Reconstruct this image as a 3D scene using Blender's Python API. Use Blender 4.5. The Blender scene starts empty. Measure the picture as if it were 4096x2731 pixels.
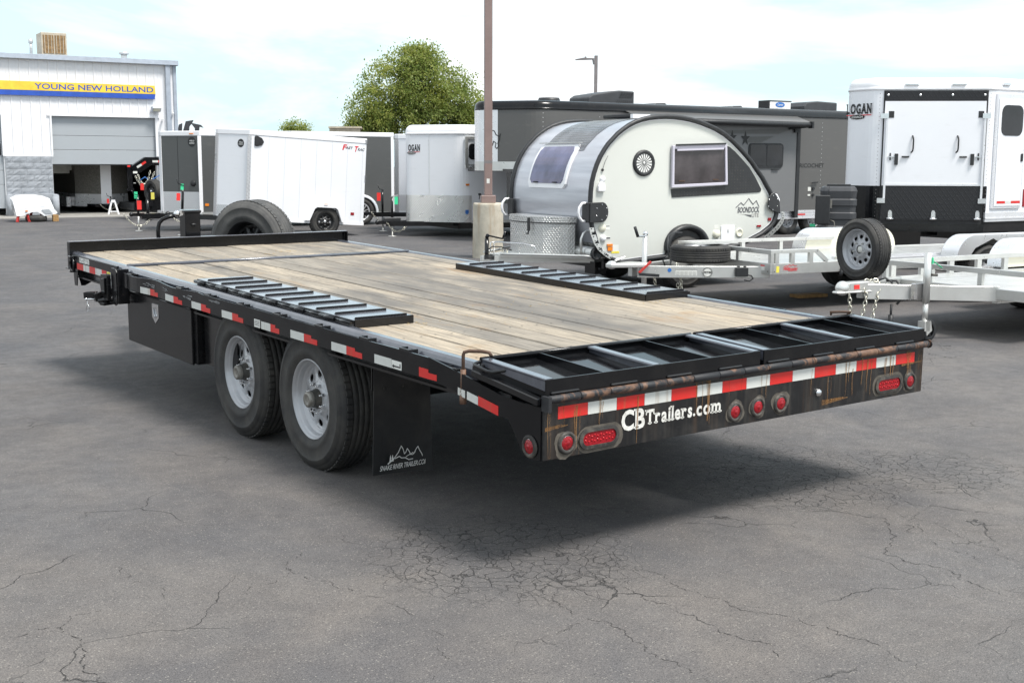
import bpy, bmesh, math, random
from mathutils import Vector, Matrix, noise
R = math.radians
PI = math.pi
random.seed(7)
sc = bpy.context.scene
col = sc.collection

# ------------------------------------------------------------------ camera, light, exposure
cam_d = bpy.data.cameras.new('camera')
cam = bpy.data.objects.new('camera', cam_d)
col.objects.link(cam)
sc.camera = cam
cam_d.sensor_width = 36.0
cam_d.lens = 4831.86 / 4096 * 36
cam_d.clip_end = 2000
CAM = Vector((-2.8373, -3.6564, 1.6189))
_y, _p, _r = 0.6350, -0.1461, 0.0038
fw = Vector((math.sin(_y) * math.cos(_p), math.cos(_y) * math.cos(_p), math.sin(_p)))
rt = Vector((math.cos(_y), -math.sin(_y), 0))
up = rt.cross(fw)
r2 = rt * math.cos(_r) + up * math.sin(_r)
u2 = -rt * math.sin(_r) + up * math.cos(_r)
cam.matrix_world = Matrix(((r2.x, u2.x, -fw.x, CAM.x), (r2.y, u2.y, -fw.y, CAM.y), (r2.z, u2.z, -fw.z, CAM.z), (0, 0, 0, 1)))

SUN_EL, SUN_AZ = R(62), math.atan2(0.30, -0.95)      # sun stands behind the camera, to the right
world = bpy.data.worlds.new('World')
sc.world = world
world.use_nodes = True
sun_d = bpy.data.lights.new('sun', 'SUN')
sun_d.energy = 1.5
sun_d.angle = R(16)
sun_d.color = (1.0, 0.965, 0.91)
sun = bpy.data.objects.new('sun', sun_d)
col.objects.link(sun)
sdir = Vector((math.sin(SUN_AZ) * math.cos(SUN_EL), math.cos(SUN_AZ) * math.cos(SUN_EL), math.sin(SUN_EL)))
sun.rotation_euler = (-sdir).to_track_quat('-Z', 'Y').to_euler()
sun.location = (0, 0, 30)
sc.view_settings.view_transform = 'Standard'
sc.view_settings.look = 'None'
sc.view_settings.gamma = 1
sc.view_settings.exposure = 1.80
sc.render.engine = 'CYCLES'


def setup_world():
    nt = world.node_tree
    nt.nodes.clear()
    N = nt.nodes.new
    L = nt.links.new
    out = N('ShaderNodeOutputWorld')
    bg = N('ShaderNodeBackground')
    sky = N('ShaderNodeTexSky')
    sky.sky_type = 'NISHITA'
    sky.sun_disc = False
    sky.sun_elevation = SUN_EL
    sky.sun_rotation = SUN_AZ
    sky.air_density = 1.0
    sky.dust_density = 2.0
    bg.inputs['Strength'].default_value = 0.12
    tc = N('ShaderNodeTexCoord')
    mp = N('ShaderNodeMapping')
    mp.inputs['Location'].default_value = (0.35, 0.1, 0.2)
    mp.inputs['Scale'].default_value = (1.0, 1.0, 3.2)
    L(tc.outputs['Generated'], mp.inputs['Vector'])
    n1 = N('ShaderNodeTexNoise')
    n1.inputs['Scale'].default_value = 2.1
    n1.inputs['Detail'].default_value = 9
    n1.inputs['Roughness'].default_value = 0.58
    n1.inputs['Distortion'].default_value = 0.35
    L(mp.outputs[0], n1.inputs['Vector'])
    cr = N('ShaderNodeValToRGB')
    cr.color_ramp.elements[0].position = 0.41
    cr.color_ramp.elements[0].color = (0.12, 0.12, 0.12, 1)
    cr.color_ramp.elements[1].position = 0.56
    cr.color_ramp.elements[1].color = (1, 1, 1, 1)
    L(n1.outputs['Fac'], cr.inputs[0])
    n2 = N('ShaderNodeTexNoise')
    n2.inputs['Scale'].default_value = 5.0
    n2.inputs['Detail'].default_value = 6
    L(mp.outputs[0], n2.inputs['Vector'])
    cc = N('ShaderNodeMix')
    cc.data_type = 'RGBA'
    cc.inputs[6].default_value = (2.75, 2.85, 2.92, 1)
    cc.inputs[7].default_value = (3.5, 3.55, 3.6, 1)
    L(n2.outputs['Fac'], cc.inputs[0])
    # thin high veil brightens the blue everywhere
    ad = N('ShaderNodeMix')
    ad.data_type = 'RGBA'
    ad.blend_type = 'ADD'
    ad.inputs[0].default_value = 1.0
    ad.inputs[7].default_value = (1.75, 2.30, 2.42, 1)
    sm = N('ShaderNodeVectorMath')
    sm.operation = 'SCALE'
    sm.inputs['Scale'].default_value = 0.16
    L(sky.outputs[0], sm.inputs[0])
    sep = N('ShaderNodeSeparateXYZ')
    L(tc.outputs['Generated'], sep.inputs[0])
    vr = N('ShaderNodeValToRGB')
    vr.color_ramp.elements[0].position = 0.22
    vr.color_ramp.elements[0].color = (1, 1, 1, 1)
    vr.color_ramp.elements[1].position = 1.0
    vr.color_ramp.elements[1].color = (0.42, 0.48, 0.58, 1)
    L(sep.outputs[2], vr.inputs[0])
    vm = N('ShaderNodeMix')
    vm.data_type = 'RGBA'
    vm.blend_type = 'MULTIPLY'
    vm.inputs[0].default_value = 1.0
    vm.inputs[6].default_value = (1.30, 1.92, 2.12, 1)
    L(vr.outputs[0], vm.inputs[7])
    L(vm.outputs[2], ad.inputs[7])
    L(sm.outputs[0], ad.inputs[6])
    mx = N('ShaderNodeMix')
    mx.data_type = 'RGBA'
    L(cr.outputs[0], mx.inputs[0])
    L(ad.outputs[2], mx.inputs[6])
    L(cc.outputs[2], mx.inputs[7])
    L(mx.outputs[2], bg.inputs['Color'])
    L(bg.outputs[0], out.inputs[0])


setup_world()

# ------------------------------------------------------------------ materials
MATS = {}


class NT:
    def __init__(self, name):
        m = bpy.data.materials.new(name)
        m.use_nodes = True
        self.m = m
        self.t = m.node_tree
        self.b = self.t.nodes['Principled BSDF']
        MATS[name] = m

    def n(self, typ, **kw):
        nd = self.t.nodes.new(typ)
        for k, v in kw.items():
            if k.startswith('i_'):
                nd.inputs[k[2:].replace('_', ' ')].default_value = v
            else:
                setattr(nd, k, v)
        return nd

    def l(self, a, b):
        self.t.links.new(a, b)

    def coord(self, kind='Object', scale=(1, 1, 1), loc=(0, 0, 0), rot=(0, 0, 0)):
        if kind == 'World':
            g = self.n('ShaderNodeNewGeometry')
            o = g.outputs['Position']
        else:
            o = self.n('ShaderNodeTexCoord').outputs[kind]
        mp = self.n('ShaderNodeMapping')
        mp.inputs['Scale'].default_value = scale
        mp.inputs['Location'].default_value = loc
        mp.inputs['Rotation'].default_value = rot
        self.l(o, mp.inputs[0])
        return mp.outputs[0]

    def noise(self, co, scale, detail=4, rough=0.55, dist=0.0):
        nd = self.n('ShaderNodeTexNoise')
        nd.inputs['Scale'].default_value = scale
        nd.inputs['Detail'].default_value = detail
        nd.inputs['Roughness'].default_value = rough
        nd.inputs['Distortion'].default_value = dist
        self.l(co, nd.inputs['Vector'])
        return nd.outputs['Fac']

    def ramp(self, f, p0, p1, c0=(0, 0, 0), c1=(1, 1, 1)):
        r = self.n('ShaderNodeValToRGB')
        r.color_ramp.elements[0].position = p0
        r.color_ramp.elements[1].position = p1
        r.color_ramp.elements[0].color = (*c0, 1)
        r.color_ramp.elements[1].color = (*c1, 1)
        self.l(f, r.inputs[0])
        return r.outputs[0]

    def mix(self, f, a, b, mode='MIX'):
        x = self.n('ShaderNodeMix')
        x.data_type = 'RGBA'
        x.blend_type = mode
        for s, v in ((0, f), (6, a), (7, b)):
            if isinstance(v, (int, float)):
                x.inputs[s].default_value = v if s == 0 else (v, v, v, 1)
            elif isinstance(v, tuple):
                x.inputs[s].default_value = (*v, 1)
            else:
                self.l(v, x.inputs[s])
        return x.outputs[2]

    def math(self, op, a, b=None, clamp=False):
        x = self.n('ShaderNodeMath')
        x.operation = op
        x.use_clamp = clamp
        for s, v in ((0, a), (1, b)):
            if v is None:
                continue
            if isinstance(v, (int, float)):
                x.inputs[s].default_value = v
            else:
                self.l(v, x.inputs[s])
        return x.outputs[0]

    def bump(self, h, strength=0.3, dist=0.01, prev=None):
        b = self.n('ShaderNodeBump')
        b.inputs['Strength'].default_value = strength
        b.inputs['Distance'].default_value = dist
        self.l(h, b.inputs['Height'])
        if prev is not None:
            self.l(prev, b.inputs['Normal'])
        self.l(b.outputs[0], self.b.inputs['Normal'])
        return b.outputs[0]

    def fin(self, color=None, rough=None, metal=None, **kw):
        for nm, v in (('Base Color', color), ('Roughness', rough), ('Metallic', metal)):
            if v is None:
                continue
            if isinstance(v, tuple):
                self.b.inputs[nm].default_value = (*v, 1)
            elif isinstance(v, (int, float)):
                self.b.inputs[nm].default_value = v
            else:
                self.l(v, self.b.inputs[nm])
        for k, v in kw.items():
            self.b.inputs[k.replace('_', ' ')].default_value = v
        return self.m


def simple(name, c, rough=0.5, metal=0.0, var=0.12, scale=6, bump=0.0, bscale=40, dirt=0.0, dirtc=(0.25, 0.22, 0.18), **kw):
    m = NT(name)
    co = m.coord('Object')
    f = m.noise(co, scale, 5)
    lo = tuple(x * (1 - var) for x in c)
    hi = tuple(min(1, x * (1 + var)) for x in c)
    cc = m.ramp(f, 0.3, 0.7, lo, hi)
    if dirt:
        d = m.ramp(m.noise(co, scale * 0.7, 8, 0.7), 0.48, 0.75)
        cc = m.mix(m.math('MULTIPLY', d, dirt), cc, dirtc)
    rr = m.ramp(m.noise(co, scale * 2.3, 4), 0.3, 0.7, (rough * 0.8,) * 3, (min(1, rough * 1.2),) * 3)
    if bump:
        m.bump(m.noise(co, bscale, 4), bump, 0.004)
    return m.fin(cc, rr, metal, **kw)


def make_asphalt():
    m = NT('asphalt')
    w = m.coord('World')
    big = m.noise(w, 0.25, 5, 0.6, 0.4)
    mid = m.noise(w, 1.1, 6, 0.65, 0.3)
    fine = m.noise(w, 9, 5, 0.7)
    grit = m.noise(w, 190, 3, 0.7)
    base = m.ramp(big, 0.32, 0.66, (0.066, 0.064, 0.066), (0.103, 0.099, 0.096))
    base = m.mix(m.ramp(mid, 0.40, 0.66), base, (0.124, 0.117, 0.110))
    base = m.mix(m.math('MULTIPLY', m.ramp(fine, 0.42, 0.72), 0.35), base, (0.056, 0.055, 0.057))
    g = m.ramp(grit, 0.32, 0.68, (0.32, 0.32, 0.33), (1.68, 1.66, 1.62))
    base = m.mix(0.75, base, g, 'MULTIPLY')
    g2 = m.ramp(m.noise(w, 70, 3, 0.8), 0.30, 0.70, (0.66, 0.66, 0.68), (1.34, 1.32, 1.30))
    base = m.mix(0.8, base, g2, 'MULTIPLY')
    base = m.mix(1.0, base, m.ramp(m.noise(w, 0.8, 5, 0.6, 0.8), 0.35, 0.65, (0.94, 0.96, 1.00), (1.06, 1.03, 1.005)), 'MULTIPLY')
    # paving colour runs from paler, warmer near to darker, cooler far
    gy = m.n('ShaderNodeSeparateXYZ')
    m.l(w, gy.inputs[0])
    near_far = m.math('ADD', m.math('MULTIPLY', gy.outputs[1], 0.09), m.math('MULTIPLY', m.noise(w, 0.5, 3), 0.5))
    base = m.mix(1.0, base, m.ramp(near_far, 0.0, 0.95, (1.15, 1.13, 1.115), (0.80, 0.81, 0.85)), 'MULTIPLY')
    # pale aggregate stones and dark pits
    v = m.n('ShaderNodeTexVoronoi')
    v.inputs['Scale'].default_value = 95
    m.l(w, v.inputs['Vector'])
    cell = m.n('ShaderNodeSeparateColor')
    m.l(v.outputs['Color'], cell.inputs[0])
    near = m.math('LESS_THAN', v.outputs['Distance'], 0.30)
    sel = m.math('MULTIPLY', near, m.math('GREATER_THAN', cell.outputs[0], 0.82))
    base = m.mix(m.math('MULTIPLY', sel, 0.6), base, (0.27, 0.25, 0.22))
    sel2 = m.math('MULTIPLY', near, m.math('GREATER_THAN', cell.outputs[1], 0.9))
    base = m.mix(m.math('MULTIPLY', sel2, 0.7), base, (0.028, 0.028, 0.03))
    # old oil and damp stains
    st = m.ramp(m.noise(w, 0.55, 7, 0.7, 1.2), 0.58, 0.72)
    base = m.mix(m.math('MULTIPLY', st, 0.35), base, (0.05, 0.05, 0.052))
    # crack network
    dn = m.n('ShaderNodeTexNoise')
    dn.inputs['Scale'].default_value = 3.0
    dn.inputs['Detail'].default_value = 6
    m.l(w, dn.inputs['Vector'])
    off = m.n('ShaderNodeVectorMath', operation='SCALE')
    off.inputs['Scale'].default_value = 0.35
    m.l(dn.outputs['Color'], off.inputs[0])
    wd = m.n('ShaderNodeVectorMath', operation='ADD')
    m.l(w, wd.inputs[0])
    m.l(off.outputs[0], wd.inputs[1])
    # alligator areas: three places on the lot
    mask = None
    for (px, py, rad) in ((0.05, 0.30, 0.70), (1.95, 0.50, 0.80), (2.7, 0.1, 0.6)):
        d = m.n('ShaderNodeVectorMath', operation='DISTANCE')
        m.l(wd.outputs[0], d.inputs[0])
        d.inputs[1].default_value = (px + .17, py + .17, 0.17)
        f = m.math('SUBTRACT', 1.0, m.math('DIVIDE', d.outputs['Value'], rad), True)
        mask = f if mask is None else m.math('MAXIMUM', mask, f)
    mask = m.ramp(mask, 0.05, 0.45)
    crk = None
    for scl, wid, amt in ((14.0, 0.034, 'local'), (1.15, 0.004, 'wide')):
        vv = m.n('ShaderNodeTexVoronoi', feature='DISTANCE_TO_EDGE')
        vv.inputs['Scale'].default_value = scl
        m.l(wd.outputs[0], vv.inputs['Vector'])
        c = m.ramp(vv.outputs['Distance'], 0.0, wid, (1, 1, 1), (0, 0, 0))
        if amt == 'local':
            c = m.math('MULTIPLY', m.math('MULTIPLY', c, mask), m.ramp(m.noise(w, 5, 4), 0.30, 0.50))
        else:
            c = m.math('MULTIPLY', c, m.ramp(m.noise(w, 1.4, 4), 0.5, 0.62))
        crk = c if crk is None else m.math('MAXIMUM', crk, c)
    base = m.mix(m.math('MULTIPLY', crk, 0.85), base, (0.018, 0.017, 0.017))
    b1 = m.bump(grit, 0.55, 0.004)
    b2 = m.n('ShaderNodeBump')
    b2.invert = True
    b2.inputs['Strength'].default_value = 0.8
    b2.inputs['Distance'].default_value = 0.012
    m.l(crk, b2.inputs['Height'])
    m.l(b1, b2.inputs['Normal'])
    m.l(b2.outputs[0], m.b.inputs['Normal'])
    m.fin(base, m.ramp(fine, 0.3, 0.7, (0.72,) * 3, (0.93,) * 3), 0.0)


def make_wood():
    m = NT('deck_wood')
    oi = m.n('ShaderNodeObjectInfo')
    tc = m.n('ShaderNodeTexCoord')
    shift = m.n('ShaderNodeVectorMath', operation='SCALE')
    comb = m.n('ShaderNodeCombineXYZ')
    for i in range(3):
        m.l(oi.outputs['Random'], comb.inputs[i])
    m.l(comb.outputs[0], shift.inputs[0])
    shift.inputs['Scale'].default_value = 37.0
    add = m.n('ShaderNodeVectorMath', operation='ADD')
    m.l(tc.outputs['Object'], add.inputs[0])
    m.l(shift.outputs[0], add.inputs[1])

    def mapped(sc_):
        mp = m.n('ShaderNodeMapping')
        mp.inputs['Scale'].default_value = sc_
        m.l(add.outputs[0], mp.inputs[0])
        return mp.outputs[0]
    grain = m.noise(mapped((34, 1.0, 6)), 2.6, 8, 0.72, 1.1)
    grain2 = m.noise(mapped((95, 2.2, 20)), 3.0, 4, 0.7, 0.3)
    patch = m.noise(mapped((4.0, 0.8, 2)), 1.6, 6, 0.65, 0.6)
    c = m.ramp(patch, 0.30, 0.70, (0.22, 0.197, 0.165), (0.45, 0.392, 0.312))
    tint = m.ramp(oi.outputs['Random'], 0.0, 1.0, (0.70, 0.71, 0.73), (1.20, 1.14, 1.05))
    c = m.mix(1.0, c, tint, 'MULTIPLY')
    c = m.mix(m.math('MULTIPLY', m.ramp(grain, 0.47, 0.60), 0.75), c, (0.125, 0.108, 0.09))
    c = m.mix(m.math('MULTIPLY', m.ramp(grain2, 0.50, 0.68), 0.5), c, (0.10, 0.09, 0.075))
    # warm rust-brown wear and grey traffic stains that cross the boards
    w = m.coord('World')
    ws = m.coord('World', scale=(2.2, 0.6, 1), rot=(0, 0, 0.25))
    rust = m.ramp(m.noise(ws, 2.2, 7, 0.7, 0.8), 0.57, 0.70)
    c = m.mix(m.math('MULTIPLY', rust, 0.60), c, (0.26, 0.16, 0.075))
    n = m.n('ShaderNodeTexNoise')
    n.inputs['Scale'].default_value = 1.6
    n.inputs['Detail'].default_value = 7
    m.l(w, n.inputs['Vector'])
    so = m.n('ShaderNodeVectorMath', operation='SCALE')
    so.inputs['Scale'].default_value = 0.9
    m.l(n.outputs['Color'], so.inputs[0])
    wd = m.n('ShaderNodeVectorMath', operation='ADD')
    m.l(w, wd.inputs[0])
    m.l(so.outputs[0], wd.inputs[1])
    msk = None
    for (x, y, r_) in ((1.55, 2.9, 1.1), (1.25, 2.0, 0.75), (1.75, 4.0, 0.7), (1.9, 5.45, 0.55), (1.15, 1.35, 0.6), (0.72, 2.6, 0.5), (0.6, 4.35, 0.22)):
        sx = m.n('ShaderNodeMapping')
        sx.inputs['Scale'].default_value = (1.5, 0.8, 0)
        m.l(wd.outputs[0], sx.inputs[0])
        d = m.n('ShaderNodeVectorMath', operation='DISTANCE')
        m.l(sx.outputs[0], d.inputs[0])
        d.inputs[1].default_value = ((x + .45) * 1.5, (y + .45) * 0.8, 0)
        f = m.math('SUBTRACT', 1.0, m.math('DIVIDE', d.outputs['Value'], r_), True)
        msk = f if msk is None else m.math('MAXIMUM', msk, f)
    msk = m.ramp(msk, 0.02, 0.42)
    msk = m.math('MULTIPLY', msk, m.ramp(m.noise(m.coord('World', scale=(3, .7, 1)), 3.0, 5), 0.30, 0.6))
    c = m.mix(m.math('MULTIPLY', msk, 0.8), c, (0.105, 0.098, 0.090))
    m.bump(m.mix(0.5, grain, grain2), 0.5, 0.003)
    m.fin(c, 0.8)


def make_black(name, dust=0.10, rough=0.32, streak=False, base=(0.006, 0.0063, 0.0075)):
    m = NT(name)
    co = m.coord('Object')
    f = m.noise(co, 3.5, 7, 0.7)
    c = m.mix(m.math('MULTIPLY', m.ramp(f, 0.48, 0.80), dust), base, (0.18, 0.165, 0.145))
    sc_ = m.ramp(m.noise(m.coord('Object', scale=(3, 1, 60)), 2.0, 3), 0.68, 0.74)
    c = m.mix(m.math('MULTIPLY', sc_, dust * 0.8), c, (0.3, 0.3, 0.31))
    fr = m.ramp(m.noise(co, 14, 6, 0.7), 0.66, 0.74)
    c = m.mix(m.math('MULTIPLY', fr, 0.28 if streak else 0.12), c, (0.15, 0.065, 0.025))
    if streak:
        s = m.noise(m.coord('Object', scale=(22, 22, 0.7)), 1.0, 5, 0.6)
        s2 = m.noise(m.coord('Object', scale=(1.3, 1.3, 1.0)), 1.5, 4)
        k = m.math('MULTIPLY', m.ramp(s, 0.50, 0.66), m.ramp(s2, 0.38, 0.66))
        c = m.mix(m.math('MULTIPLY', k, 0.16), c, (0.20, 0.10, 0.04))
        k3 = m.math('MULTIPLY', m.ramp(m.noise(m.coord('Object', scale=(34, 34, .9)), 1.0, 4), 0.5, 0.7), 0.10)
        c = m.mix(k3, c, (0.20, 0.175, 0.14))
    m.bump(m.noise(co, 8, 5), 0.04, 0.01)
    m.fin(c, m.ramp(f, 0.35, 0.75, (rough * 0.8,) * 3, (min(1, rough * 1.5),) * 3), 0.0)


def make_rustpipe():
    m = NT('rusty_pipe')
    co = m.coord('Object')
    f = m.noise(co, 5, 7, 0.7, 0.6)
    c = m.ramp(m.noise(co, 30, 5), 0.3, 0.7, (0.085, 0.045, 0.028), (0.19, 0.105, 0.065))
    c = m.mix(m.ramp(f, 0.46, 0.52), c, (0.014, 0.015, 0.018))
    m.bump(m.noise(co, 60, 4), 0.3, 0.003)
    m.fin(c, 0.62)


def make_tape(name, c):
    m = NT(name)
    co = m.coord('Object')
    f = m.noise(m.coord('Object', scale=(20, 20, 0.8)), 1.0, 5, 0.6)
    cc = m.mix(m.math('MULTIPLY', m.ramp(f, 0.58, 0.70), 0.45), c, (0.25, 0.15, 0.07))
    cc = m.mix(m.math('MULTIPLY', m.ramp(m.noise(co, 9, 6, 0.7), 0.5, 0.8), 0.25), cc, (0.2, 0.18, 0.15))
    m.fin(cc, 0.38)


def make_diamond(name, c, metal, rough, freq=24.0):
    m = NT(name)
    tc = m.n('ShaderNodeTexCoord')
    sp = m.n('ShaderNodeSeparateXYZ')
    m.l(tc.outputs['Object'], sp.inputs[0])
    h = m.math('ADD', sp.outputs[0], m.math('MULTIPLY', sp.outputs[1], -0.9))
    a = m.math('ADD', h, sp.outputs[2])
    b = m.math('SUBTRACT', h, sp.outputs[2])

    def treads(p, q):
        s1 = m.math('POWER', m.math('ABSOLUTE', m.math('SINE', m.math('MULTIPLY', p, freq * PI))), 6.0)
        s2 = m.math('POWER', m.math('ABSOLUTE', m.math('SINE', m.math('MULTIPLY', q, freq * PI * 0.5))), 1.2)
        par = m.math('GREATER_THAN', m.math('SINE', m.math('MULTIPLY', p, freq * PI)), 0.0)
        return m.math('MULTIPLY', m.math('MULTIPLY', s1, s2), par)
    t = m.math('MAXIMUM', treads(a, b), treads(m.math('ADD', b, 0.5 / freq), a))
    cc = m.mix(m.math('MULTIPLY', t, 0.5), c, tuple(min(1, x * 1.7) for x in c))
    m.bump(t, 0.9 if metal > .1 else 0.35, 0.006)
    m.fin(cc, m.ramp(m.noise(tc.outputs['Object'], 3, 4), 0.3, 0.7, (rough * .8,) * 3, (rough * 1.3,) * 3), metal)


def make_tyre(name='tyre_rubber', dark=(0.018, 0.018, 0.019), dust=(0.085, 0.079, 0.068)):
    m = NT(name)
    co = m.coord('Object')
    f = m.noise(co, 5, 7, 0.7)
    c = m.mix(m.math('MULTIPLY', m.ramp(f, 0.38, 0.68), 0.55), dark, dust)
    m.bump(m.noise(co, 70, 4), 0.25, 0.003)
    m.fin(c, 0.72)


def make_panel(name, c, rough=0.35, wav=0.1):
    m = NT(name)
    co = m.coord('Object')
    f = m.noise(co, 1.2, 5)
    cc = m.ramp(f, 0.25, 0.75, tuple(x * 0.95 for x in c), c)
    low = m.noise(m.coord('Object', scale=(1.2, 1.2, 5)), 2.5, 6, 0.7)
    cc = m.mix(m.math('MULTIPLY', m.ramp(low, 0.55, 0.8), 0.10), cc, (0.35, 0.32, 0.27))
    m.bump(m.noise(co, 2.2, 3), wav, 0.01)
    m.fin(cc, rough)


def make_glass(name, c, rough=0.06):
    m = NT(name)
    co = m.coord('Object')
    cc = m.ramp(m.noise(co, 3, 4), 0.35, 0.7, tuple(x * 0.6 for x in c), tuple(x * 1.3 for x in c))
    m.bump(m.noise(co, 2.5, 2), 0.06, 0.02)
    m.fin(cc, rough, 0.0)


def make_concrete(name, c, rust=0.25):
    m = NT(name)
    co = m.coord('Object')
    f = m.noise(co, 3, 8, 0.7, 0.3)
    cc = m.ramp(f, 0.3, 0.7, tuple(x * 0.72 for x in c), tuple(x * 1.15 for x in c))
    s = m.noise(m.coord('Object', scale=(9, 9, 1.0)), 1.0, 5)
    cc = m.mix(m.math('MULTIPLY', m.ramp(s, 0.52, 0.68), rust), cc, (0.30, 0.19, 0.10))
    p = m.noise(co, 34, 4, 0.7)
    cc = m.mix(m.math('MULTIPLY', m.ramp(p, 0.64, 0.74), 0.6), cc, (0.10, 0.09, 0.08))
    m.bump(m.noise(co, 30, 6, 0.7), 0.5, 0.01)
    m.fin(cc, 0.9)


def make_leaf():
    m = NT('leaves')
    oi = m.coord('Object')
    g = m.n('ShaderNodeNewGeometry')
    c = m.ramp(g.outputs['Random Per Island'], 0.0, 1.0, (0.15, 0.235, 0.055), (0.31, 0.36, 0.12))
    c2 = m.mix(m.ramp(m.noise(oi, 0.55, 4), 0.35, 0.65), c, m.mix(1.0, c, (1.35, 1.15, 0.9), 'MULTIPLY'))
    m.fin(c2, 0.55)
    m.b.inputs['Subsurface Weight'].default_value = 0.0
    tr = m.n('ShaderNodeBsdfTranslucent')
    m.l(c2, tr.inputs['Color'])
    ms = m.n('ShaderNodeMixShader')
    ms.inputs[0].default_value = 0.5
    out = m.t.nodes['Material Output']
    m.l(m.b.outputs[0], ms.inputs[1])
    m.l(tr.outputs[0], ms.inputs[2])
    m.l(ms.outputs[0], out.inputs['Surface'])


def make_silver():
    m = NT('silver_skin')
    co = m.coord('Object')
    f = m.noise(m.coord('Object', scale=(1, 0.6, 9)), 1.2, 5)
    c = m.ramp(f, 0.3, 0.7, (0.42, 0.43, 0.47), (0.60, 0.61, 0.65))
    m.bump(m.noise(m.coord('Object', scale=(1, .5, 4)), 1.5, 3), 0.12, 0.02)
    m.fin(c, 0.30, 0.55)


make_asphalt()
make_wood()
make_black('black_paint', 0.05, 0.17)
MATS['black_paint'].node_tree.nodes['Principled BSDF'].inputs['Specular IOR Level'].default_value = 0.32
make_black('gloss_black', 0.05, 0.08)
MATS['gloss_black'].node_tree.nodes['Principled BSDF'].inputs['Specular IOR Level'].default_value = 0.22
make_black('black_steel', 0.07, 0.15)
make_black('rear_steel', 0.20, 0.36, True)
make_rustpipe()


def make_sky_pale(name, base, hi):  # black steel whose base colour is paled to paint in reflected sky
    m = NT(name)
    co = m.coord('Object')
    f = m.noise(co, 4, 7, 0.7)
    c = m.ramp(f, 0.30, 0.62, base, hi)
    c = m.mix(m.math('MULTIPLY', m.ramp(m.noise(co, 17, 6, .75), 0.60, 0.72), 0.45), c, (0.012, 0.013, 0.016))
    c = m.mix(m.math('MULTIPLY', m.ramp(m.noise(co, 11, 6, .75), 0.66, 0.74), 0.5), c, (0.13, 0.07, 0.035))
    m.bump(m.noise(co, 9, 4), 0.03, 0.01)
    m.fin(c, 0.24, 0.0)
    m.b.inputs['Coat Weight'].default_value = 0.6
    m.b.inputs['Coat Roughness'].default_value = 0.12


make_sky_pale('sky_pale_steel', (0.075, 0.08, 0.098), (0.15, 0.155, 0.175))
make_sky_pale('rail_steel', (0.045, 0.05, 0.064), (0.095, 0.10, 0.12))
make_tape('tape_red', (0.62, 0.022, 0.018))
make_tape('tape_white', (0.62, 0.63, 0.60))
make_diamond('diamond_plate', (0.56, 0.56, 0.55), 0.75, 0.28, 36)
make_diamond('diamond_fine', (0.58, 0.58, 0.59), 0.7, 0.32, 24)
make_diamond('diamond_black', (0.008, 0.008, 0.010), 0.0, 0.35, 18)
make_tyre()
make_tyre('tyre_dusty', (0.045, 0.045, 0.045), (0.14, 0.135, 0.125))
make_panel('white_panel', (0.78, 0.79, 0.82), 0.35)
make_panel('white_gloss', (0.82, 0.82, 0.84), 0.2)
make_panel('white_wall', (0.80, 0.80, 0.82), 0.45, 0.15)
make_panel('charcoal_panel', (0.085, 0.087, 0.086), 0.28)
make_panel('charcoal_satin', (0.105, 0.103, 0.100), 0.30)
make_panel('grey_panel', (0.165, 0.168, 0.172), 0.25)
make_panel('cream_panel', (0.595, 0.605, 0.565), 0.33)
make_panel('cream_plastic', (0.72, 0.70, 0.58), 0.4)
make_panel('door_grey', (0.36, 0.385, 0.41), 0.5)
make_panel('window_frame_grey', (0.50, 0.48, 0.55), 0.3)
make_silver()
make_glass('glass_dark', (0.012, 0.013, 0.016))
make_glass('glass_violet', (0.13, 0.13, 0.22), 0.08)
make_glass('glass_brown', (0.06, 0.052, 0.055), 0.08)
make_glass('solar_film', (0.13, 0.135, 0.15), 0.22)
make_concrete('concrete', (0.50, 0.46, 0.38), 0.5)
make_concrete('concrete_slab', (0.27, 0.26, 0.24), 0.15)
make_concrete('block_grey', (0.31, 0.33, 0.36), 0.0)
make_leaf()
simple('aluminium', (0.66, 0.66, 0.64), 0.34, 0.72, 0.08, 3, 0.05, 30, dirt=0.12)
simple('aluminium_bright', (0.80, 0.80, 0.82), 0.3, 0.6, 0.05, 3)
simple('rim_silver', (0.40, 0.41, 0.43), 0.34, 0.35, 0.06, 6, dirt=0.12, dirtc=(.25, .19, .13))
simple('rim_black', (0.012, 0.012, 0.013), 0.35)
simple('hub_steel', (0.055, 0.053, 0.048), 0.45, 0.3, 0.3, 20, dirt=0.5)
simple('hub_cap', (0.22, 0.21, 0.19), 0.45, 0.5, 0.3, 20, dirt=0.4)
simple('chrome', (0.75, 0.75, 0.76), 0.18, 1.0, 0.04)
simple('chain_zinc', (0.60, 0.58, 0.50), 0.35, 0.85, 0.2, 30)
simple('rust', (0.075, 0.042, 0.027), 0.8, 0, 0.35, 25, 0.4, 60)
simple('grommet', (0.030, 0.028, 0.026), 0.75, 0, 0.3, 25, dirt=0.5)
simple('dirt_ring', (0.085, 0.075, 0.062), 0.9, 0, 0.3, 30)
simple('lens_red', (0.27, 0.004, 0.010), 0.16, 0, 0.25, 60, 0.5, 120)
simple('lens_bright', (0.42, 0.008, 0.014), 0.12, 0, 0.2, 60)
simple('lens_amber', (0.75, 0.22, 0.02), 0.2, 0, 0.15, 50)
simple('plastic_black', (0.018, 0.019, 0.021), 0.5, 0, 0.2, 10)
simple('plastic_charcoal', (0.045, 0.047, 0.052), 0.5, 0, 0.15, 6)
simple('rubber_flap', (0.012, 0.0125, 0.014), 0.45, 0, 0.3, 4, 0.1, 12, dirt=0.12)
simple('pole_brown', (0.235, 0.165, 0.150), 0.5, 0, 0.1, 3, dirt=0.15, dirtc=(.4, .35, .33))
simple('pole_grey', (0.20, 0.18, 0.18), 0.5)
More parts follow.
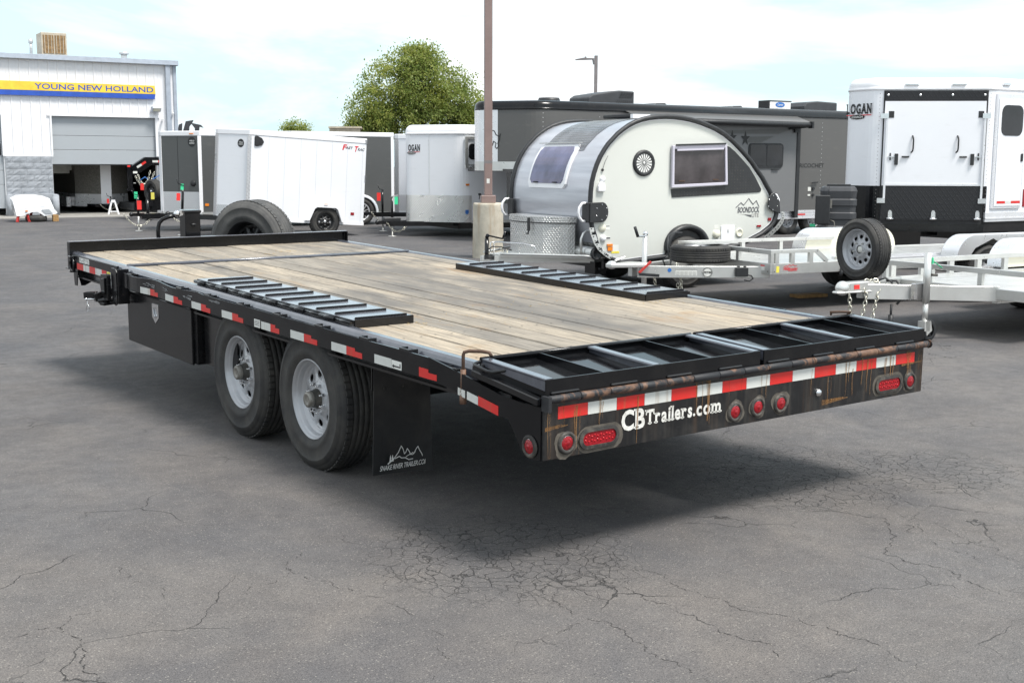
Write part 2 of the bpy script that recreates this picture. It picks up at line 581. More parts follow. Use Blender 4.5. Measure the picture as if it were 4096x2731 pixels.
simple('trim_grey', (0.34, 0.38, 0.44), 0.4)
simple('sign_yellow', (0.82, 0.56, 0.055), 0.4)
simple('sign_blue', (0.025, 0.085, 0.42), 0.4)
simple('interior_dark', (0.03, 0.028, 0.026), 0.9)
simple('tan_metal', (0.46, 0.40, 0.31), 0.6, 0, 0.2, 5)
simple('cooler_pad', (0.22, 0.135, 0.06), 0.9, 0, 0.4, 12)
simple('red_paint', (0.42, 0.03, 0.025), 0.5)
simple('wood_post', (0.34, 0.20, 0.08), 0.8, 0, 0.3, 20)
simple('print_black', (0.015, 0.015, 0.016), 0.5)
simple('print_white', (0.72, 0.72, 0.70), 0.5, 0, 0.06, 30)
simple('print_worn', (0.70, 0.69, 0.65), 0.5, 0, 0.2, 60, dirt=0.35, dirtc=(0.12, 0.08, 0.04))
simple('print_grey', (0.09, 0.09, 0.10), 0.5)
simple('print_red', (0.62, 0.03, 0.04), 0.45)
simple('print_blue', (0.03, 0.16, 0.50), 0.45)
simple('paper_white', (0.70, 0.70, 0.66), 0.6)
simple('paper_yellow', (0.78, 0.66, 0.08), 0.6)
simple('tag_red', (0.75, 0.035, 0.03), 0.5)
simple('tag_green', (0.05, 0.62, 0.30), 0.5)
simple('strap_yellow', (0.62, 0.56, 0.10), 0.7)
simple('bark', (0.075, 0.055, 0.042), 0.9, 0, 0.3, 10, 0.4, 30)
simple('crack_dark', (0.022, 0.021, 0.021), 0.95, 0, 0.3, 30)
simple('pad_grey', (0.17, 0.165, 0.155), 0.9, 0, 0.2, 9, 0.4, 60)
simple('straw', (0.38, 0.26, 0.09), 0.9, 0, 0.3, 60)
simple('scrape_grey', (0.16, 0.165, 0.17), 0.5, 0, 0.5, 30)
simple('carrier_white', (0.8, 0.8, 0.8), 0.5)


# ------------------------------------------------------------------ geometry helpers
class MB:
    """collects shapes; build() links them as ONE mesh object"""

    def __init__(self, M=None):
        self.v, self.f, self.s, self.mi = [], [], [], []
        self.M = M or Matrix()
        self.cur = 0

    def add(self, vs, fs, smooth=False):
        o = len(self.v)
        self.v += [self.M @ Vector(p) for p in vs]
        self.f += [[i + o for i in f] for f in fs]
        self.s += [smooth] * len(fs)
        self.mi += [self.cur] * len(fs)
        return self

    def box(self, x0, x1, y0, y1, z0, z1):
        vs = [(x, y, z) for z in (z0, z1) for y in (y0, y1) for x in (x0, x1)]
        fs = [(0, 2, 3, 1), (4, 5, 7, 6), (0, 1, 5, 4), (2, 6, 7, 3), (0, 4, 6, 2), (1, 3, 7, 5)]
        return self.add(vs, fs)

    def bar(self, p0, p1, w, h, roll=0.0):
        """rectangular bar from p0 to p1, w sideways, h upward"""
        p0, p1 = Vector(p0), Vector(p1)
        d = (p1 - p0).normalized()
        u = Vector((0, 0, 1))
        if abs(d.z) > 0.97:
            u = Vector((0, 1, 0))
        s = d.cross(u).normalized()
        t = s.cross(d).normalized()
        if roll:
            q = Matrix.Rotation(roll, 3, d)
            s, t = q @ s, q @ t
        vs = []
        for p in (p0, p1):
            for a, b in ((-1, -1), (1, -1), (1, 1), (-1, 1)):
                vs.append(p + s * (a * w / 2) + t * (b * h / 2))
        return self.add(vs, [(0, 1, 2, 3), (7, 6, 5, 4), (0, 4, 5, 1), (1, 5, 6, 2), (2, 6, 7, 3), (3, 7, 4, 0)])

    def prism(self, poly, ax, a, b, smooth=False):
        """polygon in the two other axes, extruded along axis ax from a to b"""
        def mk(p, t):
            if ax == 0:
                return (t, p[0], p[1])
            if ax == 1:
                return (p[0], t, p[1])
            return (p[0], p[1], t)
        n = len(poly)
        vs = [mk(p, a) for p in poly] + [mk(p, b) for p in poly]
        fs = [(i, (i + 1) % n, n + (i + 1) % n, n + i) for i in range(n)]
        o = len(self.f)
        self.add(vs, fs, smooth)
        self.add([mk(p, a) for p in poly], [tuple(range(n))[::-1]])
        self.add([mk(p, b) for p in poly], [tuple(range(n))])
        return self

    def cyl(self, p0, p1, r0, r1=None, n=14, caps=True, smooth=True):
        p0, p1 = Vector(p0), Vector(p1)
        r1 = r0 if r1 is None else r1
        d = (p1 - p0).normalized()
        a = d.orthogonal().normalized()
        b = d.cross(a)
        vs = []
        for p, r_ in ((p0, r0), (p1, r1)):
            vs += [p + (a * math.cos(2 * PI * i / n) + b * math.sin(2 * PI * i / n)) * r_ for i in range(n)]
        self.add(vs, [(i, (i + 1) % n, n + (i + 1) % n, n + i) for i in range(n)], smooth)
        if caps:
            self.add(vs[:n], [tuple(range(n))[::-1]])
            self.add(vs[n:], [tuple(range(n))])
        return self

    def tube(self, pts, r, n=8, closed=False, caps=True):
        pts = [Vector(p) for p in pts]
        m = len(pts)
        rings = []
        prev = None
        for i, p in enumerate(pts):
            if closed:
                d = (pts[(i + 1) % m] - pts[i - 1]).normalized()
            else:
                d = (pts[min(i + 1, m - 1)] - pts[max(i - 1, 0)]).normalized()
            if prev is None:
                a = d.orthogonal().normalized()
            else:
                a = (prev - d * prev.dot(d)).normalized()
            prev = a
            b = d.cross(a)
            rr_ = r[i] if isinstance(r, (list, tuple)) else r
            rings.append([p + (a * math.cos(2 * PI * j / n) + b * math.sin(2 * PI * j / n)) * rr_ for j in range(n)])
        vs = [q for ring in rings for q in ring]
        fs = []
        for i in range(m if closed else m - 1):
            k = (i + 1) % m
            fs += [(i * n + j, i * n + (j + 1) % n, k * n + (j + 1) % n, k * n + j) for j in range(n)]
        self.add(vs, fs, True)
        if caps and not closed:
            self.add(rings[0], [tuple(range(n))[::-1]])
            self.add(rings[-1], [tuple(range(n))])
        return self

    def lathe(self, prof, c, axis, n=32, smooth=True, a0=0.0, a1=2 * PI, ref=None):
        """prof = [(along axis, radius)]"""
        c, d = Vector(c), Vector(axis).normalized()
        a = Vector(ref).normalized() if ref else d.orthogonal().normalized()
        b = d.cross(a)
        full = abs(a1 - a0 - 2 * PI) < 1e-6
        m = n if full else n + 1
        vs = []
        for (t, r_) in prof:
            for i in range(m):
                an = a0 + (a1 - a0) * i / n
                vs.append(c + d * t + (a * math.cos(an) + b * math.sin(an)) * r_)
        fs = []
        for k in range(len(prof) - 1):
            for i in range(n):
                j = (i + 1) % m
                fs.append((k * m + i, k * m + j, (k + 1) * m + j, (k + 1) * m + i))
        return self.add(vs, fs, smooth)

    def sphere(self, c, r, n=12, k=8, sx=(1, 1, 1)):
        c = Vector(c)
        vs = []
        for i in range(k + 1):
            t = PI * i / k
            for j in range(n):
                p = 2 * PI * j / n
                vs.append(c + Vector((r * sx[0] * math.sin(t) * math.cos(p), r * sx[1] * math.sin(t) * math.sin(p), r * sx[2] * math.cos(t))))
        fs = [(i * n + j, (i + 1) * n + j, (i + 1) * n + (j + 1) % n, i * n + (j + 1) % n) for i in range(k) for j in range(n)]
        return self.add(vs, fs, True)

    def build(self, name, mat, parent=None, bevel=0.0, label=None, seg=1):
        me = bpy.data.meshes.new(name)
        me.from_pydata([tuple(p) for p in self.v], [], self.f)
        me.update()
        me.polygons.foreach_set('use_smooth', self.s)
        for m_ in (mat if isinstance(mat, (list, tuple)) else [mat]):
            me.materials.append(MATS[m_])
        me.polygons.foreach_set('material_index', self.mi)
        bm = bmesh.new()
        bm.from_mesh(me)
        bmesh.ops.remove_doubles(bm, verts=bm.verts, dist=1e-5)
        bmesh.ops.recalc_face_normals(bm, faces=bm.faces)
        bm.to_mesh(me)
        bm.free()
        o = bpy.data.objects.new(name, me)
        col.objects.link(o)
        if parent is not None:
            o.parent = parent
        if bevel:
            bv = o.modifiers.new('bevel', 'BEVEL')
            bv.width = bevel
            bv.segments = seg
            bv.limit_method = 'ANGLE'
            bv.angle_limit = R(40)
        if label:
            o['label'] = label
        return o


def frame(o, u, v, w=None):
    """matrix whose columns are u, v, w and origin o"""
    u, v = Vector(u).normalized(), Vector(v).normalized()
    w = Vector(w).normalized() if w else u.cross(v)
    return Matrix(((u.x, v.x, w.x, o[0]), (u.y, v.y, w.y, o[1]), (u.z, v.z, w.z, o[2]), (0, 0, 0, 1)))


def thing(name, label, cat, loc=(0, 0, 0), rz=0.0, group=None, M=None):
    o = bpy.data.objects.new(name, None)
    col.objects.link(o)
    o.empty_display_size = 0.2
    if M is not None:
        o.matrix_world = M
    else:
        o.location = loc
        o.rotation_euler = (0, 0, rz)
    return tag(o, label, cat, group)


def tag(o, label, cat, group=None):
    o['label'] = label
    o['category'] = cat
    if group:
        o['group'] = group
    return o


def struct(o):
    o['kind'] = 'structure'
    return o


def stuff(o):
    o['kind'] = 'stuff'
    return o


def same(o, parent, loc=None, name=None):
    c = o.copy()
    col.objects.link(c)
    c.parent = parent
    if loc is not None:
        c.location = loc
    return c


_txt_cache = {}


def text_geo(s, bold=0.0, space=1.0, res=3):
    key = (s, bold, space)
    if key in _txt_cache:
        return _txt_cache[key]
    cu = bpy.data.curves.new('lettering', 'FONT')
    cu.body = s
    cu.offset = bold
    cu.space_character = space
    cu.resolution_u = res
    cu.extrude = 0.0
    ob = bpy.data.objects.new('lettering', cu)
    col.objects.link(ob)
    bpy.context.view_layer.update()
    dg = bpy.context.evaluated_depsgraph_get()
    me = bpy.data.meshes.new_from_object(ob.evaluated_get(dg))
    vs = [v.co.copy() for v in me.vertices]
    fs = [tuple(p.vertices) for p in me.polygons]
    bpy.data.objects.remove(ob)
    bpy.data.curves.remove(cu)
    bpy.data.meshes.remove(me)
    _txt_cache[key] = (vs, fs)
    return vs, fs


def put_text(mb, s, M, x0, y0, w, h, bold=0.0, space=1.0, slab=False, shear=0.0, t=0.0015):
    """flat lettering filling the rectangle x0..x0+w, y0..y0+h of frame M, lifted t off its plane"""
    vs, fs = text_geo(s, bold, space)
    if not vs:
        return
    ax, bx = min(v.x for v in vs), max(v.x for v in vs)
    ay, by = min(v.y for v in vs), max(v.y for v in vs)
    sx, sy = w / (bx - ax), h / (by - ay)
    old = mb.M
    mb.M = M
    mb.add([(x0 + (v.x - ax) * sx + shear * (v.y - ay) * sy, y0 + (v.y - ay) * sy, t) for v in vs], fs)
    mb.M = old


def slab_word(mb, word, M, x0, y0, w, h, bold=0.03, t=0.0015, gap=0.10):
    """letters set one by one with slab serifs at the feet and heads of their stems"""
    adv, items = 0.0, []
    for ch in word:
        vs, fs = text_geo(ch, bold)
        if not vs:
            adv += 0.3
            continue
        ax, bx = min(v.x for v in vs), max(v.x for v in vs)
        ay, by = min(v.y for v in vs), max(v.y for v in vs)
        items.append((ch, vs, fs, adv - ax, ax, bx, ay, by))
        adv += bx - ax + gap
    H = max(i[7] for i in items)
    sx, sy = w / (adv - gap), h / H
    old = mb.M
    mb.M = M
    feet = {'T': 'c', 'r': 'l', 'i': 'c', 'l': 'c', 'm': 'lcr', 'N': 'l', 'A': 'lr', 'L': 'l', 'B': 'l', 'n': 'lr', 'H': 'lr', 'a': 'r'}
    heads = {'r': 'l', 'i': '', 'l': 'L', 'N': 'lr', 'L': 'l', 'B': 'l', 'm': 'l', 'A': 'c', 'H': 'lr', 'n': 'l', 'T': 'd'}
    th = 0.075
    for ch, vs, fs, off, ax, bx, ay, by in items:
        def q(x, y):
            return (x0 + (x + off) * sx, y0 + y * sy, t)
        mb.add([q(v.x, v.y) for v in vs], fs)
        for kind, yy in ((feet.get(ch, ''), 0.0), (heads.get(ch, ''), by - th)):
            for k in kind:
                cx_ = {'l': ax + .06, 'c': (ax + bx) / 2, 'r': bx - .06, 'L': ax + .02, 'd': ax + .05}[k]
                hw = 0.15
                mb.add([q(cx_ - hw, yy), q(cx_ + hw, yy), q(cx_ + hw, yy + th), q(cx_ - hw, yy + th)], [(0, 1, 2, 3)])
                if k == 'd':
                    for xx in (ax + .02, bx - .02):
                        mb.add([q(xx - .04, by - .26), q(xx + .04, by - .26), q(xx + .04, by), q(xx - .04, by)], [(0, 1, 2, 3)])
    mb.M = old


def polyline_flat(mb, pts, wd, M, t=0.0015, closed=False):
    """flat line of width wd through 2D pts in frame M"""
    old = mb.M
    mb.M = M
    n = len(pts)
    for i in range(n if closed else n - 1):
        a, b = Vector(pts[i]), Vector(pts[(i + 1) % n])
        d = (b - a)
        if d.length < 1e-6:
            continue
        d.normalize()
        s = Vector((-d.y, d.x)) * wd / 2
        a2, b2 = a - d * wd * .3, b + d * wd * .3
        tt = t + (i % 2) * 0.0003
        mb.add([(*(a2 - s), tt), (*(b2 - s), tt), (*(b2 + s), tt), (*(a2 + s), tt)], [(0, 1, 2, 3)])
    mb.M = old


def disc(mb, M, cx_, cy_, rx, ry=None, t=0.0015, n=24):
    ry = ry or rx
    old = mb.M
    mb.M = M
    mb.add([(cx_ + rx * math.cos(2 * PI * i / n), cy_ + ry * math.sin(2 * PI * i / n), t) for i in range(n)], [tuple(range(n))])
    mb.M = old


def rrect(x0, x1, y0, y1, r_, n=4):
    pts = []
    for cx_, cy_, a in ((x1 - r_, y0 + r_, -90), (x1 - r_, y1 - r_, 0), (x0 + r_, y1 - r_, 90), (x0 + r_, y0 + r_, 180)):
        for i in range(n + 1):
            t = R(a + 90 * i / n)
            pts.append((cx_ + r_ * math.cos(t), cy_ + r_ * math.sin(t)))
    return pts


# ------------------------------------------------------------------ wheel
def make_wheel(parent, c, axis, Rt, rr, w, tmat='tyre_rubber', n=56, rim_mat='rim_silver', holes=8, dish=0.05, hub='dana', tread=True, detail=True, name='tyre'):
    """axis points outwards. tyre part with rim, hub and nuts as sub-parts"""
    c, d = Vector(c), Vector(axis).normalized()
    ref = Vector((0, 0, 1)) if abs(d.z) < 0.9 else Vector((1, 0, 0))
    ref = (ref - d * ref.dot(d)).normalized()
    mb = MB()
    s = Rt - rr
    h = w / 2
    prof = [(-h * .72, rr * .985), (-h * .9, rr + s * .12), (-h * 1.0, rr + s * .42), (-h * .97, rr + s * .66), (-h * .86, rr + s * .86), (-h * .74, rr + s * .965)]
    if tread:
        g = s * (0.075 if tmat == 'tyre_rubber' else .035)
        xs = [-.72, -.44, -.38, -.16, -.10, .10, .16, .38, .44, .72]
        for i, x in enumerate(xs):
            prof.append((x * h, Rt - (0.006 if abs(x) > .6 else 0)))
            if i in (1, 3, 5, 7):
                prof.append((x * h + .006, Rt - g))
                prof.append((xs[i + 1] * h - .006, Rt - g))
    else:
        prof += [(-.6 * h, Rt), (.6 * h, Rt)]
    if detail:
        prof += [(h * .74, rr + s * .965), (h * .86, rr + s * .86), (h * .90, rr + s * .80), (h * .925, rr + s * .795), (h * .96, rr + s * .68), (h * .985, rr + s * .66), (h * .985, rr + s * .63), (h * .975, rr + s * .62), (h * 1.0, rr + s * .42),
                 (h * .985, rr + s * .28), (h * 1.0, rr + s * .26), (h * .95, rr + s * .12), (h * .80, rr * .985)]
    else:
        prof += [(h * .86, rr + s * .86), (h * 1.0, rr + s * .42), (h * .9, rr + s * .12), (h * .8, rr * .985)]
    mb.lathe(prof, c, d, n, True, ref=ref)
    if tread and detail:      # lateral sipes on the shoulders: small blocks standing proud
        b_ = d.cross(ref)
        for k in range(n):
            an = 2 * PI * (k + .5) / n
            e = ref * math.cos(an) + b_ * math.sin(an)
            tt = d.cross(e)
            for sgn in (-1, 1):
                p = c + e * (Rt - .001) + d * (sgn * .60 * h)
                hw, hl, hh = .12 * h, PI * Rt / n * .72, .004
                vs = [p + d * (a * hw) + tt * (b2 * hl) + e * (cc * hh) for cc in (-1, 1) for a, b2 in ((-1, -1), (1, -1), (1, 1), (-1, 1))]
                mb.add(vs, [(4, 5, 6, 7), (0, 4, 7, 3), (1, 2, 6, 5), (0, 1, 5, 4), (3, 7, 6, 2)])
    ty = mb.build(name, tmat, parent)
    # rim
    rb = MB()
    fl = h * .80
    rb.lathe([(fl - .012, rr * .985), (fl + .004, rr * 1.0), (fl + .006, rr * .965), (fl - .012, rr * .955), (fl - .018, rr * .92), (fl - .022, rr * .90), (fl - .040, rr * .885), (fl - .046, rr * .86), (fl - dish * .9, rr * .845), (fl - dish - .004, rr * .825), (fl - dish - .008, rr * .80)], c, d, 48, True, ref=ref)
    b_ = d.cross(ref)
    zf = fl - dish - .008

    def pt(rad, an, t):
        return c + d * t + (ref * math.cos(an) + b_ * math.sin(an)) * rad
    r_out, r_in, rc = rr * .80, rr * .42, rr * .615
    ns = 24

    def zface(rad):
        return zf + .012 * (r_out - rad) / (r_out - r_in)
    for k in range(holes):
        a0 = 2 * PI * k / holes
        da = PI / holes
        outer, inner, inner2 = [], [], []
        for i in range(ns):
            q = 2 * PI * i / ns
            cx_, sy = math.cos(q), math.sin(q)
            mxx = max(abs(cx_), abs(sy))
            ua, ur = cx_ / mxx, sy / mxx
            ro = (r_out + r_in) / 2 + ur * (r_out - r_in) / 2
            outer.append(pt(ro, a0 + ua * da, zface(ro)))
            hr = rr * .098 if holes >= 8 else rr * .12
            rad = rc + sy * hr * .95
            an = a0 + cx_ * hr * 1.15 / rc
            inner.append(pt(rad, an, zface(rad)))
            inner2.append(pt(rad, an, zface(rad) - .005))
        rb.add(outer + inner, [(i, (i + 1) % ns, ns + (i + 1) % ns, ns + i) for i in range(ns)], True)
        rb.add(inner + inner2, [(i, (i + 1) % ns, ns + (i + 1) % ns, ns + i) for i in range(ns)], False)
    rb.lathe([(zf + .012, r_in), (zf + .022, rr * .36), (zf + .022, rr * .20)], c, d, 32, True, ref=ref)
    rim = rb.build('rim', rim_mat, ty)
    dk = MB()
    dk.lathe([(zf - .02, rr * .80), (zf - .02, 0.001)], c, d, 20, False, ref=ref)
    dk.build('brake_drum', 'rim_black', ty)
    nn = 8 if holes >= 8 and hub == 'dana' else 5
    for k in range(nn):
        a = 2 * PI * (k + .5) / nn
        nb = MB()
        nb.cyl(pt(rr * .355, a, zf + .015), pt(rr * .355, a, zf + .036), .0105, .009, 6, smooth=False)
        nb.cyl(pt(rr * .355, a, zf + .036), pt(rr * .355, a, zf + .050), .005, .005, 6)
        nb.build('lug_nut', 'chrome' if hub == 'dana' else 'aluminium', ty)
    hb = MB()
    if hub == 'dana':
        hb.lathe([(zf + .01, .056), (zf + .030, .054), (zf + .050, .046), (zf + .060, .045)], c, d, 20, True, ref=ref)
        hb.build('hub', 'hub_steel', ty)
        hc = MB()
        hc.lathe([(zf + .058, .043), (zf + .064, .045), (zf + .084, .041), (zf + .089, .034), (zf + .084, .022), (zf + .080, .016), (zf + .083, .001)], c, d, 20, True, ref=ref)
        hc.build('hub_cap', 'hub_cap', ty)
    elif hub == 'flat':
        hb.lathe([(zf + .01, rr * .17), (zf + .018, rr * .16), (zf + .02, .001)], c, d, 20, True, ref=ref)
        hb.build('hub_cap', 'paper_white', ty)
    else:
        hb.lathe([(zf + .01, rr * .22), (zf + .05, rr * .19), (zf + .06, .001)], c, d, 16, True, ref=ref)
        hb.build('hub_cap', 'chrome', ty)
    return ty


def spoke_wheel(parent, c, axis, Rt, rr, w):
    """small far wheel with an alloy rim of ten spokes"""
    c, d = Vector(c), Vector(axis).normalized()
    ref = Vector((0, 0, 1))
    h = w / 2
    mb = MB()
    mb.lathe([(-h * .8, rr), (-h, (Rt + rr) / 2), (-h * .7, Rt), (h * .7, Rt), (h, (Rt + rr) / 2), (h * .8, rr), (h * .3, rr * .95), (h * .3, 0.001)], c, d, 32, True, ref=ref)
    ty = mb.build('tyre', 'tyre_rubber', parent)
    rb = MB()
    rb.lathe([(h * .78, rr * 1.02), (h * .84, rr), (h * .7, rr * .9), (h * .6, rr * .88)], c, d, 32, True, ref=ref)
    b_ = d.cross(ref)
    for k in range(10):
        a = 2 * PI * k / 10
        e = ref * math.cos(a) + b_ * math.sin(a)
        rb.bar(c + d * h * .72 + e * rr * .12, c + d * h * .72 + e * rr * .93, .028, .012)
    rb.lathe([(h * .6, rr * .2), (h * .85, rr * .17), (h * .88, .001)], c, d, 16, True, ref=ref)
    rb.build('rim', 'aluminium_bright', ty)
    return ty


def chain_mesh(mb, pts, link=0.045, r_=0.0045, wd=0.013):
    """links along a path"""
    P = [Vector(p) for p in pts]
    seg = []
    for a, b in zip(P, P[1:]):
        k = max(1, int((b - a).length / (link * .74)))
        for i in range(k):
            seg.append((a.lerp(b, (i + .5) / k), (b - a).normalized()))
    for i, (c, d) in enumerate(seg):
        a = d.orthogonal().normalized()
        a = Matrix.Rotation((i % 2) * PI / 2 + .4, 3, d) @ a
        ring = []
        for j in range(10):
            t = 2 * PI * j / 10
            ring.append(c + d * (link / 2 * math.cos(t)) + a * (wd * math.sin(t)))
        mb.tube(ring, r_, 5, closed=True)


def sag(a, b, drop, n=10):
    a, b = Vector(a), Vector(b)
    return [a.lerp(b, i / n) - Vector((0, 0, drop * 4 * (i / n) * (1 - i / n))) for i in range(n + 1)]


def arc(c, r_, a0, a1, n, ax='xz'):
    out = []
    for i in range(n + 1):
        t = a0 + (a1 - a0) * i / n
        x, z = r_ * math.cos(t), r_ * math.sin(t)
        if ax == 'xz':
            out.append((c[0] + x, c[1], c[2] + z))
        elif ax == 'yz':
            out.append((c[0], c[1] + x, c[2] + z))
        else:
            out.append((c[0] + x, c[1] + z, c[2]))
    return out

# ------------------------------------------------------------------ ground
def gp(x, y, z=0.0):
    return (x, y, z)


g = MB()
nx = 24
xs = [-420, -60, -20, -8, -4, 0, 4, 8, 16, 30, 60, 420]
ys = [-420, -60, -15, -6, -2, 2, 6, 10, 16, 24, 40, 80, 420]
g.add([(x, y, 0) for y in ys for x in xs], [(j * len(xs) + i, j * len(xs) + i + 1, (j + 1) * len(xs) + i + 1, (j + 1) * len(xs) + i) for j in range(len(ys) - 1) for i in range(len(xs) - 1)])
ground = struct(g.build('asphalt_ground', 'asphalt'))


def jag(pts, n=5, amp=0.16, seed=0):
    rnd = random.Random(seed)
    P = [Vector(p) for p in pts]
    for k in range(n):
        Q = []
        for a, b in zip(P, P[1:]):
            d = b - a
            m_ = (a + b) / 2 + Vector((-d.y, d.x, 0)) * rnd.uniform(-1, 1) * (amp if k < 2 else amp * 1.9)
            Q += [a, m_]
        P = Q + [P[-1]]
    return P


def crack(pts, w, seed):
    rnd = random.Random(seed)
    P = jag(pts, 6, 0.15, seed)
    mb = MB()
    vs = []
    w *= .72
    n = len(P)
    for i, p in enumerate(P):
        d = (P[min(i + 1, n - 1)] - P[max(i - 1, 0)])
        d.z = 0
        d.normalize()
        s = Vector((-d.y, d.x, 0))
        t = i / (n - 1)
        ww = w * (0.30 + 1.0 * rnd.random()) * (0.12 if noise.noise(Vector((i * .11, seed * 3.1, 0))) < -.12 else 1) * min(1, 8 * t + .1, 8 * (1 - t) + .1)
        vs += [p + s * ww / 2, p - s * ww / 2]
    mb.add([(v.x, v.y, 0.0015) for v in vs], [(2 * i, 2 * i + 1, 2 * i + 3, 2 * i + 2) for i in range(n - 1)])
    return mb


CRK = [(0.006, [(2.062, 1.446), (2.094, 1.085), (2.202, 0.695), (2.230, 0.218), (2.087, -0.279), (2.299, -0.697)]),
       (0.006, [(1.393, 0.710), (1.396, 0.405), (1.547, 0.202), (1.728, -0.021)]),
       (0.005, [(1.262, 0.700), (1.301, 0.284), (1.584, -0.009), (1.768, -0.316), (1.342, -0.634), (1.372, -0.927), (1.297, -1.297)]),
       (0.004, [(0.238, 0.160), (0.156, -0.241), (0.164, -0.480), (0.165, -0.898), (0.136, -1.194), (0.205, -1.400)]),
       (0.0055, [(-1.918, 0.512), (-1.705, 0.550), (-1.698, 0.447), (-1.702, 0.265), (-1.757, 0.132), (-1.741, 0.007)]),
       (0.003, [(-0.761, 0.740), (-0.773, 0.520), (-0.672, 0.179), (-0.592, -0.151)]),
       (0.003, [(-1.385, 1.122), (-1.277, 0.731), (-1.342, 0.577)]),
       (0.003, [(-1.705, 0.550), (-1.649, 0.637), (-1.501, 0.610)]),
       (0.0035, [(-0.162, -0.072), (-0.147, -0.472), (-0.145, -0.769), (-0.175, -1.125)]),
       (0.0035, [(0.342, -0.054), (0.343, -0.435), (0.363, -0.734), (0.488, -1.032), (0.395, -1.506)]),
       (0.003, [(2.087, -0.279), (1.625, -0.692), (1.584, -0.947)]),
       (0.003, [(-1.058, 0.457), (-0.854, 0.547), (-0.747, 0.729), (-0.611, 0.841)]),
       (0.003, [(2.230, 0.218), (1.877, -0.308), (1.812, -0.674), (1.668, -1.074)]),
       (0.0025, [(-0.080, 1.094), (-0.172, 0.750), (-0.312, 0.626)]),
       (0.0025, [(-0.637, -0.221), (-0.738, -0.431), (-0.910, -0.594)]),
       (0.0045, [(2.400, 1.347), (2.256, 1.035), (1.864, 0.701), (1.775, 0.436)]),
       (0.004, [(5.168, 24.063), (3.233, 21.791), (4.147, 20.278), (5.079, 18.803)])]
cb = MB()
for i, (w, pts) in enumerate(CRK):
    q = crack([(x, y, 0) for x, y in pts], w, 11 + i)
    cb.add(q.v, q.f)
stuff(tag(cb.build('pavement_cracks', 'crack_dark'), 'dark jagged cracks wandering through the worn asphalt in the foreground', 'crack'))

# ------------------------------------------------------------------ the flatbed deck trailer
W = 2.44
piv = Vector((W / 2, 2.4, 0.39))
TP, TR = 0.0176, 0.0053
Rx = Matrix(((1, 0, 0), (0, math.cos(TP), -math.sin(TP)), (0, math.sin(TP), math.cos(TP))))
Ry = Matrix(((math.cos(TR), 0, -math.sin(TR)), (0, 1, 0), (math.sin(TR), 0, math.cos(TR))))
TM = Matrix.Translation(piv) @ (Ry @ Rx).to_4x4() @ Matrix.Translation(-piv)
TRL = thing('flatbed_trailer', 'long black deck-over flatbed trailer with plank deck and rusty rear hinge', 'trailer', M=TM)


def zd(y):
    return .818 + .006 * (y - .45)


def part(mb, name, mat, bevel=0.0, label=None, parent=None, seg=1):
    return mb.build(name, mat, parent or TRL, bevel, label, seg)


# planks, each board a mesh; front short run ahead of the cross bar, long run behind it
rnd = random.Random(3)
x = .085
NB = 13
pw = (2.355 - .085) / NB
for i in range(NB):
    w_ = pw
    x0, x1 = x + .0035, x + w_ - .0035
    x += w_
    for (ya, yb) in ((.452, 4.868), (4.912, 6.068)):
        m = MB()
        dz = rnd.uniform(-.0025, .0025)
        cup = rnd.uniform(-.0015, .0015)
        n = 10 if yb < 4.9 else 3
        vs, fs = [], []
        for k in range(n + 1):
            yy = ya + (yb - ya) * k / n
            jx = rnd.uniform(-.0008, .0008)
            zt = zd(yy) + dz + rnd.uniform(-.0012, .0012)
            vs += [(x0 + jx, yy, zt - .003), (x0 + jx + .003, yy, zt + cup), (x1 + jx - .003, yy, zt - cup), (x1 + jx, yy, zt - .003), (x1 + jx, yy, zt - .038), (x0 + jx, yy, zt - .038)]
        for k in range(n):
            for q in range(6):
                fs.append((k * 6 + q, k * 6 + (q + 1) % 6, k * 6 + 6 + (q + 1) % 6, k * 6 + 6 + q))
        fs += [tuple(range(6)), tuple(n * 6 + q for q in range(5, -1, -1))]
        m.add(vs, fs)
        part(m, 'plank', 'deck_wood')

# screws in rows across the boards
m = MB()
for yy in [.62 + .61 * k for k in range(8)] + [5.05, 5.55, 6.0]:
    for i in range(NB):
        for sx in (.04, pw - .04):
            px = .085 + i * pw + sx + rnd.uniform(-.008, .008)
            py = yy + rnd.uniform(-.012, .012)
            m.add([(px + .006 * math.cos(a), py + .006 * math.sin(a), zd(py) + .0032) for a in [2 * PI * q / 6 for q in range(6)]], [tuple(range(6))])
stuff(part(m, 'deck_screws', 'print_black'))
# straw litter caught on the planks
m = MB()
for (cx_, cy_, n, sp) in ((1.55, 5.35, 26, .05), (.9, 5.1, 16, .08), (1.0, 1.6, 30, .3), (1.7, 2.1, 30, .35), (2.1, 3.2, 16, .2), (.4, 1.55, 16, .06), (2.05, 1.5, 20, .08), (1.3, 5.2, 12, .05)):
    for k in range(n):
        a = rnd.uniform(0, PI)
        l_ = rnd.uniform(.006, .02)
        px, py = cx_ + rnd.gauss(0, sp), cy_ + rnd.gauss(0, sp * .7)
        if not (.1 < px < 2.34 and .5 < py < 6.0):
            continue
        m.bar((px, py, zd(py) + .005), (px + l_ * math.cos(a), py + l_ * math.sin(a), zd(py) + .007), .0018, .001)
stuff(part(m, 'straw_litter', 'straw'))

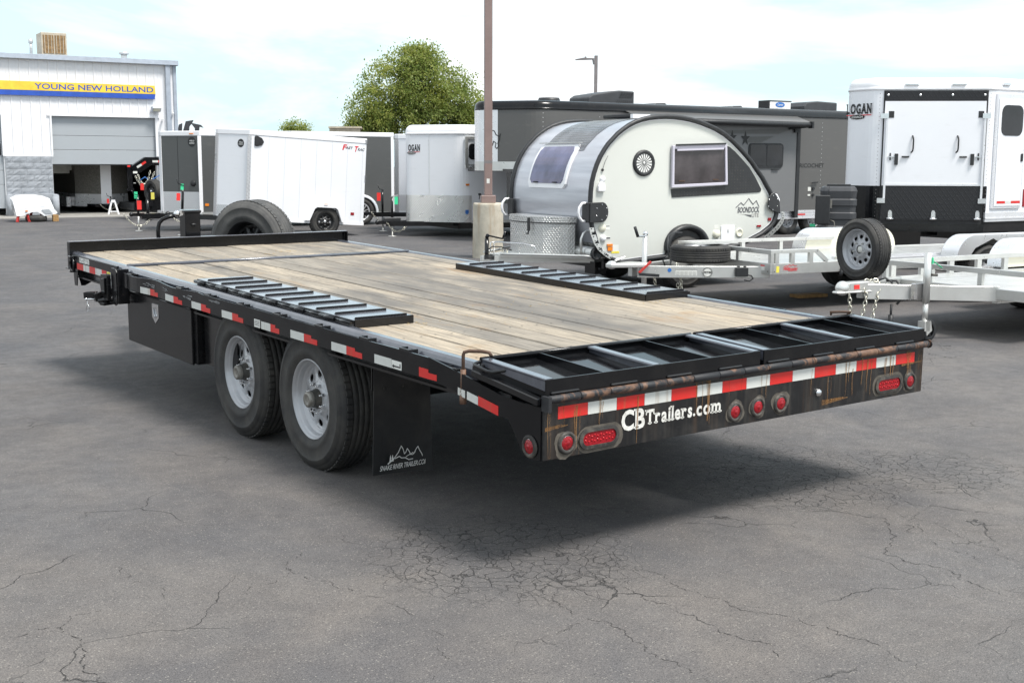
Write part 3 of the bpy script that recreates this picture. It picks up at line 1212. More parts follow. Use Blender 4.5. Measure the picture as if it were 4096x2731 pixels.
# side rails (bent angle tube), both sides
for s, xa, xb in ((0, .012, .082), (1, 2.358, 2.428)):
    m = MB()
    prof = [(xa, -.09), (xa, -.020), (xa + .010, -.003), (xa + .022, .008), (xb - .018, .009), (xb - .004, .004), (xb, -.006), (xb, -.03), (xa + .02, -.03), (xa + .02, -.09)]
    vs = []
    st = [.46 + (6.09 - .46) * k / 24 for k in range(25)]
    for yy in st:
        vs += [(px, yy, zd(yy) + pz) for px, pz in prof]
    n = len(prof)
    fs = [(k * n + q, k * n + (q + 1) % n, (k + 1) * n + (q + 1) % n, (k + 1) * n + q) for k in range(24) for q in range(n)]
    fs += [tuple(range(n)), tuple(24 * n + q for q in range(n - 1, -1, -1))]
    m.add(vs, fs)
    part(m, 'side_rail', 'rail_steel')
m = MB()
m.bar((.08, 4.89, zd(4.89) - .012), (2.36, 4.89, zd(4.89) - .012), .036, .02)
m.cyl((.05, 4.89, zd(4.89) + .006), (2.39, 4.89, zd(4.89) + .006), .013, n=10)
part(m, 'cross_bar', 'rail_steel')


# rub rail with its tail piece; dented towards the front
def railx(y, side):
    o = -.046
    if y < .75:
        o = -.046 + .041 * (1 - max(0, y) / .75)
    if y > 3.2:
        o += .010 * math.sin((y - 3.2) * 9.0) * min(1, (y - 3.2)) * (1 if y < 4.65 else .2)
    return o if side == 0 else W - o


for side in (0, 1):
    m = MB()
    ys_ = [4.72 - k * .08 for k in range(50)] + [.75]
    sgn = 1 if side == 0 else -1
    vs = []
    for yy in ys_:
        X = railx(yy, side)
        wv = .006 * math.sin(yy * 8) * (1 if yy > 3.3 else .1)
        zt = .822 - .002 * (3 - yy) + (wv if side == 0 else 0)
        vs += [(X, yy, .722), (X, yy, zt), (X + sgn * .010, yy, zt), (X + sgn * .010, yy, .722)]
    n = len(ys_)
    m.add(vs, [(k * 4 + q, k * 4 + (q + 1) % 4, k * 4 + 4 + (q + 1) % 4, k * 4 + 4 + q) for k in range(n - 1) for q in range(4)] + [(0, 1, 2, 3), (n * 4 - 1, n * 4 - 2, n * 4 - 3, n * 4 - 4)])
    part(m, 'rub_rail', 'black_paint')
    # sloped fish plate at the rear corner
    m = MB()
    poly = [(.75, .820), (.50, .781), (.24, .735), (.10, .727), (.0, .727), (.0, .514), (.06, .508), (.098, .512), (.20, .645), (.53, .700), (.75, .722)]
    vs = []
    for th in (0, sgn * .010):
        vs += [(railx(yy, side) + th, yy, zz) for yy, zz in poly]
    n = len(poly)
    m.add(vs, [tuple(range(n)), tuple(range(2 * n - 1, n - 1, -1))] + [(q, (q + 1) % n, n + (q + 1) % n, n + q) for q in range(n)])
    part(m, 'fish_plate', 'black_paint')
    # stake pockets
    for yy in (4.60, 4.13, 3.68, 3.24, 2.765, 2.29, 1.80, 1.34, .97, .60, .235):
        X = railx(yy, side) + sgn * .010
        xin = .012 if side == 0 else 2.428
        if yy < .3:
            xin = xin + sgn * .035
        zt = .826 if yy > .8 else .826 - (.8 - yy) * .145
        m = MB()
        for (ya, yb) in ((yy - .045, yy - .039), (yy + .039, yy + .045)):
            m.box(min(X, xin), max(X, xin), ya, yb, zt - .10, zt)
        m.box(min(X, X + sgn * .007), max(X, X + sgn * .007), yy - .039, yy + .039, zt - .10, zt)
        if yy < .3:
            m.box(min(xin - sgn * .006, xin), max(xin - sgn * .006, xin), yy - .039, yy + .039, zt - .10, zt)
        part(m, 'stake_pocket', 'black_steel', .002)
# side channel behind the pockets and slope members
m = MB()
m.box(.09, .098, .45, 6.08, .66, zd(3) - .06)
m.box(.04, .09, .45, 6.08, .66, .672)
m.prism([(.46, .79), (.0, .742), (.0, .70), (.46, .72)], 0, .02, .06)
m.prism([(.52, .80), (.02, .752), (.02, .735), (.52, .77)], 0, .035, .042)
part(m, 'side_channel', 'black_steel')
m = MB()
m.box(W - .098, W - .09, .45, 6.08, .66, zd(3) - .06)
m.prism([(.46, .79), (.0, .742), (.0, .70), (.46, .72)], 0, W - .06, W - .02)
part(m, 'side_channel', 'black_steel')
# wear scrapes on the dented rub rail
m = MB()
for (y0, l_, z0, h_) in ((4.30, .16, .788, .018), (3.98, .24, .79, .022), (3.60, .10, .785, .018), (3.25, .20, .80, .010)):
    for k in range(7):
        yy = y0 - rnd.random() * l_
        zz = z0 + rnd.uniform(-h_, h_) * .6
        X = railx(yy, 0) - .0012 - k * .0001
        L_ = rnd.uniform(.02, .07)
        hh = rnd.uniform(.002, .007)
        X2 = railx(yy - L_, 0) - .0012 - k * .0001
        m.add([(X, yy, zz), (X2, yy - L_, zz - rnd.uniform(-.004, .01)), (X2, yy - L_ * .9, zz + hh), (X, yy + .01, zz + hh * .6)], [(0, 1, 2, 3)])
    part(m, 'scrape_mark', 'scrape_grey')
    m = MB()

# front left side: flush plate with striped tape
m = MB()
m.box(-.004, .012, 4.95, 6.05, .738, .846)
part(m, 'front_side_plate', 'black_paint', .002)
m = MB()
m.box(W - .012, W + .004, 4.95, 6.05, .738, .846)
part(m, 'front_side_plate', 'black_paint', .002)
fy = [5.885, 5.725, 5.58, 5.44, 5.29, 5.185]
for k in range(5):
    m = MB()
    m.box(-.0052, -.004, fy[k + 1] + .001, fy[k] - .001, .742, .79)
    part(m, 'reflector_tape', 'tape_red' if k % 2 == 0 else 'tape_white')
m = MB()
m.box(-.0055, -.004, 5.09, 5.175, .742, .788)
part(m, 'warning_sticker', 'paper_white')
m = MB()
m.box(-.0067, -.0055, 5.095, 5.17, .771, .787)
part(m, 'warning_sticker_header', 'paper_yellow')
m = MB()
m.box(-.0052, -.004, 5.58, 5.82, .80, .838)
o = part(m, 'data_sticker', 'paper_white')
m = MB()
MS = frame((-.0055, 5.82, .80), (0, -1, 0), (0, 0, 1))
for k in range(4):
    for q in range(9):
        if rnd.random() < .75:
            polyline_flat(m, [(.01 + q * .025, .007 + k * .008), (.026 + q * .025, .007 + k * .008)], .003, MS)
part(m, 'sticker_print', 'print_grey')
# bulkhead across the front
m = MB()
m.box(-.002, W + .002, 6.078, 6.086, .70, .938)
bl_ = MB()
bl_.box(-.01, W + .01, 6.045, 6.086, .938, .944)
part(bl_, 'bulkhead_lip', 'sky_pale_steel', .001)  # pale colour stands for the bright reflection along the top edge
m.box(-.01, W + .01, 6.05, 6.086, .700, .706)
part(m, 'bulkhead', 'black_paint', .002)
for xa in (-.012, W + .004):
    m = MB()
    m.box(xa, xa + .008, 6.03, 6.095, .738, .938)
    m.box(xa - .018, xa + .026, 6.03, 6.10, .730, .738)
    part(m, 'bulkhead_end', 'black_paint', .002)
# corner ring and front wedge bracket
m = MB()
m.tube(arc((-.012, 5.985, .772), .05, 0, 2 * PI, 20, 'yz')[:-1], .009, 8, closed=True)
part(m, 'tie_ring', 'black_steel')
m = MB()
m.box(-.035, .012, 5.955, 6.02, .80, .838)
part(m, 'ring_lug', 'black_steel', .006)
m = MB()
m.prism([(5.95, .735), (6.07, .735), (6.05, .60), (5.99, .60)], 0, .02, .026)
m.prism([(.02, .735), (.20, .735), (.20, .66), (.08, .60), (.05, .60)], 1, 5.98, 5.986)
part(m, 'corner_gusset', 'black_steel')
# upright plate with the coupler stub and pin
m = MB()
m.prism([(4.86, .846), (4.86, .592), (4.80, .585), (4.76, .60), (4.76, .82), (4.775, .84), (4.80, .848)], 0, -.075, -.063)
m.prism([(-.07, .845), (.01, .845), (.01, .60), (-.07, .60)], 1, 4.74, 4.752)
part(m, 'winch_plate', 'black_paint', .003)
m = MB()
m.prism([(4.90, .80), (5.02, .79), (5.05, .74), (5.03, .66), (4.95, .60), (4.89, .61), (4.885, .79)], 0, -.10, -.072)
m.bar((-.15, 5.03, .62), (-.02, 5.03, .66), .05, .06)
m.bar((-.19, 5.10, .635), (-.12, 5.03, .64), .055, .045)
m.bar((-.13, 4.93, .585), (-.02, 4.95, .59), .06, .02)
m.cyl((-.13, 5.0, .60), (-.03, 4.93, .62), .018)
part(m, 'winch_bracket', 'black_steel', .003)
m = MB()
m.prism([(4.915, .77), (4.98, .76), (4.99, .68), (4.95, .65), (4.915, .66)], 0, -.112, -.100)
part(m, 'bracket_cheek', 'black_paint', .002)
m = MB()
m.cyl((-.20, 5.05, .610), (-.10, 5.03, .612), .007)
m.sphere((-.20, 5.05, .610), .010)
part(m, 'hitch_pin', 'chrome')
m = MB()
m.tube([(-.19, 5.05, .605), (-.192, 5.052, .57), (-.20, 5.06, .545), (-.19, 5.06, .52), (-.178, 5.05, .545), (-.188, 5.05, .57)], .0025, 6)
part(m, 'pin_lanyard', 'chrome')

# reflective tape pairs on the left rub rail
pairs = [('w', 4.337, 4.187), ('r', 4.185, 4.054), ('w', 3.897, 3.742), ('r', 3.740, 3.607), ('w', 3.459, 3.309), ('r', 3.307, 3.165), ('w', 2.993, 2.845), ('r', 2.843, 2.695),
         ('w', 2.455, 2.339), ('r', 2.337, 2.231), ('w', 2.096, 1.942), ('r', 1.940, 1.795), ('w', 1.642, 1.490), ('r', 1.488, 1.336), ('w', 1.218, 1.063), ('r', .826, .688)]
for cl, ya, yb in pairs:
    m = MB()
    zb_, zt_ = .723, .765
    ym = ya + (yb - ya) * .55
    runs = [(ya, yb, zt_)] if cl == 'w' else [(ya, ym, zt_), (ym, yb, zt_ - .015)]
    for (p_, q_, z_) in runs:
        X0, X1 = railx(p_, 0) - .0012, railx(q_, 0) - .0012
        m.add([(X0, p_, zb_), (X1, q_, zb_), (X1, q_, z_), (X0, p_, z_), (X0 + .0012, p_, zb_), (X1 + .0012, q_, zb_), (X1 + .0012, q_, z_), (X0 + .0012, p_, z_)],
              [(0, 1, 2, 3), (3, 2, 6, 7), (0, 4, 7, 3), (1, 5, 6, 2), (0, 1, 5, 4)])
    part(m, 'reflector_tape', 'tape_red' if cl == 'r' else 'tape_white')
for cl, ya, yb, za, zb_, zt_ in (('w', .535, .485, .722, .690, .68), ('w', .472, .397, .715, .680, .6), ('r', .395, .262, .708, .668, .6)):
    m = MB()
    X0, X1 = railx(ya, 0) - .0014, railx(yb, 0) - .0014
    dz = (ya - yb) * .155
    m.add([(X0, ya, zb_), (X1, yb, zb_ - dz), (X1, yb, za - dz), (X0, ya, za)], [(0, 1, 2, 3)])
    m.add([(X0 + .0012, ya, zb_), (X1 + .0012, yb, zb_ - dz), (X1 + .0012, yb, za - dz), (X0 + .0012, ya, za)], [(3, 2, 1, 0)])
    part(m, 'reflector_tape', 'tape_red' if cl == 'r' else 'tape_white')
m = MB()
X = railx(2.5, 0)
m.box(X - .0012, X, 2.47, 2.545, .724, .768)
part(m, 'data_sticker', 'paper_white')
m = MB()
MS = frame((X - .0014, 2.545, .724), (0, -1, 0), (0, 0, 1))
for k in range(4):
    polyline_flat(m, [(.008, .012 + k * .008), (.066, .012 + k * .008)], .0028, MS)
part(m, 'sticker_print', 'print_grey')
m = MB()
m.box(X - .0012, X, .975, 1.060, .724, .762)
part(m, 'arrow_sticker', 'paper_white')
m = MB()
MS = frame((X - .0014, 1.060, .724), (0, -1, 0), (0, 0, 1))
polyline_flat(m, [(.012, .012), (.075, .012), (.075, .027)], .006, MS)
m.M = MS
m.add([(.006, .012, .002), (.02, .021, .002), (.02, .003, .002)], [(0, 1, 2)])
m.M = Matrix()
part(m, 'arrow_print', 'print_black')

# rear face
m = MB()
m.box(0, W, -.012, 0, .515, .745)
m.box(0.0, W, 0, .05, .515, .523)
part(m, 'rear_plate', 'rear_steel', .0015)
xj = [.012, .1755, .329, .484, .640, .796, .968, 1.129, 1.287, 1.443, 1.597, 1.755, 1.901, 2.055, 2.211, 2.362, 2.455]
xj = [.012 + .1555 * k for k in range(16)] + [2.448]
for a, b in zip(xj, xj[1:]):
    m = MB()
    m.cyl((a + .0012, -.026, .760), (b - .0012, -.026, .760), .0165, n=16)
    part(m, 'hinge_barrel', 'rusty_pipe', .0015)
m = MB()
m.cyl((-.002, -.026, .760), (2.462, -.026, .760), .010)
m.cyl((2.456, -.026, .760), (2.462, -.026, .760), .022, n=8)
m.box(-.006, .010, -.05, -.004, .715, .775)
part(m, 'hinge_pin', 'rusty_pipe')
for k in range(8):
    m = MB()
    xa = .03 + .31 * k
    if k == 7:
        xa = 2.20
    m.box(xa, xa + .145, -.022, .0, .776, .788)
    part(m, 'hinge_strap', 'black_steel', .005)
xt = [.07 + .15305 * k for k in range(16)]
for k in range(15):
    m = MB()
    m.box(xt[k] + .0008, xt[k + 1] - .0008, -.0135, -.012, .6745, .7245)
    part(m, 'reflector_tape', 'tape_red' if k % 2 == 0 else 'tape_white')


def round_light(cx_, cz, M, d=.028):
    m = MB(M)
    m.lathe([(0, .047), (.004, .047), (.010, .041), (.010, .033), (.004, .031)], (cx_, cz, 0), (0, 0, 1), 28)
    gr = part(m, 'marker_light', 'grommet')
    m = MB(M)
    m.lathe([(.003, .0325), (.0065, .0325), (.0065, .0295)], (cx_, cz, 0), (0, 0, 1), 24)
    part(m, 'light_rim', 'chrome', parent=gr)
    m = MB(M)
    m.lathe([(.004, .030), (.008, .026), (.0105, .014), (.0105, .010), (.013, .007), (.0135, .001)], (cx_, cz, 0), (0, 0, 1), 24)
    part(m, 'lens', 'lens_red', parent=gr)


MR = frame((0, -.012, 0), (1, 0, 0), (0, 0, 1))      # rear face frame: x right, y up, z towards camera
for cx_, cz in ((.117, .573), (1.072, .579), (1.219, .583), (1.372, .581), (2.337, .578)):
    round_light(cx_, cz, MR)
for cx_, cz in ((.283, .575), (2.163, .583)):
    m = MB(MR)
    pl_ = [(cx_ + a, cz + b) for a, b in rrect(-.105, .105, -.042, .042, .0419, 6)]
    pi_ = [(cx_ + a, cz + b) for a, b in rrect(-.088, .088, -.028, .028, .0279, 6)]
    n = len(pl_)
    m.add([(a, b, 0) for a, b in pl_] + [(a, b, .009) for a, b in pl_] + [(a, b, .011) for a, b in pi_] + [(a, b, .002) for a, b in pi_],
          [(q + n * r_, (q + 1) % n + n * r_, n + (q + 1) % n + n * r_, n + q + n * r_) for r_ in range(3) for q in range(n)])
    gr = part(m, 'tail_light', 'grommet')
    m = MB(MR)
    m.prism(pi_, 2, .002, .006)
    part(m, 'lens', 'lens_red', parent=gr)
    m = MB(MR)
    for k in range(10):
        for rr_ in (-.012, .012):
            m.sphere((cx_ - .070 + k * .0155, cz + rr_ * (1 if k % 2 else .6), .006), .005, 8, 4, (1, 1, .6))
    part(m, 'diodes', 'lens_bright', parent=gr)
m = MB(MR)
m.sphere((1.633, .601, .002), .019, 16, 8, (1, 1, .8))
part(m, 'ball_bolt', 'chrome')
m = MB(MR)
for hx, hz in ((1.86, .668), (1.882, .668), (1.72, .662)):
    disc(m, MR, hx, hz, .004, t=.0021, n=8)
part(m, 'screw_hole', 'print_black')
# worn grime halos round the lamps
m = MB(MR)
for cx_, cz, rx_, rz_ in ((.112, .566, .060, .056), (1.076, .578, .058, .052), (1.371, .585, .062, .054), (1.219, .583, .053, .053), (2.337, .58, .053, .055)):
    pts = []
    for q in range(28):
        a = 2 * PI * q / 28
        k = 1 + .10 * math.sin(3 * a + cx_ * 9) + rnd.uniform(-.04, .04)
        pts.append((cx_ + rx_ * k * math.cos(a), cz + rz_ * k * math.sin(a), .0012))
    m.add(pts, [tuple(range(28))])
    part(m, 'grime_halo', 'dirt_ring')
    m = MB(MR)
for cx_, cz in ((.29, .570), (2.16, .583)):
    pts = [(cx_ + a * (1 + rnd.uniform(0, .03)), cz + b * (1 + rnd.uniform(0, .08)), .0012) for a, b in rrect(-.118, .122, -.052, .052, .05, 7)]
    m.add(pts, [tuple(range(len(pts)))])
    part(m, 'grime_halo', 'dirt_ring')
    m = MB(MR)
def make_run():
    mm = NT('rust_run')
    co = mm.coord('Object', scale=(60, 60, 4))
    f = mm.ramp(mm.noise(co, 1.0, 6, .7), .30, .62)
    mm.fin((0.30, 0.15, 0.05), 0.8)
    tr = mm.n('ShaderNodeBsdfTransparent')
    ms = mm.n('ShaderNodeMixShader')
    mm.l(mm.math('MULTIPLY', f, .62), ms.inputs[0])
    mm.l(tr.outputs[0], ms.inputs[1])
    mm.l(mm.b.outputs[0], ms.inputs[2])
    mm.l(ms.outputs[0], mm.t.nodes['Material Output'].inputs['Surface'])


make_run()
# rust runs, each tapering downwards
m = MB(MR)
RUNS = [(.10, .74, .10, .003), (.155, .70, .13, .006), (.165, .72, .18, .010), (.18, .70, .19, .004), (.285, .74, .115, .016), (.30, .72, .07, .006), (.49, .72, .20, .010), (.49, .66, .14, .006),
        (.83, .74, .14, .010), (.865, .745, .16, .006), (.90, .74, .18, .022), (.91, .74, .20, .006), (1.03, .725, .12, .003), (1.11, .74, .10, .004), (1.24, .73, .12, .005), (1.27, .73, .11, .006), (1.58, .72, .13, .004),
        (1.70, .67, .14, .008), (1.72, .665, .10, .006), (1.83, .73, .17, .010), (1.85, .73, .10, .012), (1.88, .69, .13, .010), (1.95, .735, .13, .012), (1.99, .73, .17, .012), (2.02, .72, .18, .008), (2.13, .72, .09, .020), (2.17, .73, .16, .014),
        (2.19, .72, .10, .010), (2.31, .735, .14, .028), (2.33, .73, .12, .012), (2.40, .73, .10, .006), (2.42, .73, .17, .005), (.02, .74, .22, .007), (.03, .70, .18, .004)]
for q, (rx_, z0, l_, w_) in enumerate(RUNS):
    vs = []
    n = 7
    ph = rnd.random() * 6
    for k in range(n + 1):
        t = k / n
        ww = w_ * .5 * (1 - t * .75) * rnd.uniform(.75, 1.15)
        xx = rx_ + .0022 * math.sin(t * 5 + ph) + rnd.uniform(-.0006, .0006)
        vs += [(xx - ww, max(.517, z0 - l_ * t), .0028 + q * .00003), (xx + ww, max(.517, z0 - l_ * t), .0028 + q * .00003)]
    m.add(vs, [(2 * k, 2 * k + 1, 2 * k + 3, 2 * k + 2) for k in range(n)])
    part(m, 'rust_stain', 'rust_run')
    m = MB(MR)
for (xa, xb, z0, w_) in ((.005, .12, .64, .008), (.02, .09, .645, .004), (2.26, 2.43, .668, .006), (1.66, 1.85, .548, .014), (1.69, 1.82, .552, .01)):
    m.add([(xa, z0 - w_, .0026), (xb, z0 + .004, .0026), (xb, z0 + .008, .0026), (xa, z0 + w_, .0026)], [(0, 1, 2, 3)])
    part(m, 'rust_stain', 'rust_run')
    m = MB(MR)


# lettering on the rear plate
m = MB()
slab_word(m, 'CB', MR, .404, .583, .130, .084, bold=.035, t=.0016, gap=.07)
slab_word(m, 'Trailers', MR, .540, .592, .268, .062, bold=.03, t=.0016, gap=.10)
slab_word(m, 'com', MR, .834, .592, .148, .042, bold=.03, t=.0016, gap=.10)
disc(m, MR, .820, .598, .0065, t=.0016, n=10)
part(m, 'rear_lettering', 'print_worn')
# side marker on the fish plate
ML = frame((railx(.06, 0), 0, 0), (0, -1, 0), (0, 0, 1))
round_light(-.062, .560, ML)

# fold-over ramps that fill the rear slope: two trays with ribs
zr, zf_ = .838, .856


def tray(xa, xb, ribs):
    ya, yb = -.004, .440
    def ztop(y):
        return zr + (zf_ - zr) * (y - ya) / (yb - ya)
    m = MB()
    m.add([(xa, ya, .792), (xb, ya, .792), (xb, yb, .828), (xa, yb, .828), (xa, ya, .770), (xb, ya, .770), (xb, yb, .798), (xa, yb, .798)],
          [(0, 1, 2, 3), (7, 6, 5, 4), (0, 4, 5, 1), (2, 6, 7, 3), (1, 5, 6, 2), (3, 7, 4, 0)])
    tr_ = part(m, 'ramp_tray', 'gloss_black')
    m = MB()
    m.box(xa, xb, ya - .008, ya, .770, zr)
    part(m, 'tray_wall', 'black_paint', .0015, parent=tr_)
    m = MB()
    m.box(xa, xb, yb - .008, yb, .798, zf_)
    m.cyl((xa, yb - .008, zf_ - .004), (xb, yb - .008, zf_ - .004), .010, n=10)
    part(m, 'tray_wall', 'black_paint', parent=tr_)
    for (rx_, wide) in ribs:
        m = MB()
        z0 = .776
        m.prism([(ya, z0), (yb - .008, .804), (yb - .008, zf_ - .001), (ya, zr - .001)], 0, rx_ - .003, rx_ + .003)
        if wide:
            hw = .021
            off = {1: 0, 2: hw - .003, 3: -hw + .003}[wide]
            vs = []
            for (yy, zz) in ((ya, zr), (yb, zf_)):
                for (dx, dz) in ((-hw, -.006), (-hw + .003, .0), (hw - .003, .0), (hw, -.006), (hw, -.010), (-hw, -.010)):
                    vs.append((rx_ + off + dx, yy, zz + dz + .0015))
            m.add(vs, [(q, (q + 1) % 6, 6 + (q + 1) % 6, 6 + q) for q in range(6)] + [(0, 1, 2, 3, 4, 5), (11, 10, 9, 8, 7, 6)])
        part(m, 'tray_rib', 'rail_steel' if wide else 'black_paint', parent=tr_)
    # weld beads where the ribs meet the pan
    m = MB()
    for (rx_, wide) in ribs:
        pts = [(rx_ + .006, ya + .03 + k * .012 + rnd.uniform(-.003, .003), .794 + .036 * (k * .012 + .03) / .44 + rnd.uniform(0, .003)) for k in range(32) if (k // 6) % 2 == 0 or rnd.random() < .3]
        for p in pts:
            m.sphere(p, .0042, 5, 3)
    part(m, 'weld_bead', 'rust', parent=tr_)
    return tr_


tray(.010, 1.226, ((.014, 2), (.311, 0), (.602, 1), (.918, 0), (1.222, 3)))
tray(1.250, 2.438, ((1.254, 2), (1.588, 0), (1.868, 1), (2.172, 0), (2.434, 3)))
# ragged weld under the left tray, slope beam
m = MB()
for k in range(40):
    yy = .41 - k * .0102
    m.sphere((.004 + rnd.uniform(-.004, .003), yy, .792 - .05 * (1 - yy / .44) + rnd.uniform(-.006, .006) - .0), .009, 6, 4)
part(m, 'weld_seam', 'black_steel')
m = MB()
m.bar((.0, .455, .795), (.0, .0, .750), .05, .03)
part(m, 'slope_beam', 'black_steel', .004)
# spring pin with bent handle
m = MB()
m.tube([(-.022, .515, .655), (-.022, .515, .86), (-.020, .512, .873), (-.005, .495, .880), (.035, .455, .880), (.055, .435, .876), (.060, .425, .862)], .0075, 10)
part(m, 'spring_pin', 'rust')
m = MB()
m.cyl((-.022, .515, .70), (-.022, .515, .80), .012)
m.cyl((-.022, .515, .652), (-.022, .515, .690), .015)
part(m, 'pin_sleeve', 'rusty_pipe')
m = MB()
m.tube([(-.022 + .013 * math.cos(t * 1.1), .515 + .013 * math.sin(t * 1.1), .688 + t * .0011) for t in range(30)], .002, 5)
part(m, 'pin_spring', 'hub_steel')
m = MB()
m.tube([(.03, .43, .852), (.0, .43, .842), (-.028, .425, .838), (-.035, .41, .836), (-.028, .33, .822), (-.02, .30, .822), (.01, .262, .832), (.02, .258, .84)], .0075, 8)
part(m, 'ramp_handle', 'black_steel')
m = MB()
m.prism([(.47, .825), (.40, .835), (.40, .80), (.47, .80)], 0, -.01, .06)
part(m, 'pin_lug', 'black_steel', .006)
m = MB()
m.tube([(2.40, .44, .858), (2.42, .435, .87), (2.36, .47, .872), (2.33, .50, .868), (2.34, .50, .855)], .007, 8)
part(m, 'ramp_handle', 'rust')

# stowed knee ramps lying on the deck
for s in (0, 1):
    xa, xb = (.072, .412) if s == 0 else (2.030, 2.372)
    ya, yb = 1.62, 3.64
    m = MB()
    def zz(y):
        return zd(y) + .010
    def slab_(x0, x1, y0, y1, b, t):
        m.add([(x0, y0, zz(y0) + b), (x1, y0, zz(y0) + b), (x1, y1, zz(y1) + b), (x0, y1, zz(y1) + b), (x0, y0, zz(y0) + t), (x1, y0, zz(y0) + t), (x1, y1, zz(y1) + t), (x0, y1, zz(y1) + t)],
              [(3, 2, 1, 0), (4, 5, 6, 7), (0, 1, 5, 4), (1, 2, 6, 5), (2, 3, 7, 6), (3, 0, 4, 7)])
    slab_(xa, xb, ya, yb, .024, .030)
    rp = part(m, 'folding_ramp', 'sky_pale_steel', .001)
    m = MB()
    slab_(xa, xb, ya - .006, ya, -.010, .032)
    slab_(xa, xb, yb, yb + .006, -.010, .030)
    slab_(xb, xb + .006, ya, yb, -.010, .029)
    slab_(xa - .006, xa, ya, yb, -.010, .029)
    part(m, 'ramp_edge', 'black_steel', .001, parent=rp)
    for k in range(10):
        yy = 3.505 - k * .2075
        bx0, bx1 = (xa + .012, xb - .025) if s == 0 else (xa + .025, xb - .012)
        m = MB()
        h0 = zz(yy) + .030
        m.box(bx0, bx1, yy - .002, yy + .002, h0, h0 + .011)
        m.box(bx0, bx1, yy, yy + .014, h0, h0 + .002)
        part(m, 'ramp_bar', 'black_paint', .001, parent=rp)
    hx = xa - .018 if s == 0 else xb + .018
    n = 12
    for k in range(n):
        y0 = ya + (yb - ya) * k / n
        m = MB()
        m.cyl((hx, y0 + .002, zz(y0) + .016), (hx, y0 + (yb - ya) / n - .002, zz(y0) + .017), .0115 if k % 2 else .009, n=10)
        part(m, 'hinge_knuckle', 'black_steel', parent=rp)

# chassis
m = MB()
for xx in (.42, 1.94):
    m.box(xx, xx + .10, .05, 6.08, .52 if False else .56, .575)
    m.box(xx, xx + .10, .05, 6.08, .745, .76)
    m.box(xx + .044, xx + .056, .05, 6.08, .575, .745)
part(m, 'main_beam', 'black_steel')
m = MB()
for k in range(14):
    yy = .5 + k * .41
    m.box(.10, W - .10, yy, yy + .05, .762, .772)
    m.box(.10, W - .10, yy + .02, yy + .028, .70, .762)
part(m, 'cross_member', 'black_steel')
m = MB()
m.box(.02, W - .02, .45, 6.07, .7745, .776)
part(m, 'under_deck', 'interior_dark')
# toolbox under the left side
m = MB()
m.box(.045, .52, 3.62, 4.80, .33, .70)
tb = part(m, 'toolbox', 'black_paint', .006)
m = MB()
m.box(.028, .045, 3.66, 4.85, .325, .682)
m.box(.020, .045, 3.66, 4.85, .682, .690)
part(m, 'toolbox_door', 'black_paint', .004, parent=tb)
m = MB()
MT = frame((.028, 4.35, .59), (0, -1, 0), (0, 0, 1))
lp = [(0, .058), (.115, .058), (.118, .05), (.118, -.035), (.058, -.075), (0, -.035)]
m.M = MT
m.prism(lp, 2, 0, .004)
m.prism([(.02, .03), (.10, .03), (.10, -.02), (.06, -.045), (.02, -.02)], 2, .004, .006)
m.bar((.04, .02, .010), (.07, -.03, .012), .016, .008)
part(m, 'toolbox_latch', 'chrome', .002, parent=tb)
m = MB()
m.box(.09, .10, 3.10, 3.60, .34, .72)
m.box(.10, .16, 3.585, 3.60, .34, .72)
part(m, 'wheel_well_shield', 'black_steel')
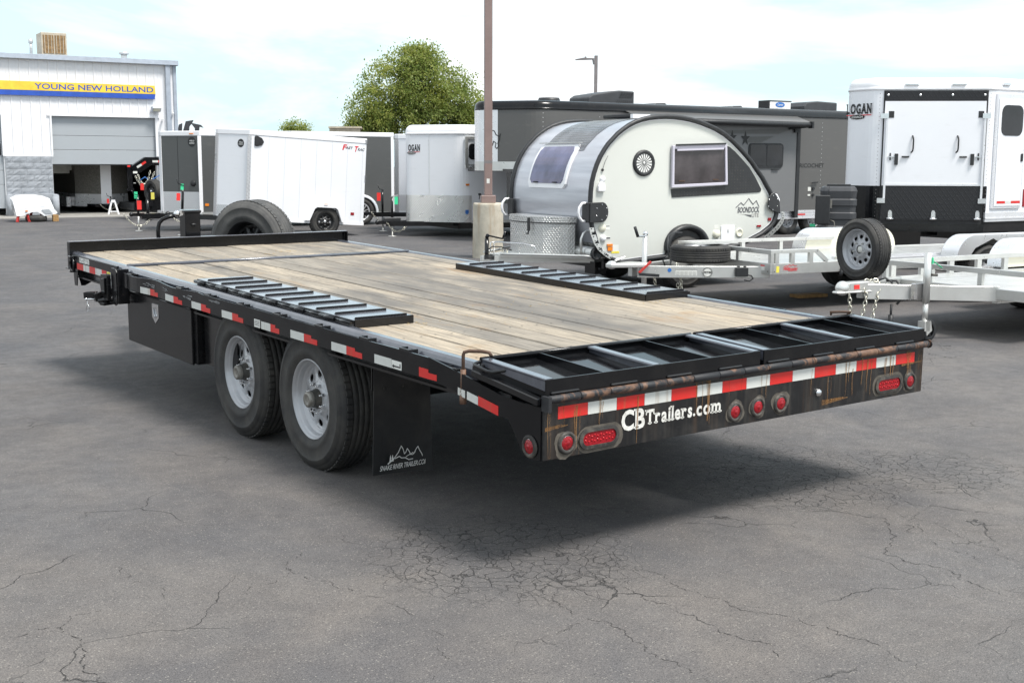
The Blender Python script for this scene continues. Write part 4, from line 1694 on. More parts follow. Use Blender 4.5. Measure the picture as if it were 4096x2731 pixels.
# mud flaps
for xo, nm in ((0, 'left'), (1.9, 'right')):
    m = MB()
    n, k_ = 6, 8
    vs, fs = [], []
    for sf in (0, 1):
        for j in range(k_ + 1):
            for i in range(n + 1):
                u, v = i / n, j / k_
                zz_ = .085 + (.645 - .085) * v
                yy = 1.50 + .018 * (1 - v) ** 2 * math.sin(u * 3.0 + .6) - .010 * (1 - v) * u + sf * .006
                vs.append((.112 + xo + u * .325 + .012 * (1 - v) * (u - .5), yy, zz_ - .012 * u * (1 - v) + .012 * (1 - u) * 0))
    q = (n + 1) * (k_ + 1)
    for sf in (0, 1):
        fs += [(sf * q + j * (n + 1) + i, sf * q + j * (n + 1) + i + 1, sf * q + (j + 1) * (n + 1) + i + 1, sf * q + (j + 1) * (n + 1) + i) for j in range(k_) for i in range(n)]
    edge = [i for i in range(n + 1)] + [(j + 1) * (n + 1) - 1 for j in range(1, k_ + 1)] + [k_ * (n + 1) + i for i in range(n - 1, -1, -1)] + [j * (n + 1) for j in range(k_ - 1, 0, -1)]
    ne = len(edge)
    fs += [(edge[i], edge[(i + 1) % ne], edge[(i + 1) % ne] + q, edge[i] + q) for i in range(ne)]
    m.add(vs, fs)
    fl = part(m, 'mud_flap', 'rubber_flap')
    m = MB()
    m.box(.105 + xo, .47 + xo, 1.510, 1.518, .52, .70)
    part(m, 'flap_bracket', 'black_steel', .001)
    m = MB()
    for bx_ in (.170, .277, .385):
        m.sphere((bx_ + xo, 1.4985, .528), .008, 8, 5, (1, .5, 1))
    part(m, 'flap_bolt', 'hub_steel', parent=fl)
    if xo == 0:
        MF = frame((0, 1.4965, 0), (1, 0, 0), (0, 0, 1))
        m = MB()
        MTN = [(.183, .140), (.20, .150), (.222, .165), (.245, .190), (.262, .222), (.273, .205), (.281, .178), (.290, .186), (.298, .204), (.308, .190), (.318, .170), (.330, .178), (.338, .172), (.352, .196), (.362, .206), (.371, .186), (.384, .166), (.390, .152)]
        polyline_flat(m, MTN, .0042, MF, t=.0035)
        polyline_flat(m, [(.225, .162), (.250, .170), (.262, .160), (.285, .158), (.305, .145), (.330, .146)], .0045, MF, t=.0055)
        polyline_flat(m, [(.29, .163), (.312, .172), (.33, .168), (.345, .181)], .0035, MF, t=.0055)
        polyline_flat(m, [(.183, .140), (.215, .160)], .006, MF, t=.0066)
        m.M = MF
        for tx in (.197, .209):
            m.add([(tx - .007, .150, .0072), (tx + .007, .150, .0072), (tx + .003, .165, .0072), (tx + .005, .165, .0072), (tx, .186, .0072), (tx - .005, .165, .0072), (tx - .003, .165, .0072)], [(0, 1, 2, 3, 4, 5, 6)])
        m.M = Matrix()
        put_text(m, 'SNAKE RIVER TRAILER.COM', MF, .134, .108, .280, .026, bold=.004, space=.9, shear=.22, t=.0062)
        part(m, 'flap_print', 'print_white', parent=fl)
# wheels and axles
for (xx, ax) in ((.147, -1), (W - .147, 1)):
    for yy in (2.070, 2.984):
        make_wheel(TRL, (xx, yy, .385), (ax, 0, 0), .388, .218, .235, n=64, rim_mat='rim_silver', holes=8, dish=.052, hub='dana', detail=(ax < 0))
m = MB()
for yy in (2.07, 2.984):
    m.cyl((.3, yy, .385), (W - .3, yy, .385), .06, n=12)
for xx in (.47, 1.99):
    for yy in (2.07, 2.984):
        m.tube([(xx, yy - .42, .53), (xx, yy - .2, .47), (xx, yy, .455), (xx, yy + .2, .47), (xx, yy + .42, .53)], .028, 6)
part(m, 'axle', 'black_steel')
# tongue in front of the deck
m = MB()
m.bar((.55, 5.6, .64), (1.22, 7.9, .60), .07, .17)
m.bar((1.89, 5.6, .64), (1.22, 7.9, .60), .07, .17)
m.box(.6, 1.9, 6.10, 6.20, .60, .70)
part(m, 'tongue_frame', 'black_steel')
m = MB()
m.box(1.02, 1.155, 6.25, 6.38, .60, 1.145)
m.box(1.012, 1.163, 6.242, 6.388, 1.125, 1.15)
jb = part(m, 'jack_housing', 'black_steel', .006)
m = MB()
m.tube([(.98, 6.32, 1.115), (.90, 6.34, 1.092), (.86, 6.35, 1.075), (.835, 6.36, 1.045), (.822, 6.36, 1.00), (.822, 6.36, .94), (.84, 6.36, .86)], .017, 12)
part(m, 'bent_handle', 'black_paint', parent=jb)
m = MB()
m.bar((.965, 6.32, 1.115), (1.03, 6.31, 1.135), .04, .045)
m.sphere((.975, 6.315, 1.12), .03, 10, 6)
part(m, 'handle_pivot', 'chrome', parent=jb)
m = MB()
m.sphere((1.09, 6.24, 1.03), .022, 10, 6, (1, .4, .5))
part(m, 'housing_plug', 'rubber_flap', parent=jb)
sa = Vector((-.87, -.49, 0)).normalized()
sp_c = Vector((1.80, 6.62, .80))
make_wheel(TRL, sp_c, sa, .405, .225, .27, tmat='tyre_dusty', n=64, rim_mat='rim_black', holes=8, dish=.09, hub='none')
m = MB()
m.cyl(sp_c - sa * .02, sp_c - sa * .25, .03)
m.box(1.80, 1.92, 6.65, 6.75, .62, .90)
part(m, 'spare_mount', 'black_steel')

# ------------------------------------------------------------------ helpers for the row of parked units
def rowframe(x, y, ang, pitch=0.0, z=0.0):
    return Matrix.Translation((x, y, z)) @ Matrix.Rotation(R(ang), 4, 'Z') @ Matrix.Rotation(R(pitch), 4, 'Y')


def jack_parts(T, u, v, ztop, zfoot=0.0, crank=True, mat='black_steel', foot='aluminium', r_=.028, swing=1, plate=.09):
    m = MB()
    m.cyl((u, v, zfoot + (ztop - zfoot) * .42), (u, v, ztop), r_, n=12)
    j = m.build('jack', mat, T)
    m = MB()
    m.cyl((u, v, zfoot + .015), (u, v, zfoot + (ztop - zfoot) * .45), r_ * .75, n=12)
    m.cyl((u, v, zfoot + .002), (u, v, zfoot + .015), plate, plate * .9, 10)
    m.build('jack_foot', foot, j)
    if crank:
        m = MB()
        m.tube([(u, v - r_, ztop - .02), (u, v - r_ - .04, ztop), (u - .12 * swing, v - r_ - .05, ztop + .03), (u - .15 * swing, v - r_ - .05, ztop + .12)], .009, 6)
        m.build('jack_crank', mat, j)
    return j


def vnose(uf, ur, Wd, nl, tip=.10):
    return [(uf, 0), (ur, 0), (ur, Wd), (uf, Wd), (uf - nl, Wd / 2 + tip), (uf - nl, Wd / 2 - tip)]


def inset(poly, d):
    """grow (d>0) a convex footprint outwards"""
    cx_ = sum(p[0] for p in poly) / len(poly)
    cy_ = sum(p[1] for p in poly) / len(poly)
    out = []
    n = len(poly)
    for i in range(n):
        a, b, c = Vector(poly[i - 1]), Vector(poly[i]), Vector(poly[(i + 1) % n])
        e, f = (b - a).normalized(), (c - b).normalized()
        n1, n2 = Vector((e.y, -e.x)), Vector((f.y, -f.x))
        if n1.dot(b - Vector((cx_, cy_))) < 0:
            n1, n2 = -n1, -n2
        k = (n1 + n2).normalized()
        out.append(tuple(b + k * d / max(.3, k.dot(n1))))
    return out


def tongue(T, uf, nl, Wd, zt, length, mat='black_steel', coup='black_steel'):
    m = MB()
    c = Wd / 2
    u0 = uf - nl - length
    m.bar((u0 + .1, c, zt), (uf + .3, c - Wd * .32, zt), .06, .10)
    m.bar((u0 + .1, c, zt), (uf + .3, c + Wd * .32, zt), .06, .10)
    t = m.build('tongue', mat, T)
    m = MB()
    m.bar((u0 - .12, c, zt + .03), (u0 + .18, c, zt + .03), .085, .075)
    m.sphere((u0 - .12, c, zt + .035), .055, 10, 6)
    m.build('coupler', coup, T, .006)
    return t


def seal(T, M, x, y, s1, s2, r_):
    m = MB()
    disc(m, M, x, y, r_, r_ * 1.05, t=.003)
    b = m.build('round_badge', 'print_black', T)
    m = MB()
    put_text(m, s1, M, x - r_ * .62, y + r_ * .08, r_ * 1.24, r_ * .32, bold=.02, t=.0045)
    put_text(m, s2, M, x - r_ * .66, y - r_ * .42, r_ * 1.32, r_ * .32, bold=.02, t=.0045)
    m.build('badge_print', 'print_white', b)


def cargo(name, label, M, uf, ur, Wd, nl, z0, z1, mat, nosemat, trim='white_gloss', guard=.45, edge=True, seamed=False, group=None):
    T = thing(name, label, 'cargo trailer', M=M, group=group)
    fp = vnose(uf, ur, Wd, nl)
    m = MB()
    m.prism(fp, 2, z0, z1)
    body = m.build('body', mat, T)
    m = MB()
    m.prism(inset(fp, .012), 2, z1 - .10, z1 + .015)
    m.build('roof_trim', trim, T, .012)
    m = MB()
    m.prism(inset(fp, .010), 2, z0 - .04, z0 + .03)
    m.build('bottom_rail', trim if mat != 'charcoal_panel' else 'aluminium', T)
    # near nose face
    a, b = Vector((*fp[5], 0)), Vector((*fp[0], 0))
    L_ = (b - a).length
    FM = frame((a.x, a.y, z0), (b - a), (0, 0, 1))
    if guard:
        m = MB(FM)
        m.box(.0, L_, 0, guard, .0, .006)
        m.build('rock_guard', 'diamond_fine', T)
    if edge:
        tm = 'diamond_fine' if edge == 'diamond' else 'white_gloss'
        m = MB()
        m.box(uf - .05, uf + .035, -.008, -.001, z0, z1 - .1)
        m.build('corner_trim', tm, T)
        m = MB(FM)
        m.box(L_ - .05, L_, guard * 0, z1 - z0 - .1, .001, .008)
        m.build('corner_trim', tm, T)
        m = MB()
        m.box(fp[4][0] - .01, fp[4][0], Wd / 2 - .11, Wd / 2 + .11, z0, z1 - .1)
        m.build('corner_trim', tm, T)
    return T, FM, L_, body


def tag_hang(T, p, mat, s=.06):
    m = MB()
    p = Vector(p)
    m.box(p.x - s * .4, p.x + s * .4, p.y - .002, p.y, p.z - s * 1.6, p.z)
    return m.build('hang_tag', mat, T)


# ------------------------------------------------------------------ white cargo trailer
MB_ = rowframe(9.75, 20.54, -8, 3.5)
T, FM, L_, body = cargo('cargo_trailer', 'bright white single-axle V-nose cargo trailer behind the big spare tyre', MB_, -1.72, .94, 1.56, .50, .32, 2.20, 'white_panel', 'white_panel', guard=.27, edge='diamond')
seal(T, FM, L_ * .72, 1.60, 'WELLS', 'CARGO', .085)
m = MB()
m.box(-1.70, .93, -.006, 0, .335, .35)
for k in range(7):
    m.box(-1.30 + k * .36, -1.298 + k * .36, -.0025, 0, .35, 2.1)
m.build('panel_seams', 'door_grey', T)
SM = frame((0, -.002, 0), (1, 0, 0), (0, 0, 1))
m = MB()
put_text(m, 'F', SM, .37, 1.93, .085, .125, bold=.03, shear=.25)
put_text(m, 'T', SM, .64, 1.91, .085, .125, bold=.03, shear=.25)
m.build('side_lettering', 'print_red', T)
m = MB()
put_text(m, 'AST', SM, .45, 1.955, .155, .06, bold=.03, shear=.25)
put_text(m, 'RAC', SM, .735, 1.935, .155, .06, bold=.03, shear=.25)
m.build('side_lettering', 'print_grey', T)
m = MB()
m.M = frame((-1.52, 0, 1.97), (1, 0, 0), (0, 0, 1))
m.prism([(-.10, .12), (-.05, .13), (.06, .08), (.11, .0), (.06, -.07), (-.05, -.10), (-.10, -.09)], 2, 0, .03)
vt = m.build('side_vent', 'plastic_black', T, .012)
m = MB(frame((-1.52, -.031, 1.97), (1, 0, 0), (0, 0, 1)))
for k in range(6):
    m.box(-.07 + k * .02, -.062 + k * .02, -.07 + k * .012, .09 - k * .012, 0, .008)
m.build('vent_louvre', 'plastic_charcoal', vt)
m = MB()
out_, in_ = [(-.44, .34), (-.30, .66), (-.24, .70), (.28, .70), (.34, .66), (.46, .33)], [(-.36, .34), (-.25, .60), (-.20, .64), (.24, .64), (.29, .60), (.39, .33)]
n = len(out_)
for q in range(n - 1):
    vs = [(*out_[q], 0), (*out_[q + 1], 0), (*in_[q + 1], 0), (*in_[q], 0)]
    m.add([(a, -.12, b) for a, b, _ in vs] + [(a, .0, b) for a, b, _ in vs], [(0, 1, 2, 3), (0, 1, 5, 4), (3, 2, 6, 7)])
m.build('fender', 'white_gloss', T)
m = MB()
m.prism([(-.33, .33), (-.24, .60), (.28, .60), (.37, .33)], 1, -.003, .0)
m.build('wheel_well', 'interior_dark', T)
make_wheel(T, (.02, .02, .33), (0, -1, 0), .335, .20, .19, n=36, rim_mat='rim_black', holes=8, dish=.03, hub='none')
m = MB()
m.box(.63, .71, -.008, 0, .50, .56)
m.build('side_light', 'lens_red', T)
m = MB()
m.box(-.04, .04, -.14, -.10, .71, .725)
m.build('fender_light', 'lens_amber', T)
m = MB()
m.box(.93, .955, -.01, .05, 1.25, 1.40)
m.box(.90, .95, -.012, .02, 2.10, 2.19)
m.build('door_hinge', 'chrome', T)
m = MB()
m.box(-1.62, -1.55, -.01, 0, 2.13, 2.15)
m.build('clearance_light', 'lens_amber', T)
tongue(T, -1.72, .5, 1.56, .29, .9)
jack_parts(T, -2.95, .70, .95, -.12)
tag_hang(T, (-3.05, .66, .78), 'tag_red', .10)
tag_hang(T, (-2.98, .64, .98), 'tag_green', .08)
m = MB()
chain_mesh(m, sag((-3.2, .70, .30), (-2.6, .72, .28), .14), .06, .007, .018)
m.build('safety_chain', 'chain_zinc', T)

# ------------------------------------------------------------------ charcoal cargo trailer, leftmost
a5 = R(-5)
e1 = Vector((math.cos(a5), math.sin(a5), 0))
e2 = Vector((-math.sin(a5), math.cos(a5), 0))
o_ = Vector((7.06, 24.73, 0)) - e2 * .95
T, FM, L_, body = cargo('cargo_trailer', 'charcoal V-nose cargo trailer with a diamond plate nose, left of the white one', rowframe(o_.x, o_.y, -5), 1.25, 3.4, 1.9, .66, .43, 2.33, 'charcoal_panel', 'charcoal_panel', guard=.50, edge=True)
seal(T, FM, L_ * .80, 1.66, 'WELLS', 'CARGO', .11)
m = MB(FM)
m.box(L_ * .42, L_ * .42 + .006, .5, 1.8, 0, .004)
m.build('panel_seam', 'print_black', T)
m = MB(FM)
m.sphere((L_ * .80, .70, .0), .08, 12, 8, (1, 1, .5))
m.build('vent_cap', 'plastic_black', T)
m = MB()
m.box(1.33, 1.42, -.01, 0, .60, .66)
m.build('side_light', 'lens_amber', T)
m = MB(FM)
m.box(L_ * .75, L_ * .85, 1.84, 1.86, .012, .03)
m.build('clearance_light', 'lens_amber', T)
tongue(T, 1.25, .66, 1.9, .36, .62)
jack_parts(T, .0, .90, .85, 0)
tag_hang(T, (.02, .86, .72), 'tag_red', .13)
tag_hang(T, (-.05, .86, .93), 'tag_green', .10)
m = MB()
chain_mesh(m, sag((-.35, .86, .42), (.35, .86, .40), .28), .06, .008, .02)
m.build('safety_chain', 'chain_zinc', T)
m = MB()
m.box(.0, 1.3, .60, .66, .30, .42)
m.build('tongue_side', 'black_paint', T)
make_wheel(T, (2.3, .02, .34), (0, -1, 0), .34, .20, .19, n=24, rim_mat='rim_black', holes=5, dish=.03, hub='none', detail=False)

# ------------------------------------------------------------------ long charcoal trailer behind the white one
T, FM, L_, body = cargo('cargo_trailer', 'dark grey enclosed trailer standing behind the white cargo trailer, with alloy wheels', rowframe(13.11, 24.59, -5), -2.0, .86, 1.95, .55, .30, 2.40, 'charcoal_panel', 'charcoal_panel', guard=0, edge=False)
spoke_wheel(T, (-.15, -.08, .35), (0, -1, 0), .35, .22, .20)
m = MB()
m.lathe([(0, .40), (.0, .47), (.20, .47), (.20, .40)], (-.15, .02, .33), (0, -1, 0), 20, True, a0=-PI / 2, a1=PI / 2, ref=(0, 0, 1))
m.build('fender', 'aluminium_bright', T)
m = MB()
m.box(.78, .86, -.01, 0, .3, 2.3)
m.build('rear_post', 'white_gloss', T)

# ------------------------------------------------------------------ silver-white trailer with only its nose in view
o_ = Vector((11.92, 21.64, 0)) - e2 * .95
T, FM, L_, body = cargo('cargo_trailer', 'pale V-nose trailer mostly hidden, its nose edge showing beside the horse trailer', rowframe(o_.x, o_.y, -5), 1.10, 3.0, 1.9, .70, .45, 2.29, 'white_panel', 'white_panel', guard=.42, edge='diamond')
tongue(T, 1.10, .7, 1.9, .40, .75)
jack_parts(T, 0, .93, .98, 0)
tag_hang(T, (-.12, .88, .92), 'tag_red', .12)
m = MB()
chain_mesh(m, sag((-.3, .9, .45), (.3, .9, .42), .2), .06, .007, .018)
m.build('safety_chain', 'chain_zinc', T)

# ------------------------------------------------------------------ white horse trailer with rounded nose
o_ = Vector((11.29, 17.24, 0))
T = thing('horse_trailer', 'white horse trailer with rounded nose and polished tread plate stone guard', 'horse trailer', M=rowframe(12.14, 18.50, -5, z=-.097) @ Matrix.Scale(1.06, 4))
dx = Vector((10.56, 18.35, 0)) - o_
tu, tv = dx.dot(e1), dx.dot(e2)
Wd = 2 * tv


def rounded_nose(tu, tv, ur, n=6):
    """footprint: near corner softened, tip softened"""
    c, t, c2 = Vector((0, 0)), Vector((tu, tv)), Vector((0, 2 * tv))

    def blend(p, q, r_, k):
        d1, d2 = (p - q).normalized() * k, (r_ - q).normalized() * k
        return [tuple((q + d1) * (1 - s) ** 2 + q * 2 * s * (1 - s) + (q + d2) * s * s) for s in [i / n for i in range(n + 1)]]
    b = Vector((ur, 0))
    return blend(b, c, t, .20) + blend(c, t, c2, .16) + blend(t, c2, Vector((ur, 2 * tv)), .20) + [(ur, 2 * tv), (ur, 0)]


fp = rounded_nose(tu, tv, 4.6)
m = MB()
m.prism(fp, 2, .40, 2.22)
m.build('body', 'white_panel', T)


def roof_cap(T, fp, z0, z1, mat, r_=.14, name='roof_cap', parent=None):
    m = MB()
    rings = [(z0, .0), (z0, .014), (z0 + .03, .014), (z0 + .035, .006)]
    for k in range(6):
        t = k / 5 * PI / 2
        rings.append((z1 - r_ + r_ * math.sin(t), .006 - r_ * (1 - math.cos(t))))
    allv, n = [], len(fp)
    for z, d in rings:
        allv += [(a, b, z) for a, b in inset(fp, d)]
    m.add(allv, [(k * n + i, k * n + (i + 1) % n, (k + 1) * n + (i + 1) % n, (k + 1) * n + i) for k in range(len(rings) - 1) for i in range(n)], True)
    last = allv[-n:]
    m.add(last, [tuple(range(n))])
    return m.build(name, mat, parent or T)


roof_cap(T, fp, 2.21, 2.41, 'white_gloss')
FM = frame((tu, tv, 0), (-tu, -tv, 0), (0, 0, 1))
FL = math.hypot(tu, tv)
m = MB()
gl = [p for p in fp if p[0] < .21 and p[1] < tv + .05][:14]
gp_ = inset(fp, .008)
idx = [i for i, p in enumerate(fp[:14]) if p[1] <= tv + .1]
vs = []
for i in range(0, 12):
    vs += [(*gp_[i], .40), (*gp_[i], .955)]
m.add(vs, [(2 * i, 2 * i + 1, 2 * i + 3, 2 * i + 2) for i in range(11)])
m.build('stone_guard', 'diamond_plate', T)
m = MB(FM)
m.box(.56, .566, .96, 2.2, .001, .004)
m.build('panel_seam', 'aluminium', T)
m = MB(FM)
for k in range(14):
    disc(m, FM, .555, 1.0 + k * .09, .006, t=.005, n=6)
    disc(m, FM, FL - .19, 1.0 + k * .09, .006, t=.005, n=6)
m.build('rivets', 'aluminium', T)
m = MB()
slab_word(m, 'OGAN', FM, .085, 1.875, .27, .13, bold=.04, t=.005)
m.build('nose_lettering', 'print_black', T)
m = MB()
put_text(m, '_', FM, .085, 1.845, .27, .012, t=.0045)
m.build('nose_underline', 'print_red', T)
m = MB()
disc(m, FM, .16, 1.828, .10, .03, t=.005)
b = m.build('oval_badge', 'print_black', T)
m = MB()
put_text(m, 'COACH', FM, .085, 1.814, .15, .028, bold=.02, t=.0065)
m.build('badge_print', 'print_white', b)
m = MB()
for (xa, xb, za, zb) in ((-.01, .42, 2.11, 2.17), (-.01, .42, 1.52, 1.60), (-.01, .055, 1.60, 2.11), (.36, .42, 1.60, 2.11)):
    m.box(xa + .05, xb + .05, -.03, 0, za, zb)
fr = m.build('drop_window_frame', 'aluminium', T, .004)
m = MB()
m.prism(rrect(.15, .37, 1.71, 2.01, .07), 1, -.012, -.001)
m.build('window_pane', 'glass_dark', fr)
m = MB()
m.prism(rrect(.135, .385, 1.695, 2.025, .08), 1, -.008, -.0005)
m.build('window_seal', 'plastic_black', fr)
m = MB()
m.box(.13, .22, -.05, -.03, 1.54, 1.57)
m.build('window_latch', 'chrome', fr)
m = MB()
m.box(.06, .14, -.012, 0, 1.16, 1.20)
m.build('side_light', 'lens_amber', T)
m = MB()
m.prism([(.05, .66), (.13, .66), (.13, .59), (.09, .565), (.05, .59)], 1, -.004, 0)
m.build('shield_sticker', 'print_blue', T)
for lx in (.36, 1.66):
    m = MB()
    m.box(lx, lx + .06, -.02, 0, .96, 1.0)
    m.bar((lx + .03, -.02, .97), (lx + .01, -.02, .88), .01, .01)
    m.build('door_latch', 'plastic_black', T)
m = MB()
m.box(.2, 4.6, -.012, .0, .38, .44)
m.build('bottom_rail', 'aluminium', T)
m = MB()
m.box(.0, 4.5, .2, Wd - .2, .26, .39)
m.build('chassis', 'black_steel', T)
tongue(T, -.1, .70, Wd, .36, .55)
dj = (Vector((10.26, 18.38, 0)) - o_)
jack_parts(T, dj.dot(e1), dj.dot(e2), .92, .09, crank=False)
m = MB()
m.bar((dj.dot(e1) - .02, dj.dot(e2), .92), (dj.dot(e1) + .14, dj.dot(e2), .95), .03, .02)
m.build('jack_handle', 'aluminium', T)
tag_hang(T, (dj.dot(e1) + .07, dj.dot(e2) - .05, .92), 'tag_green', .10)
m = MB()
chain_mesh(m, sag((-1.28, dj.dot(e2) - .05, .40), (-.75, dj.dot(e2) - .05, .42), .22), .055, .008, .018)
m.build('safety_chain', 'chain_zinc', T)
m = MB()
m.bar((-1.35, dj.dot(e2), .44), (-.95, dj.dot(e2), .44), .14, .10)
m.build('coupler_cover', 'plastic_black', T, .02)
for uu in (2.3, 3.2):
    make_wheel(T, (uu, .1, .42), (0, -1, 0), .33, .20, .2, n=24, holes=5, dish=.03, hub='none', detail=False)
# red steel chock leaning by the light pole
rc = MB(rowframe(12.35, 18.0, -5))
rc.prism([(-.12, 0), (.14, 0), (.10, .10), (.05, .55), (.0, .60), (-.03, .52), (-.04, .22), (-.12, .16)], 1, 0, .12)
rc.box(-.16, -.06, .02, .10, .10, .20)
tag(rc.build('jack_stand', 'red_paint', None, .01), 'rusty red steel stand between the horse trailer and the concrete pole base', 'stand')

# ------------------------------------------------------------------ charcoal gooseneck trailer with living quarters
G0 = rowframe(19.16, 15.27, -5, z=.113) @ Matrix.Scale(.93, 4)
T = thing('gooseneck_trailer', 'long charcoal gooseneck horse trailer with awning and roof air conditioners', 'horse trailer', M=G0)
fp = []


def goose_fp(uf, tip, Wd, ur):
    c, t, c2 = Vector((uf, 0)), Vector((tip, Wd / 2)), Vector((uf, Wd))

    def blend(p, q, r_, k, n=6):
        d1, d2 = (p - q).normalized() * k, (r_ - q).normalized() * k
        return [tuple((q + d1) * (1 - s) ** 2 + q * 2 * s * (1 - s) + (q + d2) * s * s) for s in [i / n for i in range(n + 1)]]
    return blend(Vector((ur, 0)), c, t, .35) + blend(c, t, c2, .28) + blend(t, c2, Vector((ur, Wd)), .35) + [(ur, Wd), (ur, 0)]


fp = goose_fp(-7.45, -8.42, 2.5, 3.4)
m = MB()
m.prism(fp, 2, 1.62, 2.80)
m.build('upper_body', 'charcoal_satin', T)
m = MB()
m.box(-5.8, 3.4, 0, 2.5, .42, 1.62)
m.build('lower_body', 'charcoal_satin', T)
roof_cap(T, fp, 2.78, 2.98, 'black_paint', .13)
m = MB()
q = inset(fp, .010)
vs = []
for p in q[:14]:
    vs += [(*p, 1.46), (*p, 1.66)]
m.add(vs, [(2 * i, 2 * i + 1, 2 * i + 3, 2 * i + 2) for i in range(13)])
m.box(-7.2, -6.3, -.012, .0, 1.46, 1.66)
m.box(-7.2, -6.3, -.018, .0, 1.50, 1.52)
m.box(-7.2, -6.3, -.018, .0, 1.60, 1.62)
m.build('neck_rail', 'aluminium', T)
m = MB()
m.box(-8.0, -6.4, .25, 2.25, 1.44, 1.50)
m.build('neck_floor', 'black_steel', T)
# polished nose cap round the tip
m = MB()
vs = []
q = inset(fp, .009)
tipi = [i for i in range(7, 14)]
st_ = Vector(q[7]) + (Vector(q[6]) - Vector(q[7])).normalized() * .30
vs += [(st_.x, st_.y, 1.66), (st_.x, st_.y, 2.79)]
for i in tipi:
    vs += [(*q[i], 1.66), (*q[i], 2.79)]
m.add(vs, [(2 * i, 2 * i + 1, 2 * i + 3, 2 * i + 2) for i in range(len(tipi))])
m.build('nose_cap', 'aluminium_bright', T)
m = MB()
for zz_ in (.28, .36, .43):
    m.box(-5.8, 3.4, -.016, 0, zz_, zz_ + .055)
m.box(-5.8, 3.4, 0, 2.4, .27, .48)
m.build('running_rail', 'aluminium_bright', T)
m = MB()
for uu in (-7.40, -5.9, 0.98, 2.3):
    for k in range(11 if uu < -6.5 else 20):
        zz_ = 1.75 + k * .095 if uu < -6.5 else .6 + k * .108
        m.sphere((uu, -.002, zz_), .009, 6, 4, (1, .5, 1))
stuff(m.build('rivets', 'aluminium_bright', T))
# slide-out side wall with its window
m = MB()
m.box(-3.4, .02, -.10, 0.0, .47, 2.56)
so = m.build('slide_out', 'grey_panel', T)
m = MB()
m.box(.02, .13, -.12, .0, .30, 2.60)
m.build('slide_trim', 'plastic_black', so)
m = MB()
m.prism(rrect(-1.56, -.44, 1.53, 2.13, .10), 1, -.125, -.10)
wf = m.build('window_frame', 'plastic_black', so)
m = MB()
m.prism(rrect(-1.52, -1.02, 1.58, 2.09, .04), 1, -.130, -.125)
m.build('window_pane', 'glass_dark', wf)
m = MB()
m.prism(rrect(-.98, -.48, 1.58, 2.09, .04), 1, -.130, -.125)
m.build('window_pane', 'glass_dark', wf)
m = MB()
m.box(-.80, -.58, -.14, -.10, 1.49, 1.51)
m.build('window_drip', 'plastic_black', wf)
WM = frame((0, -.102, 0), (1, 0, 0), (0, 0, 1))
m = MB(WM)
star = []
for k in range(10):
    r_ = .19 if k % 2 == 0 else .075
    t = PI / 2 + k * PI / 5
    star.append((-1.68 + r_ * math.cos(t) * .8, 2.23 + r_ * math.sin(t), .006))
m.add(star, [tuple(range(10))])
star2 = [(x_ - .42, y_ + .02, z_) for x_, y_, z_ in star]
m.add(star2, [tuple(range(10))])
m.build('star_emblem', 'print_black', so)
m = MB(WM)
m.add([(-2.3, 2.42, .003), (-.1, 2.50, .003), (-.6, 2.36, .003), (-2.3, 2.34, .003)], [(0, 1, 2, 3)])
m.add([(-1.55, 2.28, .003), (-.75, 2.30, .003), (-1.15, 2.15, .003), (-1.6, 2.14, .003)], [(0, 1, 2, 3)])
m.build('swoosh_graphic', 'charcoal_panel', so)
m = MB()
WM = frame((0, -.002, 0), (1, 0, 0), (0, 0, 1))
put_text(m, 'RICOCHET', WM, .24, 1.545, .84, .105, bold=.012, t=.002)
polyline_flat(m, [(.17 + .10 * math.cos(R(a)), 1.57 + .13 * math.sin(R(a))) for a in range(80, 260, 15)], .014, WM)
m.build('side_lettering', 'print_black', T)
# buffalo head outline on the nose
c0 = Vector(fp[6])
c1 = Vector(fp[7])
BM = frame((c1.x, c1.y, 0), (c0.x - c1.x, c0.y - c1.y, 0), (0, 0, 1))
m = MB()
B_ = [(.30, 2.50), (.33, 2.42), (.38, 2.40), (.42, 2.34), (.48, 2.32), (.52, 2.24), (.60, 2.20), (.62, 2.26), (.60, 2.14), (.56, 2.06), (.58, 2.0), (.54, 1.94), (.50, 1.98), (.52, 2.06), (.46, 2.10), (.44, 2.02), (.40, 1.94), (.34, 1.92), (.30, 1.98)]
polyline_flat(m, [(x_ - .26, y_) for x_, y_ in B_], .020, BM, t=.012)
m.build('buffalo_emblem', 'print_black', T)
# awning
m = MB()
m.add([(-5.2, .0, 2.80), (.10, .0, 2.79), (.14, -.42, 2.64), (-5.2, -.42, 2.66), (-5.2, .0, 2.81), (.10, .0, 2.80), (.14, -.42, 2.65), (-5.2, -.42, 2.67)], [(0, 1, 2, 3), (7, 6, 5, 4), (0, 4, 5, 1), (1, 5, 6, 2), (2, 6, 7, 3), (3, 7, 4, 0)])
aw = m.build('awning', 'charcoal_satin', T)
m = MB()
m.cyl((-5.2, -.43, 2.60), (.16, -.43, 2.58), .055, n=14)
m.box(.13, .19, -.50, -.36, 2.50, 2.66)
m.build('awning_roller', 'plastic_black', aw)
m = MB()
m.bar((-.25, -.12, 2.50), (.13, -.43, 2.55), .05, .06)
m.box(-.10, .06, -.16, -.12, 2.40, 2.52)
m.build('awning_arm', 'plastic_black', aw)
